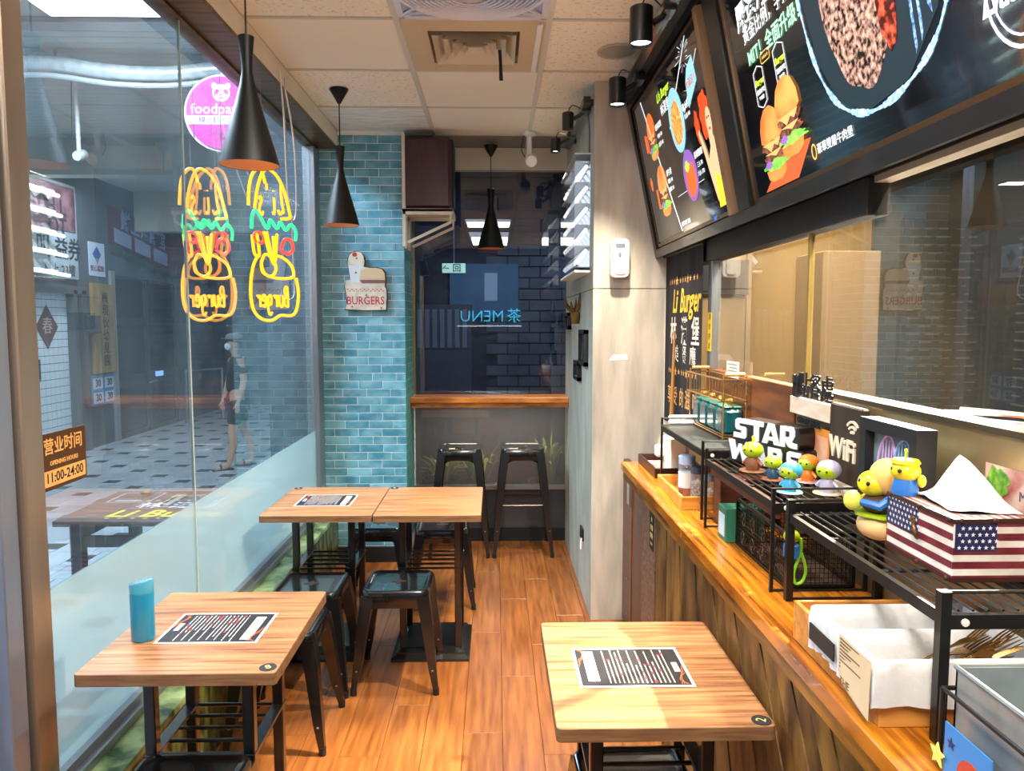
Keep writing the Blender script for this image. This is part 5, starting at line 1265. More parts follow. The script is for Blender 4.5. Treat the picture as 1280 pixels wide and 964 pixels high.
for i, (y, lab) in enumerate(((2.655, 'teal ribbed jar with gold knob nearest in the caddy'), (2.76, 'teal ribbed jar with gold knob second in the caddy'), (2.865, 'teal ribbed jar with gold knob third in the caddy'), (2.97, 'teal ribbed jar with gold knob farthest in the caddy'))):
    if j0 is None:
        j0 = thing('teal_jar', lab, 'jar', (0.833, y, 1.161), 0, 'teal jars in the gold caddy')
        MB().box((-0.040, -0.048, 0.0), (0.038, 0.048, 0.098), 0.014).build('body', TEAL, j0, world=False)
        MB().box((-0.034, -0.042, 0.098), (0.032, 0.042, 0.104), 0.003).build('lid', mat('teal_lid', '#1f6a62', 0.3), j0, world=False)
        MB().lathe([(0.003, 0.103), (0.006, 0.106), (0.014, 0.112), (0.016, 0.120), (0.009, 0.128), (0.0, 0.130)], (0, 0, 0), 14).build('knob', GOLDK, j0, world=False)
    else: copy_tree(j0, (0.833, y, 1.161), None, lab)
t = thing('price_card', 'small white card standing behind the wire basket', 'card', (0.878, 2.80, 1.37))
MB().box((0.874, 2.70, 1.355), (0.877, 2.84, 1.415)).build('card', WHITE, t)
m = MB()
for i in range(4): m.prism(rect(2.715, 1.402 - i * 0.012, 2.825 - 0.02 * (i % 2), 1.406 - i * 0.012), lambda u, v, w: (0.8738 - w, u, v), 0.0003)
m.build('card_print', mat('grey_print', '#8a8a8c', 0.6), t)

# ================================================================ LETTERED BLOCK
t = thing('lettered_block', 'black block with large white two line lettering on the rack', 'sign', (0.80, 2.1, 1.142))
A = Vector((0.712, 2.262, 1.1425)); Bv = Vector((0.823, 1.985, 1.1425)); dU = (Bv - A); LW = dU.length; dU.normalize(); nW = Vector((dU.y, -dU.x, 0))
if nW.x > 0: nW = -nW
FS = lambda u, v, w: A + dU * u + Vector((0, 0, v)) + nW * w
SBK = mat('sign_black', '#141214', 0.3, coat=0.3)
MB().prism([(0.0, 0.0), (LW, 0.0), (LW, 0.066), (LW * 0.97, 0.070), (0.02, 0.070), (0.0, 0.066)], lambda u, v, w: FS(u, v, -w), 0.07).build('lower_block', SBK, t)
MB().prism([(0.02, 0.068), (LW * 0.93, 0.068), (LW * 0.955, 0.085), (LW * 0.955, 0.115), (LW * 0.93, 0.130), (0.04, 0.130), (0.022, 0.115)], lambda u, v, w: FS(u, v, -w), 0.07).build('upper_block', SBK, t)
SW = mat('letter_white', '#e6eaf0', 0.35)
def block_word(mb, polys, u0, v0, w_, h_):
    for p in polys: mb.prism([(u0 + a * w_, v0 + b * h_) for a, b in p], lambda u, v, w: FS(u, v, w), 0.004)
H_ = 0.058
Sg = [[(0, 0), (0.9, 0), (1, 0.1), (1, 0.50), (0.9, 0.6), (0.42, 0.62), (0.42, 0.76), (1.3, 0.76), (1.3, 1.0), (0.3, 1.0), (0.12, 0.9), (0.12, 0.55), (0.22, 0.42), (0.62, 0.40), (0.62, 0.26), (0, 0.26)]]
Tg = [[(-0.1, 0.76), (0.3, 0.76), (0.3, 0), (0.68, 0), (0.68, 0.76), (1.02, 0.76), (1.02, 1), (-0.1, 1)]]
Ag = [[(0, 0), (0.3, 0), (0.36, 0.18), (0.36, 0.36), (0.5, 0.72), (0.5, 1), (0.34, 1)], [(0.5, 0.72), (0.64, 0.36), (0.64, 0.18), (0.7, 0), (1, 0), (0.66, 1), (0.5, 1)], [(0.36, 0.18), (0.64, 0.18), (0.64, 0.36), (0.36, 0.36)]]
Rg = [[(0, 0), (0.34, 0), (0.34, 1), (0, 1)], [(0.34, 0.78), (0.62, 0.78), (0.66, 0.72), (0.98, 0.78), (0.86, 1), (0.34, 1)], [(0.66, 0.72), (0.66, 0.58), (0.6, 0.5), (0.34, 0.5), (0.34, 0.3), (0.8, 0.3), (0.98, 0.55), (0.98, 0.78)], [(0.34, 0.3), (0.60, 0.05), (0.8, 0.0), (1.15, 0), (1.15, 0.24), (0.86, 0.26), (0.74, 0.34)]]
Wg = [[(0, 1), (0.26, 1), (0.36, 0.45), (0.34, 0), (0.20, 0)], [(0.36, 0.45), (0.46, 0.85), (0.58, 0.85), (0.66, 0.45), (0.64, 0), (0.52, 0.5), (0.34, 0)], [(0.66, 0.45), (0.76, 1), (1, 1), (0.84, 0), (0.64, 0)]]
m = MB()
for gph, u0, w_ in ((Sg, 0.02, 0.055), (Tg, 0.092, 0.052), (Ag, 0.142, 0.070), (Rg, 0.214, 0.055)): block_word(m, gph, u0, 0.073, w_, H_)
for gph, u0, w_ in ((Wg, -0.002, 0.100), (Ag, 0.094, 0.072), (Rg, 0.168, 0.055)): block_word(m, gph, u0, 0.006, w_, H_)
block_word(m, [[(a * 0.8, b) for a, b in Sg[0]]], 0.236, 0.006, 0.055, H_)
m.build('white_letters', SW, t)

# ================================================================ TOYS (plain rounded figurines)
LIM = mat('toy_lime', '#a9c41a', 0.3, coat=0.4); YEL = mat('toy_yellow', '#e6cf1c', 0.3, coat=0.4); TBL = mat('toy_blue', '#2d6fc0', 0.35); TCY = mat('toy_cyan', '#3ea3cf', 0.35); TOR = mat('toy_orange', '#e07a1e', 0.35); TLV = mat('toy_lilac', '#b3aecb', 0.35); TDK = mat('toy_slate', '#2d4a63', 0.4); TBR = mat('toy_brown', '#7d4a2a', 0.5)
EYE = mat('toy_eye', '#1a1a1c', 0.3)
def toy(x, y, z, h, headm, bodym, label, hood=None, topm=None, basem=None, face=(-0.75, -0.65)):
    t = thing('toy_figurine', label, 'figurine', (x, y, z), 0, 'small toy figurines on the rack')
    s = h / 0.075
    if basem: MB().lathe([(0.0, 0), (0.03 * s, 0), (0.028 * s, 0.003), (0.0, 0.003)], (x, y, z), 16).build('base', basem, t)
    MB().lathe([(0.0, 0.002), (0.014 * s, 0.003), (0.017 * s, 0.012 * s), (0.014 * s, 0.028 * s), (0.009 * s, 0.034 * s)], (x, y, z), 16).build('body', bodym, t)
    c = Vector((x, y, z + 0.048 * s)); MB().ell(c, (0.024 * s, 0.022 * s, 0.019 * s), 18, 12).build('head', headm, t)
    d = Vector((face[0], face[1], 0)).normalized(); sd = Vector((-d.y, d.x, 0))
    if hood: MB().ell(c - d * 0.005 * s + Vector((0, 0, 0.003 * s)), (0.026 * s, 0.025 * s, 0.021 * s), 18, 12).build('hood', hood, t)
    for k in (-1, 1): MB().ell(c + d * 0.0225 * s + sd * 0.008 * s * k + Vector((0, 0, 0.002)), (0.0025 * s,) * 3, 8, 6).build('eye', EYE, t)
    for k in (-1, 1): MB().tube([c + Vector((0, 0, -0.022 * s)) + sd * 0.012 * s * k, Vector((x, y, z + 0.014 * s)) + sd * 0.024 * s * k], 0.0045 * s, 6).build('arm', bodym, t)
    if topm: MB().tube([c + Vector((0, 0, 0.018 * s)), c + Vector((0, 0, 0.028 * s))], 0.003 * s, 6).ell(c + Vector((0, 0, 0.029 * s)), (0.004 * s,) * 3, 8, 6).build('knob', topm, t)
    return t
zt = 1.1425
toy(0.722, 2.085, zt, 0.092, LIM, TBR, 'lime headed toy figurine farthest along, by the block lettering', topm=YEL, basem=TBR)
toy(0.735, 1.965, zt, 0.072, LIM, TDK, 'lime headed toy figurine in a dark blue body', basem=TBR)
toy(0.722, 1.815, zt, 0.078, LIM, TCY, 'light blue hooded toy figurine in the middle of the rack', hood=TCY, basem=mat('base_aqua', '#8fc9d6', 0.4))
toy(0.815, 1.935, zt, 0.075, LIM, TOR, 'orange hooded toy figurine against the block end', hood=TOR, basem=mat('base_pink', '#d8a3a8', 0.4))
toy(0.808, 1.80, zt, 0.085, LIM, TLV, 'lilac hooded toy figurine nearest the camera on the middle rack', hood=TLV, basem=mat('base_cream', '#d9cdb4', 0.4))
def flat_box(x0, y0, x1, y1, z, h, m, label, name='card_stack', cat='cards', rz=0):
    t = thing(name, label, cat, ((x0 + x1) / 2, (y0 + y1) / 2, z)); MB().box((x0, y0, z), (x1, y1, z + h), 0.001, rz).build('cover', m, t); return t
# big toy with a burger body on the near rack
t = thing('burger_toy', 'large yellow toy figure dressed as a burger with blue sleeves', 'figurine', (0.765, 1.465, 1.13))
bx_, by_ = 0.765, 1.465
MB().ell((bx_, by_, 1.155), (0.042, 0.045, 0.030), 20, 12).build('lower_bun', mat('toy_bun', '#e4c083', 0.5), t)
MB().prism([(p[0], p[1]) for p in wob(0, 0, 0.046, 0.048, 0.06, 3)], lambda u, v, w: (bx_ + u, by_ + v, 1.176 + w), 0.006).build('lettuce', LIM, t)
MB().ell((bx_, by_, 1.198), (0.036, 0.038, 0.02), 18, 10).build('patty', mat('toy_patty', '#4a3528', 0.7), t)
MB().ell((bx_ + 0.012, by_ - 0.005, 1.252), (0.036, 0.038, 0.038), 20, 12).build('upper_bun', mat('toy_bun2', '#eab765', 0.5), t)
MB().ell((bx_ - 0.012, by_ + 0.004, 1.238), (0.031, 0.030, 0.026), 20, 12).build('head', YEL, t)
for k, yy in ((1, by_ - 0.035), (2, by_ + 0.03)): MB().tube([(bx_ + 0.005, yy, 1.215), (bx_ - 0.02, yy - 0.002, 1.200), (bx_ - 0.045, by_ - 0.005 + (0.01 if k == 2 else -0.008), 1.205)], [0.010, 0.009, 0.007], 8).build('sleeve', TBL if k == 1 else YEL, t)
MB().ell((bx_ - 0.055, by_, 1.205), (0.018, 0.018, 0.020), 14, 8).build('hand_cluster', mat('toy_pale', '#d9db5a', 0.4), t)
for k in (-1, 1): MB().ell((bx_ - 0.040, by_ - 0.012 + 0.016 * k, 1.244), (0.004, 0.004, 0.005), 8, 6).build('eye', EYE, t)
t = thing('yellow_toy', 'yellow round headed toy with blue body before the framed picture', 'figurine', (0.762, 1.38, 1.237))
cx_, cy_, cz_ = 0.765, 1.378, 1.282
MB().lathe([(0.0, 0), (0.022, 0), (0.024, 0.01), (0.018, 0.03), (0.010, 0.034)], (cx_, cy_, 1.2372), 18).build('body', TBL, t)
MB().ell((cx_, cy_, cz_), (0.026, 0.028, 0.021), 20, 12).build('head', YEL, t)
MB().lathe([(0.023, 0.0), (0.026, 0.004), (0.022, 0.010), (0.0, 0.013)], (cx_, cy_, cz_ + 0.011), 20).build('cap', YEL, t)
MB().tube([(cx_, cy_, cz_ + 0.02), (cx_, cy_, cz_ + 0.036)], 0.002, 6).ell((cx_, cy_, cz_ + 0.037), (0.004,) * 3, 8, 6).build('knob', LIM, t)
MB().ell((cx_ + 0.018, cy_ - 0.024, cz_ - 0.016), (0.008, 0.007, 0.012), 12, 8).build('hand', YEL, t)
for k in (-1, 1): MB().ell((cx_ - 0.023, cy_ - 0.010 + 0.012 * k, cz_ + 0.003), (0.004,) * 3, 8, 6).build('eye', EYE, t)
# keyring toy hanging on the rack leg
t = thing('keyring_toy', 'small lime and blue toy with a green strap hanging from the rack', 'keyring', (0.67, 1.72, 1.05))
kx, ky = 0.690, 1.715
MB().ell((kx, ky, 1.060), (0.019, 0.018, 0.016), 16, 10).build('head', LIM, t)
MB().lathe([(0.0, -0.03), (0.018, -0.028), (0.018, 0.0), (0.012, 0.006)], (kx, ky, 1.040), 14).build('body', TBL, t)
MB().tube(spline([(kx, ky, 1.075), (kx + 0.005, ky, 1.10), (kx + 0.012, ky, 1.115)], 4), 0.002, 6).build('chain', GOLDK, t)
MB().tube(spline([(kx + 0.022, ky, 1.055), (kx + 0.022, ky, 1.02), (kx + 0.008, ky, 0.975), (kx + 0.012, ky, 0.948), (kx + 0.028, ky, 0.952), (kx + 0.036, ky, 0.98), (kx + 0.024, ky, 1.02)], 6), 0.0035, 6).build('strap', mat('strap_green', '#86d41c', 0.4), t)

# ================================================================ SIGNS ALONG THE STEEL WALL
t = thing('dining_sign', 'pale wooden strip sign with black characters and cutlery icon', 'sign', (0.87, 2.06, 1.33))
MB().box((0.862, 1.925, 1.297), (0.884, 2.185, 1.345), 0.001).build('strip', mat('pale_wood', '#d9c4ae', 0.55, 0, '#e6d6c6', 4, (1, 3, 10)), t)
FD = lambda u, v, w: (0.866 - w, 2.055 - u, 1.30 + v)
m = MB(); text(m, '點餐處', 0.075, FD, (0.035, 0.078), depth=0.004, bold=0.0006); text(m, 'ORDER HERE', 0.026, FD, (0.0, -0.018), depth=0.004, bold=0.0003)
for u in (-0.095, -0.072): m.prism(rect(u - 0.005, 0.046, u + 0.005, 0.085), FD, 0.01); m.prism(rrect(u - 0.007, 0.082, u + 0.007, 0.11, 0.004), FD, 0.01)
m.build('black_letters', MATBLK, t)
t = thing('wifi_board', 'dark wooden wifi board with pale letters and signal arcs', 'sign', (0.86, 1.82, 1.2))
MB().box((0.855, 1.735, 1.135), (0.875, 1.905, 1.355), 0.004).build('board', mat('dark_board', '#241a14', 0.6, 0, '#3a2c22', 4, (1, 8, 1), 5), t)
FWi = lambda u, v, w: (0.855 - w, 1.82 - u, 1.245 + v)
m = MB(); text(m, 'WiFi', 0.072, FWi, (-0.005, 0.0), depth=0.004, bold=0.0018)
for r_ in (0.014, 0.026, 0.038):
    P = [(0.045 + r_ * math.sin(R(a)), 0.040 + r_ * math.cos(R(a))) for a in range(-48, 49, 12)]; P2 = [(0.045 + (r_ - 0.006) * math.sin(R(a)), 0.040 + (r_ - 0.006) * math.cos(R(a))) for a in range(48, -49, -12)]
    for i in range(8): m.prism([P[i], P[i + 1], P2[7 - i], P2[8 - i]], FWi, 0.004)
m.build('pale_letters', mat('letter_cream', '#e8d8c0', 0.5), t)
MB().box((0.835, 1.62, 1.13), (0.853, 1.85, 1.165)).build('base_strip', mat('pale_wood', '#d9c4ae'), t)
m = MB(); text(m, 'Thanks with', 0.026, lambda u, v, w: (0.8348 - w, 1.73 - u, 1.148 + v), depth=0.0005); m.build('base_lettering', mat('grey_print', '#8a8a8c'), t)
t = thing('orange_card', 'orange framed picture card behind the lettered block', 'card', (0.875, 1.95, 1.2))
MB().box((0.868, 1.925, 1.15), (0.872, 2.03, 1.275)).build('card', mat('card_orange', '#d98a3a', 0.5), t)
MB().box((0.8675, 1.94, 1.165), (0.868, 2.015, 1.255)).build('card_picture', mat('card_cream', '#e6c9a4', 0.5, 0, '#c4564a', 9), t)
t = thing('shadow_box', 'deep black framed picture of pastel looping lines standing on the rack', 'picture frame', (0.84, 1.5, 1.23))
y0, y1, z0, z1 = 1.41, 1.635, 1.13, 1.352; w = 0.026
q = MB(); q.box((0.802, y0, z0), (0.842, y1, z0 + w)).box((0.802, y0, z1 - w), (0.842, y1, z1)).box((0.802, y0, z0 + w), (0.842, y0 + w, z1 - w)).box((0.802, y1 - w, z0 + w), (0.842, y1, z1 - w)); q.build('frame', MATBLK, t)
MB().box((0.822, y0 + w, z0 + w), (0.838, y1 - w, z1 - w)).build('picture', mat('chalk_grey', '#4f6468', 0.6, 0, '#6b8285', 8), t)
FP_ = lambda u, v, w: (0.8215 - w, 1.522 - u, 1.245 + v)
for (cx_, col, nm) in ((-0.032, '#c9a6e0', 'lilac_loop'), (0.030, '#8fb8f0', 'blue_loop')):
    q = MB(); q.tube([FP_(cx_ + 0.032 * math.cos(a) + 0.2 * 0.05 * math.sin(a), 0.022 + 0.055 * math.sin(a), 0.001) for a in [2 * PI * i / 28 for i in range(28)]], 0.003, 6, True)
    for k in (-0.018, -0.006, 0.006, 0.018): q.tube([FP_(cx_ + k, 0.022 - 0.045, 0.001), FP_(cx_ + k + 0.006, 0.022 + 0.045, 0.001)], 0.0016, 6)
    q.build(nm, mat(nm, col, 0.5), t)
t = thing('food_card', 'colourful food photo card taped on the steel wall', 'card', (0.888, 1.24, 1.28))
FC = lambda u, v, w: (0.8895 - w, 1.335 - u, 1.20 + v)
MB().prism(rect(0, 0, 0.20, 0.105), FC, 0.0015).build('card', mat('card_base', '#8e2f38', 0.45, 0, '#c4b2a4', 14), t)
on(t, 'leafy_corner', mat('leaf_green', '#2f6d22', 0.5, 0, '#7fb03c', 60), [wob(0.035, 0.075, 0.03, 0.026, 0.15, 2)], lambda u, v, w: FC(u, v, w + 0.0016))
on(t, 'pale_panel', mat('card_cream', '#e6c9a4'), [[(0.10, 0.10), (0.165, 0.104), (0.195, 0.03), (0.13, 0.02)]], lambda u, v, w: FC(u, v, w + 0.0016))
m = MB(); text(m, 'Max Burger', 0.024, lambda u, v, w: FC(u, v, w + 0.0026), (0.148, 0.062), depth=0.0003); m.build('card_lettering', mat('navy_print', '#3b3f66', 0.5), t)

# ================================================================ FLAG TISSUE BOX
t = thing('tissue_box', 'tissue box printed with weathered stars and stripes, leather edged', 'tissue box', (0.81, 1.32, 1.13))
fx0, fx1, fy0, fy1, fz0, fz1 = 0.747, 0.876, 1.195, 1.402, 1.131, 1.236
WRN = mat('worn_white', '#e8e2da', 0.5, 0, '#cfc6bc', 20, detail=5)
MB().box((fx0, fy0, fz0), (fx1, fy1, fz1), 0.002).build('box_body', WRN, t)
STR = mat('worn_red', '#5e1624', 0.5, 0, '#7b2a34', 30, detail=5); NAV = mat('worn_navy', '#151b45', 0.5, 0, '#222a5c', 20); STW = mat('star_white', '#e6e4e6', 0.5)
FL = lambda u, v, w: (fx0 - 0.0002 - w, fy1 - u, fz0 + v); LL = fy1 - fy0; HH = fz1 - fz0
FN = lambda u, v, w: (fx0 + u, fy0 - 0.0002 - w, fz0 + v); LN = fx1 - fx0
FT = lambda u, v, w: (fx0 + v, fy1 - u, fz1 + 0.0002 + w)
sh_ = HH / 9
P = []
for k in range(0, 9, 2):
    P.append(('L', rect(0.105 if k >= 5 else 0, k * sh_, LL, (k + 1) * sh_)));
on(t, 'flag_stripe', STR, [p for _, p in P], FL, 0.0005)
on(t, 'flag_stripe', STR, [rect(0.072 if k >= 5 else 0, k * sh_, LN, (k + 1) * sh_) for k in range(0, 9, 2)], FN, 0.0005)
on(t, 'flag_canton', NAV, [rect(0.0, 5 * sh_ - 0.01, 0.105, HH - 0.004)], FL, 0.0007); on(t, 'flag_canton', NAV, [rect(0.003, 4.5 * sh_, 0.072, HH - 0.004)], FN, 0.0007)
sL = []; sN = []
for j in range(5):
    for i in range(9): sL.append(star(0.008 + i * 0.0115 + (0.0055 if j % 2 else 0), 5 * sh_ - 0.003 + j * 0.0108, 0.0042))
    for i in range(6): sN.append(star(0.010 + i * 0.0112 + (0.0055 if j % 2 else 0), 4.5 * sh_ + 0.006 + j * 0.0108, 0.0040))
on(t, 'flag_stars', STW, sL, lambda u, v, w: FL(u, v, w + 0.0008), 0.0003); on(t, 'flag_stars', STW, sN, lambda u, v, w: FN(u, v, w + 0.0008), 0.0003)
on(t, 'top_stripe', mat('worn_rust', '#9a5a48', 0.55, 0, '#7b3a30', 25), [rect(0.006, 0.008 + k * 0.0155, LL - 0.006, 0.008 + k * 0.0155 + 0.0075) for k in range(8)], FT, 0.0004)
LTH = mat('leather_trim', '#3a1c14', 0.5)
q = MB()
for z in (fz1 - 0.006, fz0 + 0.001): q.box((fx0 - 0.0018, fy0 - 0.0018, z), (fx1 + 0.001, fy0 + 0.002, z + 0.0075)).box((fx0 - 0.0018, fy0, z), (fx0 + 0.002, fy1 + 0.0018, z + 0.0075))
q.build('leather_edge', LTH, t)
for (a, b) in ((fy0 + 0.012, fz1 - 0.002), (fy0 + 0.10, fz1 - 0.002), (fy1 - 0.01, fz1 - 0.002), (fy0 + 0.012, fz0 + 0.004), (fy0 + 0.1, fz0 + 0.004)): MB().ell((fx0 - 0.002, a, b), (0.003, 0.005, 0.005), 10, 6).build('stud', LTH, t)
for a in (0.012, 0.068): MB().ell((fx0 + a, fy0 - 0.002, fz1 - 0.002), (0.005, 0.003, 0.005), 10, 6).build('stud', LTH, t)
q = MB().tube(spline([(fx0 - 0.002, fy1 - 0.095, fz1 - 0.03), (fx0 - 0.012, fy1 - 0.11, fz1 - 0.032), (fx0 - 0.012, fy1 - 0.118, fz1 - 0.05), (fx0 - 0.003, fy1 - 0.108, fz1 - 0.058), (fx0 - 0.008, fy1 - 0.098, fz1 - 0.045)], 5), 0.003, 6); q.ell((fx0 - 0.003, fy1 - 0.092, fz1 - 0.028), (0.003, 0.008, 0.006), 10, 6)
q.build('brass_clasp', mat('clasp', '#6b4a2a', 0.35, 0.6), t)
# tissue
def sheet(name, m, parent, corners, peak, n=14, amp=0.004, seed=1):
    r = random.Random(seed); ph = [r.random() * 6 for _ in range(4)]; vs = []; fs = []
    a, b, c, d = [Vector(p) for p in corners]; pk = Vector(peak)
    for j in range(n + 1):
        for i in range(n + 1):
            u, v = i / n, j / n; p = a * (1 - u) * (1 - v) + b * u * (1 - v) + c * u * v + d * (1 - u) * v
            k = (1 - abs(2 * u - 1)) * (1 - abs(2 * v - 1)); p = p + pk * (k ** 0.8)
            p += Vector((math.sin(9 * u + ph[0]) + math.sin(13 * v + ph[1]), math.sin(11 * v + ph[2]), math.sin(12 * u + 5 * v + ph[3]))) * amp * (0.3 + k)
            vs.append(p)
    for j in range(n):
        for i in range(n): q = j * (n + 1) + i; fs.append((q, q + 1, q + n + 2, q + n + 1))
    return MB().add(vs, fs, True).build(name, m, parent)
MB().prism(rrect(0.03, 0.03, LL - 0.03, LN - 0.03, 0.02), FT, 0.0008).build('tissue_slot', MATBLK, t)
TS = mat('tissue_white', '#f4f0ee', 0.8)
tt = thing('tissue', 'white tissue with small blue print pulled up out of the flag box', 'tissue', (0.82, 1.29, fz1))
sheet('sheet', TS, tt, [(0.765, 1.235, fz1 + 0.006), (0.885, 1.215, fz1 + 0.002), (0.87, 1.36, fz1 + 0.002), (0.785, 1.37, fz1 + 0.006)], (0.0, 0.01, 0.085), 16, 0.0035, 3)
m = MB(); m.ell((0.779, 1.262, fz1 + 0.006), (0.002, 0.008, 0.003), 8, 6).ell((0.783, 1.30, fz1 + 0.007), (0.002, 0.006, 0.003), 8, 6); m.build('blue_print', mat('print_cyan', '#2a92b8', 0.6), tt)

# ================================================================ CUTLERY
tray('cutlery_tray', 0.602, 0.882, 1.130, 1.475, 0.078, mat('oak_tray', '#b5712a', 0.4, 0, '#d2954a', 3, (1, 14, 14), 4), 'deep light wooden tray holding two lined cutlery baskets')
CLO = mat('basket_cloth', '#c9ccd0', 0.85, 0, '#e3e1dd', 10, bump=0.3, bscale=60); CLO2 = mat('cloth_fold', '#ecebe8', 0.85, bump=0.2, bscale=60)
def basket(y0, y1, label):
    x0, x1 = 0.592, 0.872; z0, z1 = 0.957 if y0 > 1.2 else 0.955, 1.03
    t = thing('lined_basket', label, 'basket', ((x0 + x1) / 2, (y0 + y1) / 2, z0), 0, 'cloth lined cutlery baskets')
    q = MB()
    def ring(dx, z): return [(x0 + dx, y0 + dx, z), (x1 - dx, y0 + dx, z), (x1 - dx, y1 - dx, z), (x0 + dx, y1 - dx, z)]
    for z, dx in ((z1, 0.0), (z1 - 0.025, 0.003), (z1 - 0.05, 0.006), (z0, 0.01)): q.tube(ring(dx, z), 0.0022, 6, True)
    for i in range(9): x = x0 + (x1 - x0) * (i + 0.5) / 9; q.tube([(x, y0, z1), (x, y0 + 0.01, z0), (x, y1 - 0.01, z0), (x, y1, z1)], 0.0018, 5)
    for i in range(4): y = y0 + (y1 - y0) * (i + 0.5) / 4; q.tube([(x0, y, z1), (x0 + 0.01, y, z0), (x1 - 0.01, y, z0), (x1, y, z1)], 0.0018, 5)
    q.build('wire_frame', RB, t)
    # lining: inner walls and floor, folded over the rim
    n = 64; vs = []; fs = []; r = random.Random(int(y0 * 100))
    def per(k, off):
        f = (k / n) * 4; s_ = int(f) % 4; g_ = f - int(f)
        a = [(x0 - off, y0 - off), (x1 + off, y0 - off), (x1 + off, y1 + off), (x0 - off, y1 + off)]; p, q_ = a[s_], a[(s_ + 1) % 4]
        return (p[0] + (q_[0] - p[0]) * g_, p[1] + (q_[1] - p[1]) * g_)
    drops = [0.072 + 0.004 * math.sin(k * 0.45 + y0 * 9) for k in range(n)]
    for lev in range(7):
        for k in range(n):
            wv = 0.0016 * math.sin(k * 1.7 + lev) 
            off, z = ((0.007 + wv * 2, z1 - drops[k]), (0.007 + wv, z1 - 0.02), (0.005, z1 + 0.001), (0.0, z1 + 0.0055), (-0.006, z1 + 0.001), (-0.011 + wv, z1 - 0.02), (-0.020, z0 + 0.008))[lev]
            p = per(k, off); vs.append((p[0], p[1], z))
    for lev in range(6):
        for k in range(n): l = (k + 1) % n; fs.append((lev * n + k, lev * n + l, lev * n + n + l, lev * n + n + k))
    fs.append(tuple(6 * n + k for k in range(n)))
    MB().add(vs, fs, True).build('cloth_lining', CLO, t)
    return t
basket(1.238, 1.352, 'cloth lined basket of knives at the far side of the tray')
basket(1.122, 1.234, 'cloth lined basket of forks at the near side of the tray')
t = thing('newsprint_liner', 'beige newsprint paper hanging over the left end of the fork basket', 'paper', (0.588, 1.17, 1.0))
FNw = lambda u, v, w: (0.5815 - w - 0.002 * math.sin(u * 60), 1.228 - u, 0.94 + v)
MB().prism([(0, 0.03), (0.02, 0.015), (0.06, 0.0), (0.105, -0.005), (0.108, 0.093), (0.0, 0.094)], FNw, 0.001).build('sheet', mat('newsprint', '#d3bd9a', 0.8), t)
m = MB()
for i in range(9): m.prism(rect(0.006, 0.086 - i * 0.006, 0.10 - 0.01 * (i % 3), 0.0885 - i * 0.006), FNw, 0.0014)
text(m, 'THE DAILY', 0.018, lambda u, v, w: FNw(u, v, w + 0.0012), (0.055, 0.018), depth=0.0003); m.build('newsprint_lettering', mat('news_ink', '#6f5a40', 0.8), t)
t = thing('black_label', 'black cloth tag on the left end of the knife basket', 'tag', (0.588, 1.3, 1.0))
MB().box((0.579, 1.245, 0.975), (0.582, 1.345, 1.005)).build('tag', MATBLK, t)
CHR = mat('cutlery_steel', '#8f8b86', 0.22, 0.95); BRS = mat('cutlery_brass', '#a8824e', 0.25, 0.9)
k0 = thing('table_knife', 'steel table knife lying in the far lined basket', 'knife', (0.73, 1.295, 0.985), 0, 'table knives in the far basket')
MB().box((-0.10, -0.006, 0.0), (-0.0, 0.006, 0.006), 0.002).build('handle', CHR, k0, world=False)
MB().prism([(0.0, -0.005), (0.08, -0.008), (0.10, -0.004), (0.105, 0.004), (0.0, 0.005)], lambda u, v, w: (u, v, 0.002 + w), 0.002).build('blade', CHR, k0, world=False)
for i, (dy, a, zz) in enumerate(((0.02, 0.1, 0.99), (-0.02, -0.08, 0.992), (0.005, 0.2, 0.998), (-0.01, 3.0, 0.999))): copy_tree(k0, (0.73 + 0.006 * i, 1.295 + dy, zz), a)
f0 = thing('dinner_fork', 'brassy steel fork lying in the near lined basket', 'fork', (0.76, 1.18, 1.0), 0, 'forks in the near basket')
MB().prism([(-0.12, -0.005), (-0.02, -0.0025), (0.0, -0.003), (0.02, -0.011), (0.035, -0.012), (0.035, 0.012), (0.02, 0.011), (0.0, 0.003), (-0.02, 0.0025), (-0.12, 0.005)], lambda u, v, w: (u, v, w + 0.006 * math.sin((u + 0.12) * 18)), 0.002).build('handle', BRS, f0, world=False)
for k in range(4): MB().tube([(0.034, -0.0102 + k * 0.0068, 0.004), (0.055, -0.0102 + k * 0.0068, 0.009), (0.078, -0.009 + k * 0.006, 0.012)], [0.0017, 0.0016, 0.0008], 5).build('tine', BRS, f0, world=False)
r = random.Random(9)
for i in range(9):
    o = copy_tree(f0, (0.755 + 0.012 * (i % 4), 1.165 + 0.008 * (i % 5), 0.985 + 0.0045 * i), r.uniform(-0.35, 0.35)); o.rotation_euler = (r.uniform(-0.5, 0.5), -0.12 - 0.03 * i, r.uniform(-0.35, 0.35))

# metal bin in wire stand, nearest corner
t = thing('metal_bin', 'galvanised square bin at the lower right corner', 'bin', (0.76, 0.9, CT))
GAL = mat('galvanised', '#8d979b', 0.4, 0.6, '#a9b2b4', 12)
q = MB(); zb1 = 1.072
for a in ((0.650, 0.80, 0.654, 1.018), (0.862, 0.80, 0.866, 1.018), (0.650, 1.014, 0.866, 1.018), (0.650, 0.80, 0.866, 0.804)): q.box((a[0], a[1], CT + 0.01), (a[2], a[3], zb1))
q.build('wall', GAL, t)
MB().box((0.652, 0.802, CT + 0.01), (0.864, 1.016, CT + 0.014)).build('bottom', GAL, t)
q = MB(); q.tube([(0.650, 0.80, zb1), (0.866, 0.80, zb1), (0.866, 1.018, zb1), (0.650, 1.018, zb1)], 0.004, 6, True); q.build('rolled_rim', GAL, t)
t2_ = thing('wire_stand', 'black wire stand around the galvanised bin', 'stand', (0.64, 0.92, CT))
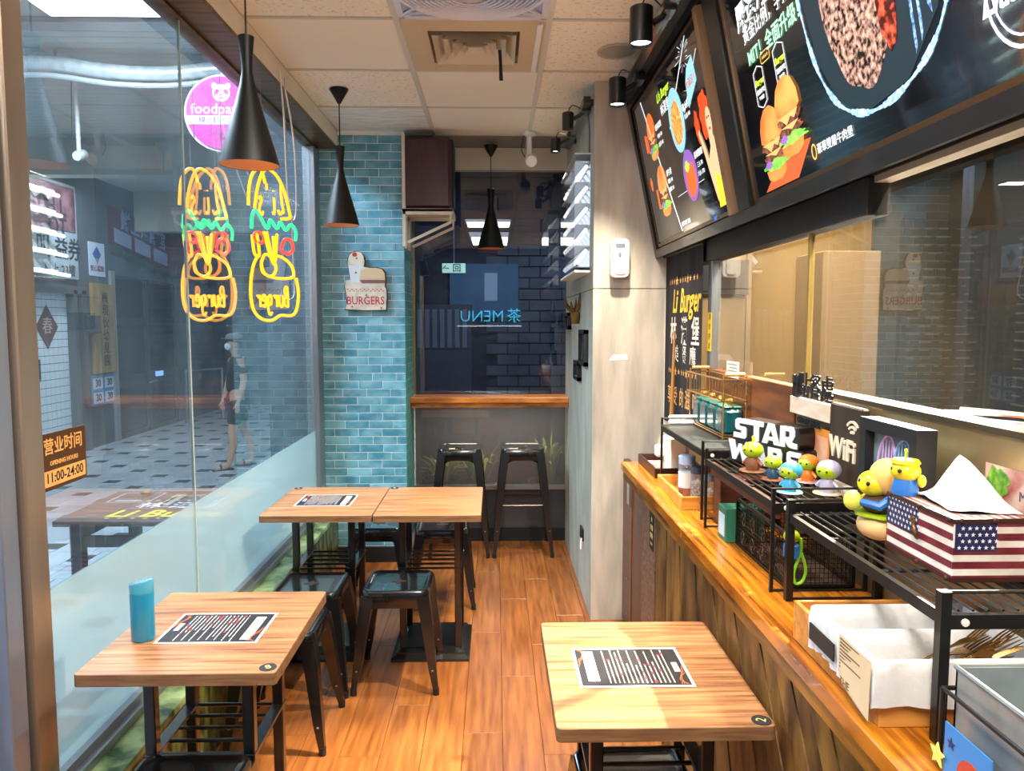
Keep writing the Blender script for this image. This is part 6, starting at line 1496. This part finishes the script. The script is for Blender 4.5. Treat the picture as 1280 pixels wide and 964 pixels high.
q = MB(); q.tube([(0.640, 0.79, 1.035), (0.640, 1.03, 1.035), (0.872, 1.03, 1.035)], 0.0035, 8)
q.tube([(0.640, 1.03, 1.035), (0.640, 1.03, CT + 0.002)], 0.004, 8).tube([(0.640, 0.79, 1.035), (0.640, 0.79, CT + 0.002)], 0.004, 8)
q.build('wire', RB, t2_)
t = thing('picture_card', 'blue picture card with a red corner shape on the bin side', 'card', (0.63, 0.92, 0.96))
FK = lambda u, v, w: (0.632 - w, 1.005 - u, 0.925 + v)
MB().prism(rect(0, 0, 0.10, 0.075), FK, 0.002).build('card', mat('card_blue', '#2f7fc8', 0.4), t)
on(t, 'red_shape', mat('card_red', '#b5402c', 0.4), [disc(0.062, 0.022, 0.03, 0.026, 20)], lambda u, v, w: FK(u, v, w + 0.0022)); on(t, 'navy_star', mat('card_navy', '#1c2c5c', 0.4), [star(0.016, 0.05, 0.009)], lambda u, v, w: FK(u, v, w + 0.0022))
t = thing('star_tag', 'small yellow green star tag at the foot of the blue card', 'tag', (0.62, 1.0, 0.93))
MB().prism(star(0, 0, 0.018, 0.5), lambda u, v, w: (0.628 - w, 1.015 - u, 0.945 + v), 0.002).build('star', mat('tag_lime', '#c9d66a', 0.5), t)

# ================================================================ THROUGH THE KITCHEN WINDOW
t = thing('frying_pan', 'copper coloured pan with steel tongs beyond the kitchen window', 'pan', (1.35, 1.75, 1.30))
MB().lathe([(0.0, 0.0), (0.14, 0.0), (0.165, 0.05), (0.160, 0.05), (0.137, 0.006), (0.0, 0.006)], (1.36, 1.72, 1.252), 32).build('pan_body', mat('copper_pan', '#b86f2a', 0.25, 0.7), t)
MB().tube([(1.22, 1.80, 1.30), (1.05, 1.95, 1.32)], 0.010, 8).build('pan_handle', STEEL, t)
k = thing('tongs', 'long steel tongs lying across the copper pan', 'tongs', (1.2, 1.7, 1.312), 0, 'tongs by the pan')
q = MB(); q.tube(spline([(-0.16, 0.05, 0.01), (0, 0.014, 0.012), (0.16, 0.004, 0.0)], 4), 0.006, 6).tube(spline([(-0.16, -0.05, 0.01), (0, -0.014, 0.012), (0.16, -0.004, 0.0)], 4), 0.006, 6); q.build('arms', STEEL, k, world=False)
k.rotation_euler = (0, 0, R(-35))
copy_tree(k, (1.24, 1.60, 1.316), R(-25)); copy_tree(k, (1.28, 1.80, 1.32), R(-55))
t = thing('kitchen_worktop', 'stainless steel worktop inside the kitchen', 'worktop', (1.3, 1.8, 1.3))
MB().box((1.0, 0.6, 1.215), (1.6, 2.6, 1.25), 0.004).build('top', STEEL, t)
q = MB()
for (x, y) in ((1.03, 0.64), (1.56, 0.64), (1.03, 2.56), (1.56, 2.56)): q.box((x - 0.02, y - 0.02, 0), (x + 0.02, y + 0.02, 1.215))
q.build('legs', STEEL, t)
t = thing('steel_fridge', 'tall cream steel cabinet at the far end of the kitchen', 'cabinet', (1.75, 3.7, 0))
MB().box((1.56, 3.60, 0.0), (1.84, 3.925, 1.90), 0.006).build('body', mat('cream_steel', '#a98d6c', 0.4, 0.2), t)
t = thing('reflection_board', 'large black board added in the dark kitchen, standing in for a reflected menu', 'board', (2.4, 2.9, 1.5))
MB().box((2.56, 1.7, 0.9), (2.595, 3.88, 2.05)).build('board', mat('reflection_black', '#101012', 0.7), t)  # black board added here; stands in for a dark reflection on the glass
m = MB(); r = random.Random(3)
for i in range(22):
    y = 3.68
    while y > 2.0:
        ln = 0.03 + r.random() * 0.12; m.prism(rect(-y, 1.96 - i * 0.045, -y + ln, 1.965 - i * 0.045 + 0.006 * r.random()), lambda u, v, w: (2.558 - w, -u, v), 0.001); y -= ln + 0.03 + r.random() * 0.05
m.build('reflected_writing', mat('reflection_line', '#5a5548', 0.8), t)
t = thing('reflection_board', 'smaller black board added right of the cream cabinet as dark ground for reflections', 'board', (2.28, 3.92, 1.5))
MB().box((2.12, 3.93, 1.0), (2.55, 3.965, 2.1)).build('board', mat('reflection_black', '#101012'), t)  # added too, so reflections in the kitchen glass fall on a dark ground
m = MB()
for i in range(24):
    x = 2.15
    while x < 2.5:
        ln = 0.02 + r.random() * 0.06; m.prism(rect(x, 2.04 - i * 0.042, min(x + ln, 2.53), 2.045 - i * 0.042 + 0.005 * r.random()), lambda u, v, w: (u, 3.9295 - w, v), 0.001); x += ln + 0.02 + r.random() * 0.03
m.build('reflected_writing', mat('reflection_line', '#5a5548'), t)
t = thing('wall_oven', 'dark oven unit on the golden kitchen wall', 'oven', (1.15, 3.9, 1.75))
MB().box((0.985, 3.88, 1.70), (1.30, 3.928, 1.88), 0.004).build('case', mat('oven_dark', '#3a3026', 0.4), t); MB().box((1.0, 3.872, 1.72), (1.2, 3.881, 1.86)).build('door_glass', MATBLK, t)
t = thing('kitchen_ceiling_light', 'long kitchen ceiling light fitting', 'ceiling light', (1.25, 1.9, 2.6))
MB().box((1.19, 1.28, 2.568), (1.31, 2.52, 2.62)).build('case', WHITE, t); MB().box((1.205, 1.30, 2.561), (1.295, 2.50, 2.568)).build('diffuser', emis('kitchen_tube', '#fff1d8', 1.5), t)
# ================================================================ OUTSIDE THE WINDOW
t = thing('opening_sign', 'brown and gold opening hours sign stuck on the window', 'sign', (-1.12, 2.0, 1.2))
FO = lambda u, v, w: (-1.1255 + w, 1.878 + u, 1.135 + v)
MB().prism(rect(0, 0, 0.196, 0.145), FO, 0.003).build('brown_panel', mat('sign_brown', '#4a2c0c', 0.5), t)
GO = mat('sign_gold', '#e0a860', 0.5)
MB().prism(rect(0.0, 0.010, 0.189, 0.050), lambda u, v, w: FO(u, v, w + 0.003), 0.0008).build('gold_band', GO, t)
m = MB(); text(m, '营业时间', 0.044, lambda u, v, w: FO(u, v, w + 0.003), (0.092, 0.108), depth=0.0006, bold=0.0006); text(m, 'OPENING HOURS', 0.016, lambda u, v, w: FO(u, v, w + 0.003), (0.092, 0.067), depth=0.0006, bold=0.0004); m.build('gold_lettering', GO, t)
m = MB(); text(m, '11:00-24:00', 0.036, lambda u, v, w: FO(u, v, w + 0.0038), (0.092, 0.030), depth=0.0006, bold=0.0004); m.build('hours_lettering', MATBLK, t)

t = thing('outdoor_table', 'low dark wooden table printed with yellow lettering outside the window', 'table', (-2.15, 5.05, SZ))
tx0, tx1, ty0, ty1, tz = -2.74, -1.62, 4.64, 5.48, 0.335
DK = mat('dark_plank', '#2a2426', 0.45, 0, '#3c3434', 4, (2, 8, 8), 4, bump=0.2)
for i in range(5):
    a = ty0 + (ty1 - ty0) * i / 5; MB().box((tx0, a + 0.001, tz - 0.035), (tx1, a + (ty1 - ty0) / 5 - 0.001, tz), 0.003).build('top_board', DK, t)
for (x, y) in ((tx0 + 0.13, ty0 + 0.05), (tx1 - 0.13, ty0 + 0.05), (tx0 + 0.13, ty1 - 0.05), (tx1 - 0.13, ty1 - 0.05)): MB().cbox((x, y, (tz - 0.035 + SZ) / 2), (0.07, 0.07, tz - 0.035 - SZ), 0.003).build('leg', DK, t)
q = MB(); q.box((tx0 + 0.13, ty0 + 0.035, 0.16), (tx1 - 0.13, ty0 + 0.065, 0.23)).box((tx0 + 0.13, ty1 - 0.065, 0.16), (tx1 - 0.13, ty1 - 0.035, 0.23)); q.build('stretcher', DK, t)
q = MB(); q.box((tx0 + 0.11, ty0 + 0.07, 0.2), (tx0 + 0.14, ty1 - 0.07, 0.27)).box((tx1 - 0.14, ty0 + 0.07, 0.2), (tx1 - 0.11, ty1 - 0.07, 0.27)); q.build('end_rail', DK, t)
FTb = lambda u, v, w: (tx0 + u, ty0 + v, tz + 0.0005 + w)
m = MB(); text(m, 'Li Burger', 0.24, FTb, (0.66, 0.18), depth=0.001, shear=0.2, bold=0.004, xs=0.9); m.build('yellow_lettering', mat('table_yellow', '#c8cc18', 0.5), t)
m = MB()
for i, ch in enumerate('林漢堡'): text(m, ch, 0.17, FTb, (0.42 + i * 0.22, 0.40), depth=0.001, bold=0.002)
m.build('white_lettering', mat('table_white', '#b9bcc0', 0.5), t)
m = MB()
for i in range(9): m.prism(star(0.30 + i * 0.08, 0.07, 0.022), FTb, 0.001); m.prism(star(0.34 + i * 0.07, 0.55, 0.02), FTb, 0.001)
for i, ch in enumerate('美式餐廳'): text(m, ch, 0.10, FTb, (0.50 + i * 0.13, 0.68), depth=0.001)
m.build('tan_lettering', mat('table_tan', '#b79a72', 0.5), t)
outl = MB(); outline(rect(0.08, 0.50, 0.36, 0.79), 0.006, outl, FTb); outl.prism(rect(0.12, 0.53, 0.30, 0.56), FTb, 0.001); outl.build('framed_notice', mat('table_grey', '#8e989e', 0.5), t)
t = thing('brass_ashtray', 'small round brass dish at the back of the outdoor table', 'dish', (-2.5, 5.38, tz))
MB().lathe([(0.0, 0.0), (0.03, 0.0), (0.04, 0.02), (0.035, 0.02), (0.027, 0.005), (0.0, 0.005)], (-2.50, 5.38, tz), 20).build('bowl', mat('brass_dish', '#8a7a50', 0.4, 0.5), t)

# shop sign over the tiled doorway
FAW = lambda u, v, w: (-5.5 + w, 9.15 + u, v)
def aw(name, label, cat, y, z): return thing(name, label, cat, (-5.48, y, z))
t = aw('shop_sign', 'old shop sign box above the tiled doorway across the arcade', 'sign', 9.6, 2.15)
MB().box((-5.62, 8.6, 2.12), (-5.46, 10.12, 3.32), 0.004).build('box', mat('sign_grey_box', '#7f8b92', 0.5, 0, '#9aa6ab', 3), t)
MB().box((-5.46, 8.65, 2.72), (-5.452, 10.08, 3.28)).build('maroon_panel', mat('sign_maroon', '#4c2432', 0.5, 0, '#7d5a60', 5), t)
m = MB()
for u, v, tx in ((0.35, 3.12, 'EW'), (0.70, 3.05, 'H L'), (0.72, 2.82, 'OT')): text(m, tx, 0.28, lambda a, b, w: (-5.451 + w, 8.95 + a, b), (u, v - 0.06), depth=0.002, bold=0.006)
text(m, '叫 益券', 0.30, lambda a, b, w: (-5.459 + w, 9.50 + a, b), (0.2, 2.48), depth=0.002, bold=0.004); text(m, '以上 23樓', 0.16, lambda a, b, w: (-5.459 + w, 9.50 + a, b), (0.2, 2.22), depth=0.002)
m.build('sign_lettering', mat('sign_ink', '#20242c', 0.5), t)
for i in range(5):
    z = 3.12 - i * 0.24; l = thing('tube_lamp', ('topmost', 'second', 'middle', 'fourth', 'lowest')[i] + ' glowing fluorescent tube lamp across the old shop sign', 'lamp', (-5.3, 9.2, z), 0, 'fluorescent tubes over the shop sign')
    MB().tube([(-5.36, 8.6, z + 0.03), (-5.36, 9.55 + 0.04 * i, z - 0.01)], 0.022, 8).build('tube', emis('fluor', '#eefff0', 1.3), l)
    MB().box((-5.46, 8.6, z - 0.01), (-5.375, 9.5, z + 0.045)).build('holder', WHITE, l)
t = aw('diamond_sign', 'red brown diamond paper sign on the white tiled door', 'sign', 9.5, 1.5)
MB().prism([(9.50, 1.78), (9.73, 1.51), (9.50, 1.24), (9.27, 1.51)], lambda u, v, w: (-5.548 + w, u, v), 0.006).build('paper', mat('diamond_red', '#5c2f2a', 0.6), t)
m = MB(); text(m, '春', 0.22, lambda u, v, w: (-5.541 + w, 9.50 + u, 1.51 + v), depth=0.003); m.build('lettering', mat('diamond_ink', '#c9a8a0', 0.6), t)
t = aw('meter_box', 'small grey meter box on the tiled door', 'box', 9.1, 1.0)
MB().box((-5.549, 9.13, 0.85), (-5.50, 9.25, 1.12)).build('case', mat('meter_grey', '#4a5258', 0.5), t)
t = aw('certificate', 'white certificate sheet with a blue and orange mark on the grey pier', 'notice', 10.65, 2.4)
MB().prism(rect(10.44, 2.20, 10.86, 2.66), lambda u, v, w: (-5.498 + w, u, v), 0.006).build('sheet', mat('cert_white', '#c5d4e6', 0.5), t)
on(t, 'blue_mark', mat('cert_blue', '#2a5ca8', 0.5), [[(10.65, 2.61), (10.76, 2.50), (10.65, 2.39), (10.54, 2.50)]], lambda u, v, w: (-5.491 + w, u, v), 0.002); on(t, 'orange_mark', mat('cert_orange', '#b08a72', 0.5), [[(10.65, 2.46), (10.69, 2.42), (10.65, 2.36), (10.61, 2.42)]], lambda u, v, w: (-5.488 + w, u, v), 0.002)
m = MB(); text(m, '安心標章', 0.09, lambda u, v, w: (-5.491 + w, 10.65 + u, 2.30 + v), depth=0.002, bold=0.002); m.build('lettering', mat('cert_red', '#8a4a5a', 0.5), t)
t = aw('wooden_plaque', 'tall wooden plaque with vertical brush characters on the pier', 'sign', 10.7, 1.4)
MB().box((-5.498, 10.42, 0.86), (-5.455, 11.02, 2.10), 0.004).build('board', mat('plaque_wood', '#8a7048', 0.6, 0, '#a88c5c', 3, (1, 6, 1)), t)
m = MB()
for i, ch in enumerate('梅現伙幼見園'): text(m, ch, 0.17, lambda u, v, w: (-5.454 + w, 10.74 + u, v), (0, 1.90 - i * 0.175), depth=0.002)
m.build('brush_lettering', mat('brush_ink', '#2f2a20', 0.7), t)
t = aw('number_stickers', 'blue and white sheet of four phone number stickers on the pier', 'notice', 10.7, 0.6)
MB().box((-5.498, 10.36, 0.42), (-5.49, 11.0, 0.84)).build('sheet', mat('num_blue', '#5c8ab0', 0.5), t)
m = MB()
for i in range(2):
    for j in range(2): m.prism(rect(10.40 + i * 0.31, 0.45 + j * 0.2, 10.66 + i * 0.31, 0.60 + j * 0.2), lambda u, v, w: (-5.4898 + w, u, v), 0.002)
m.build('white_boxes', mat('cert_white', '#c5d4e6'), t)
m = MB()
for i in range(2):
    for j in range(2): text(m, '30', 0.14, lambda u, v, w: (-5.487 + w, 10.53 + i * 0.31 + u, 0.525 + j * 0.2 + v), depth=0.002, bold=0.003)
m.build('lettering', mat('sign_ink', '#20242c'), t)
t = aw('meter_cabinet', 'small grey cabinet fixed beside the door frame', 'cabinet', 10.3, 1.5)
MB().box((-5.5, 10.2, 1.42), (-5.4, 10.5, 1.66), 0.005).build('case', mat('meter_grey', '#4a5258'), t)
# dark glass shop doors
t = aw('shop_doors', 'dark glass shop double doors across the arcade', 'door', 12.1, 1.0)
GD = mat('dark_door_glass', '#0d1319', 0.08, 0, spec=0.8)
for (a, b) in ((11.10, 12.08), (12.12, 13.15)):
    lf = MB().box((-5.56, a, SZ), (-5.53, b, 2.22)).build('leaf', GD, t)
    q = MB()
    for c in (a, b - 0.035): q.box((-5.53, c, SZ), (-5.50, c + 0.035, 2.24))
    q.box((-5.53, a, 2.20), (-5.50, b, 2.24)).box((-5.53, a, SZ), (-5.50, b, SZ + 0.07)); q.build('stile', mat('door_alu', '#39424b', 0.5, 0.2), lf)
    q = MB(); q.box((-5.525, a + 0.04, 1.52), (-5.51, b - 0.04, 1.64)).box((-5.525, a + 0.04, 0.60), (-5.51, b - 0.04, 0.78)); q.build('cross_bar', MATBLK, lf)
q = MB(); q.box((-5.49, 12.3, 0.70), (-5.47, 12.55, 0.78)); q.build('digital_display', emis('lcd_blue', '#8fb8ff', 0.6), t)
q = MB(); q.tube([(-5.47, 12.04, 0.62), (-5.42, 12.04, 0.64), (-5.42, 12.2, 0.64)], 0.02, 6); q.build('handle', ALU, t)
t = aw('red_poster', 'long red poster banner with price labels above the dark doors', 'poster', 12.0, 2.9)
MB().prism([(10.99, 2.70), (14.0, 2.25), (14.0, 2.95), (10.99, 3.24)], lambda u, v, w: (-5.499 + w, u, v), 0.01).build('sheet', mat('poster_red', '#4c1a2c', 0.5, 0, '#63223a', 2), t)
m = MB()
for i in range(3): m.prism([(11.15 + i * 0.62, 2.72 - i * 0.08), (11.66 + i * 0.62, 2.66 - i * 0.08), (11.66 + i * 0.62, 2.86 - i * 0.08), (11.15 + i * 0.62, 2.93 - i * 0.08)], lambda u, v, w: (-5.488 + w, u, v), 0.003)
m.build('price_label', mat('poster_label', '#9aa8c4', 0.5), t)
m = MB(); text(m, '鮮上海鮮館', 0.30, lambda u, v, w: (-5.488 + w, 12.1 + u, 2.96 - u * 0.12 + v), depth=0.003, bold=0.006); m.build('poster_lettering', mat('poster_blue', '#7aa8d4', 0.5), t)
on(t, 'leaf_border', mat('poster_green', '#1c4a3a', 0.5), [wob(11.2 + i * 0.4, 2.60 - i * 0.06, 0.18, 0.07, 0.2, i) for i in range(7)], lambda u, v, w: (-5.486 + w, u, v), 0.003)
# outdoor steel handrail
t = thing('handrail', 'thin steel handrail frame standing before the dark doors', 'railing', (-5.2, 13.2, SZ))
q = MB(); q.tube([(-5.3, 13.0, SZ), (-5.3, 13.0, 0.75), (-4.9, 13.6, 0.75), (-4.9, 13.6, SZ)], 0.03, 8); q.build('frame', ALU, t)

# planters behind the back window
def planter(x, y, w, h, lab, seed):
    t = thing('planter', lab, 'plant', (x, y, SZ), 0, 'leafy planters behind the back window'); r = random.Random(seed)
    MB().lathe([(0.0, 0.0), (0.13, 0.0), (0.16, 0.5), (0.145, 0.5), (0.14, 0.45), (0.0, 0.45)], (x, y, SZ), 20).build('pot', mat('pot_dark', '#4a3b30', 0.6), t)
    q = MB()
    for i in range(46):
        a = r.uniform(0, 2 * PI); L = h * r.uniform(0.6, 1.0); o = w * r.uniform(0.3, 1.0)
        P = [Vector((x + 0.03 * math.cos(a), y + 0.03 * math.sin(a), SZ + 0.45)), Vector((x + o * 0.5 * math.cos(a), y + o * 0.4 * math.sin(a), SZ + 0.45 + L * 0.7)), Vector((x + o * math.cos(a), y + o * 0.7 * math.sin(a), SZ + 0.45 + L * r.uniform(0.6, 1.0)))]
        s_ = Vector((-math.sin(a), math.cos(a), 0)) * 0.009
        q.add([P[0] - s_, P[0] + s_, P[1] + s_, P[1] - s_, P[2]], [(0, 1, 2, 3), (3, 2, 4)])
    tag(q.build('leaves', mat('leaf_olive', '#6f8a2a', 0.5, 0, '#b9c85a', 6), t), kind='stuff')
planter(-0.12, 5.75, 0.34, 0.38, 'leafy planter seen through the smoky glass between the bar stools', 3)
planter(0.40, 5.72, 0.20, 0.46, 'upright leafy planter seen through the smoky glass by the column', 5)
planter(-0.42, 5.85, 0.3, 0.26, 'low planter seen through the smoky glass behind the left bar stool', 6)
t = thing('exit_sign', 'green and white exit arrow sign hanging beyond the back window', 'sign', (-0.35, 6.6, 2.1))
ex, ey, ez = -0.36, 6.6, 2.03
MB().box((ex - 0.10, ey, ez - 0.04), (ex + 0.10, ey + 0.03, ez + 0.04), 0.002).build('panel', emis('exit_white', '#bfe8dc', 0.4), t)
m = MB(); text(m, '← 回', 0.075, lambda u, v, w: (ex - 0.02 + u, ey - 0.001 - w, ez - 0.003 + v), depth=0.001, bold=0.001); m.build('green_marks', mat('exit_green', '#0f6a4a', 0.5), t)
MB().tube([(ex, ey + 0.015, ez + 0.04), (ex, ey + 0.015, 3.3)], 0.006, 6).build('hanger', ALU, t)
t = thing('yard_poster', 'blue lit poster on the wall beyond the back window', 'poster', (-0.2, 8.3, 1.9))
MB().box((-0.5, 8.33, 1.62), (0.25, 8.36, 2.2)).build('sheet', emis('yard_blue', '#2c5f86', 0.07), t); MB().box((-0.12, 8.322, 1.8), (0.02, 8.331, 2.1)).build('notice', emis('yard_pale', '#8fa8c0', 0.12), t)
t = thing('yard_cabinet', 'grey slatted metal cabinet beyond the back window', 'cabinet', (-0.75, 8.0, SZ))
MB().box((-1.3, 7.9, SZ), (-0.25, 8.35, 1.75)).build('body', mat('yard_cab', '#39425a', 0.5), t)
q = MB()
for i in range(13): q.box((-1.28 + i * 0.078, 7.885, 1.3), (-1.235 + i * 0.078, 7.9, 1.7))
q.build('slats', mat('yard_slat', '#6a7488', 0.5), t)
area('yard_fill', (0.2, 6.6, 3.2), (0, 0, 0), 0.5, 0.5, 14, (0.7, 0.82, 1.0))  # added fill without a fitting, lifts the dim yard behind the glass
area('planter_fill', (0.05, 5.62, 1.02), (0, 0, 0), 0.8, 0.06, 9, WARM)  # added glow hidden behind the bar shelf, brightens the planters

# neon menu sign on the entrance wall behind the camera
t = thing('menu_neon', 'blue neon menu sign on the stone entrance wall', 'neon sign', (-0.1, -1.6, 1.7))
m = MB(); text(m, 'MENU', 0.26, lambda u, v, w: (-(u - 0.0) - 0.22 + 0.0, -1.61 + w, 1.66 + v), depth=0.01, bold=-0.002); text(m, '茶', 0.24, lambda u, v, w: (-u + 0.30, -1.61 + w, 1.66 + v), depth=0.01)
for i in range(len(m.v)): m.v[i].x = m.v[i].x
m.build('lettering', emis('neon_cyan', '#4ad0ff', 2.4), t)
MB().box((-0.62, -1.615, 1.50), (0.42, -1.60, 1.52)).build('tube', emis('neon_line', '#d8ecff', 1.6), t)
# ================================================================ PEDESTRIAN
def skin_mesh(name, m, parent, joints, edges, root, sub=2):
    me = bpy.data.meshes.new(name); bm = bmesh.new(); lay = bm.verts.layers.skin.verify(); vs = []
    for p, r_ in joints:
        v = bm.verts.new(p); v[lay].radius = (r_, r_) if not isinstance(r_, tuple) else r_; vs.append(v)
    for a, b in edges: bm.edges.new((vs[a], vs[b]))
    vs[root][lay].use_root = True
    bm.to_mesh(me); bm.free(); o = bpy.data.objects.new(name, me); COL.objects.link(o)
    md = o.modifiers.new('s', 'SKIN'); md.use_smooth_shade = True; md.branch_smoothing = 0.4
    sb = o.modifiers.new('d', 'SUBSURF'); sb.levels = sub; sb.render_levels = sub
    bpy.context.view_layer.update()
    me2 = bpy.data.meshes.new_from_object(o.evaluated_get(bpy.context.evaluated_depsgraph_get()))
    o.modifiers.clear(); o.data = me2; bpy.data.meshes.remove(me)
    me2.materials.clear(); me2.materials.append(m)
    for p in me2.polygons: p.use_smooth = True
    if parent: o.parent = parent
    return o
def person(x, y, z, rz, label):
    t = thing('person', label, 'person', (x, y, z), rz)
    SK = mat('skin', '#c99a80', 0.55); 
    # local: facing +x, y to the left, z up; height 1.58
    J = [((0, 0, 0.84), 0.12), ((0.01, 0, 0.98), 0.105), ((0.0, 0, 1.15), 0.115), ((0.0, 0, 1.28), 0.09), ((0.01, 0, 1.345), 0.047), ((0.02, 0, 1.39), 0.048), ((0.03, 0, 1.45), 0.08), ((0.03, 0, 1.51), 0.078), ((0.02, 0, 1.555), 0.05)]
    E_ = [(i, i + 1) for i in range(8)]
    def limb(start, pts):
        k = start
        for p in pts: J.append(p); E_.append((k, len(J) - 1)); k = len(J) - 1
        return k
    for s in (-1, 1):
        sw = 0.16 * s
        limb(3, [((0, 0.15 * s, 1.26), 0.055), ((-0.03 * s, 0.19 * s, 1.05), 0.042), ((0.05 - 0.03 * s, 0.20 * s, 0.86), 0.03), ((0.07 - 0.03 * s, 0.20 * s, 0.81), 0.024), ((0.085 - 0.03 * s, 0.195 * s, 0.75), 0.028)])
        wr = len(J) - 1
        hx = J[wr][0]
        for f in range(4): limb(wr, [((hx[0] - 0.02 + f * 0.014, hx[1], hx[2] - 0.045), 0.009), ((hx[0] - 0.02 + f * 0.016, hx[1] - 0.008 * s, hx[2] - 0.085 + 0.008 * abs(f - 1.5)), 0.007)])
        limb(wr, [((hx[0] + 0.035, hx[1], hx[2] - 0.01), 0.009), ((hx[0] + 0.05, hx[1] - 0.004 * s, hx[2] - 0.04), 0.008)])
        an = limb(0, [((0.01 * s, 0.085 * s, 0.78), 0.088), ((sw * 0.6, 0.09 * s, 0.44), 0.055), ((sw * 0.75 - 0.04, 0.09 * s, 0.30), 0.052), ((sw - 0.02, 0.09 * s, 0.08), 0.032)])
        limb(an, [((sw + 0.0, 0.09 * s, 0.035), 0.03), ((sw + 0.09, 0.095 * s, 0.028), 0.028), ((sw + 0.15, 0.10 * s, 0.02), 0.02)])
    body = skin_mesh('body', SK, t, J, E_, 0)
    CL = mat('dark_clothes', '#14171c', 0.9)
    S = [((0, 0, 0.86), 0.135), ((0.01, 0, 1.0), 0.125), ((0, 0, 1.15), 0.13), ((0, 0, 1.27), 0.105), ((0.005, 0, 1.325), 0.06)]; SE = [(0, 1), (1, 2), (2, 3), (3, 4)]
    for s in (-1, 1):
        S.append(((0, 0.15 * s, 1.26), 0.072)); SE.append((3, len(S) - 1)); S.append(((-0.02 * s, 0.185 * s, 1.10), 0.062)); SE.append((len(S) - 2, len(S) - 1))
    skin_mesh('t_shirt', CL, t, S, SE, 0)
    S = [((0, 0, 0.88), 0.14)]; SE = []
    for s in (-1, 1):
        S.append(((0.02 * s, 0.088 * s, 0.76), 0.105)); SE.append((0, len(S) - 1)); S.append(((0.16 * s * 0.55, 0.09 * s, 0.50), 0.085)); SE.append((len(S) - 2, len(S) - 1))
    skin_mesh('shorts', mat('navy_shorts', '#1d2836', 0.9), t, S, SE, 0)
    MB().ell((0.01, 0, 1.515), (0.098, 0.088, 0.062), 20, 12).build('hair', mat('hair_black', '#120f0e', 0.6), t, world=False)
    q = MB(); q.ell((0.012, 0, 1.54), (0.102, 0.092, 0.055), 20, 12); q.prism([(0.06, -0.07), (0.14, -0.05), (0.165, 0), (0.14, 0.05), (0.06, 0.07)], lambda u, v, w: (u, v, 1.525 + w), 0.008)
    q.build('cap', mat('cap_grey', '#7a8188', 0.8), t, world=False)
    MB().ell((0.088, 0, 1.435), (0.038, 0.062, 0.045), 18, 12).build('face_mask', mat('mask_white', '#e3ecf2', 0.8), t, world=False)
    for s in (-1, 1):
        MB().ell((0.101, 0.03 * s, 1.487), (0.008, 0.011, 0.006), 10, 6).build('eye', EYE, t, world=False)
        MB().ell((0.02, 0.083 * s, 1.46), (0.018, 0.010, 0.028), 10, 6).build('ear', SK, t, world=False)
        q = MB(); sw = 0.16 * s; q.cbox((sw + 0.055, 0.095 * s, 0.006), (0.24, 0.09, 0.012), 0.004); q.tube(spline([(sw + 0.08, 0.095 * s - 0.04, 0.01), (sw + 0.08, 0.095 * s, 0.062), (sw + 0.08, 0.095 * s + 0.04, 0.01)], 5), 0.012, 6)
        q.build('sandal', MATBLK, t, world=False)
    return t
person(-3.05, 8.95, SZ, R(215), 'masked person in dark t-shirt, shorts and sandals walking outside')
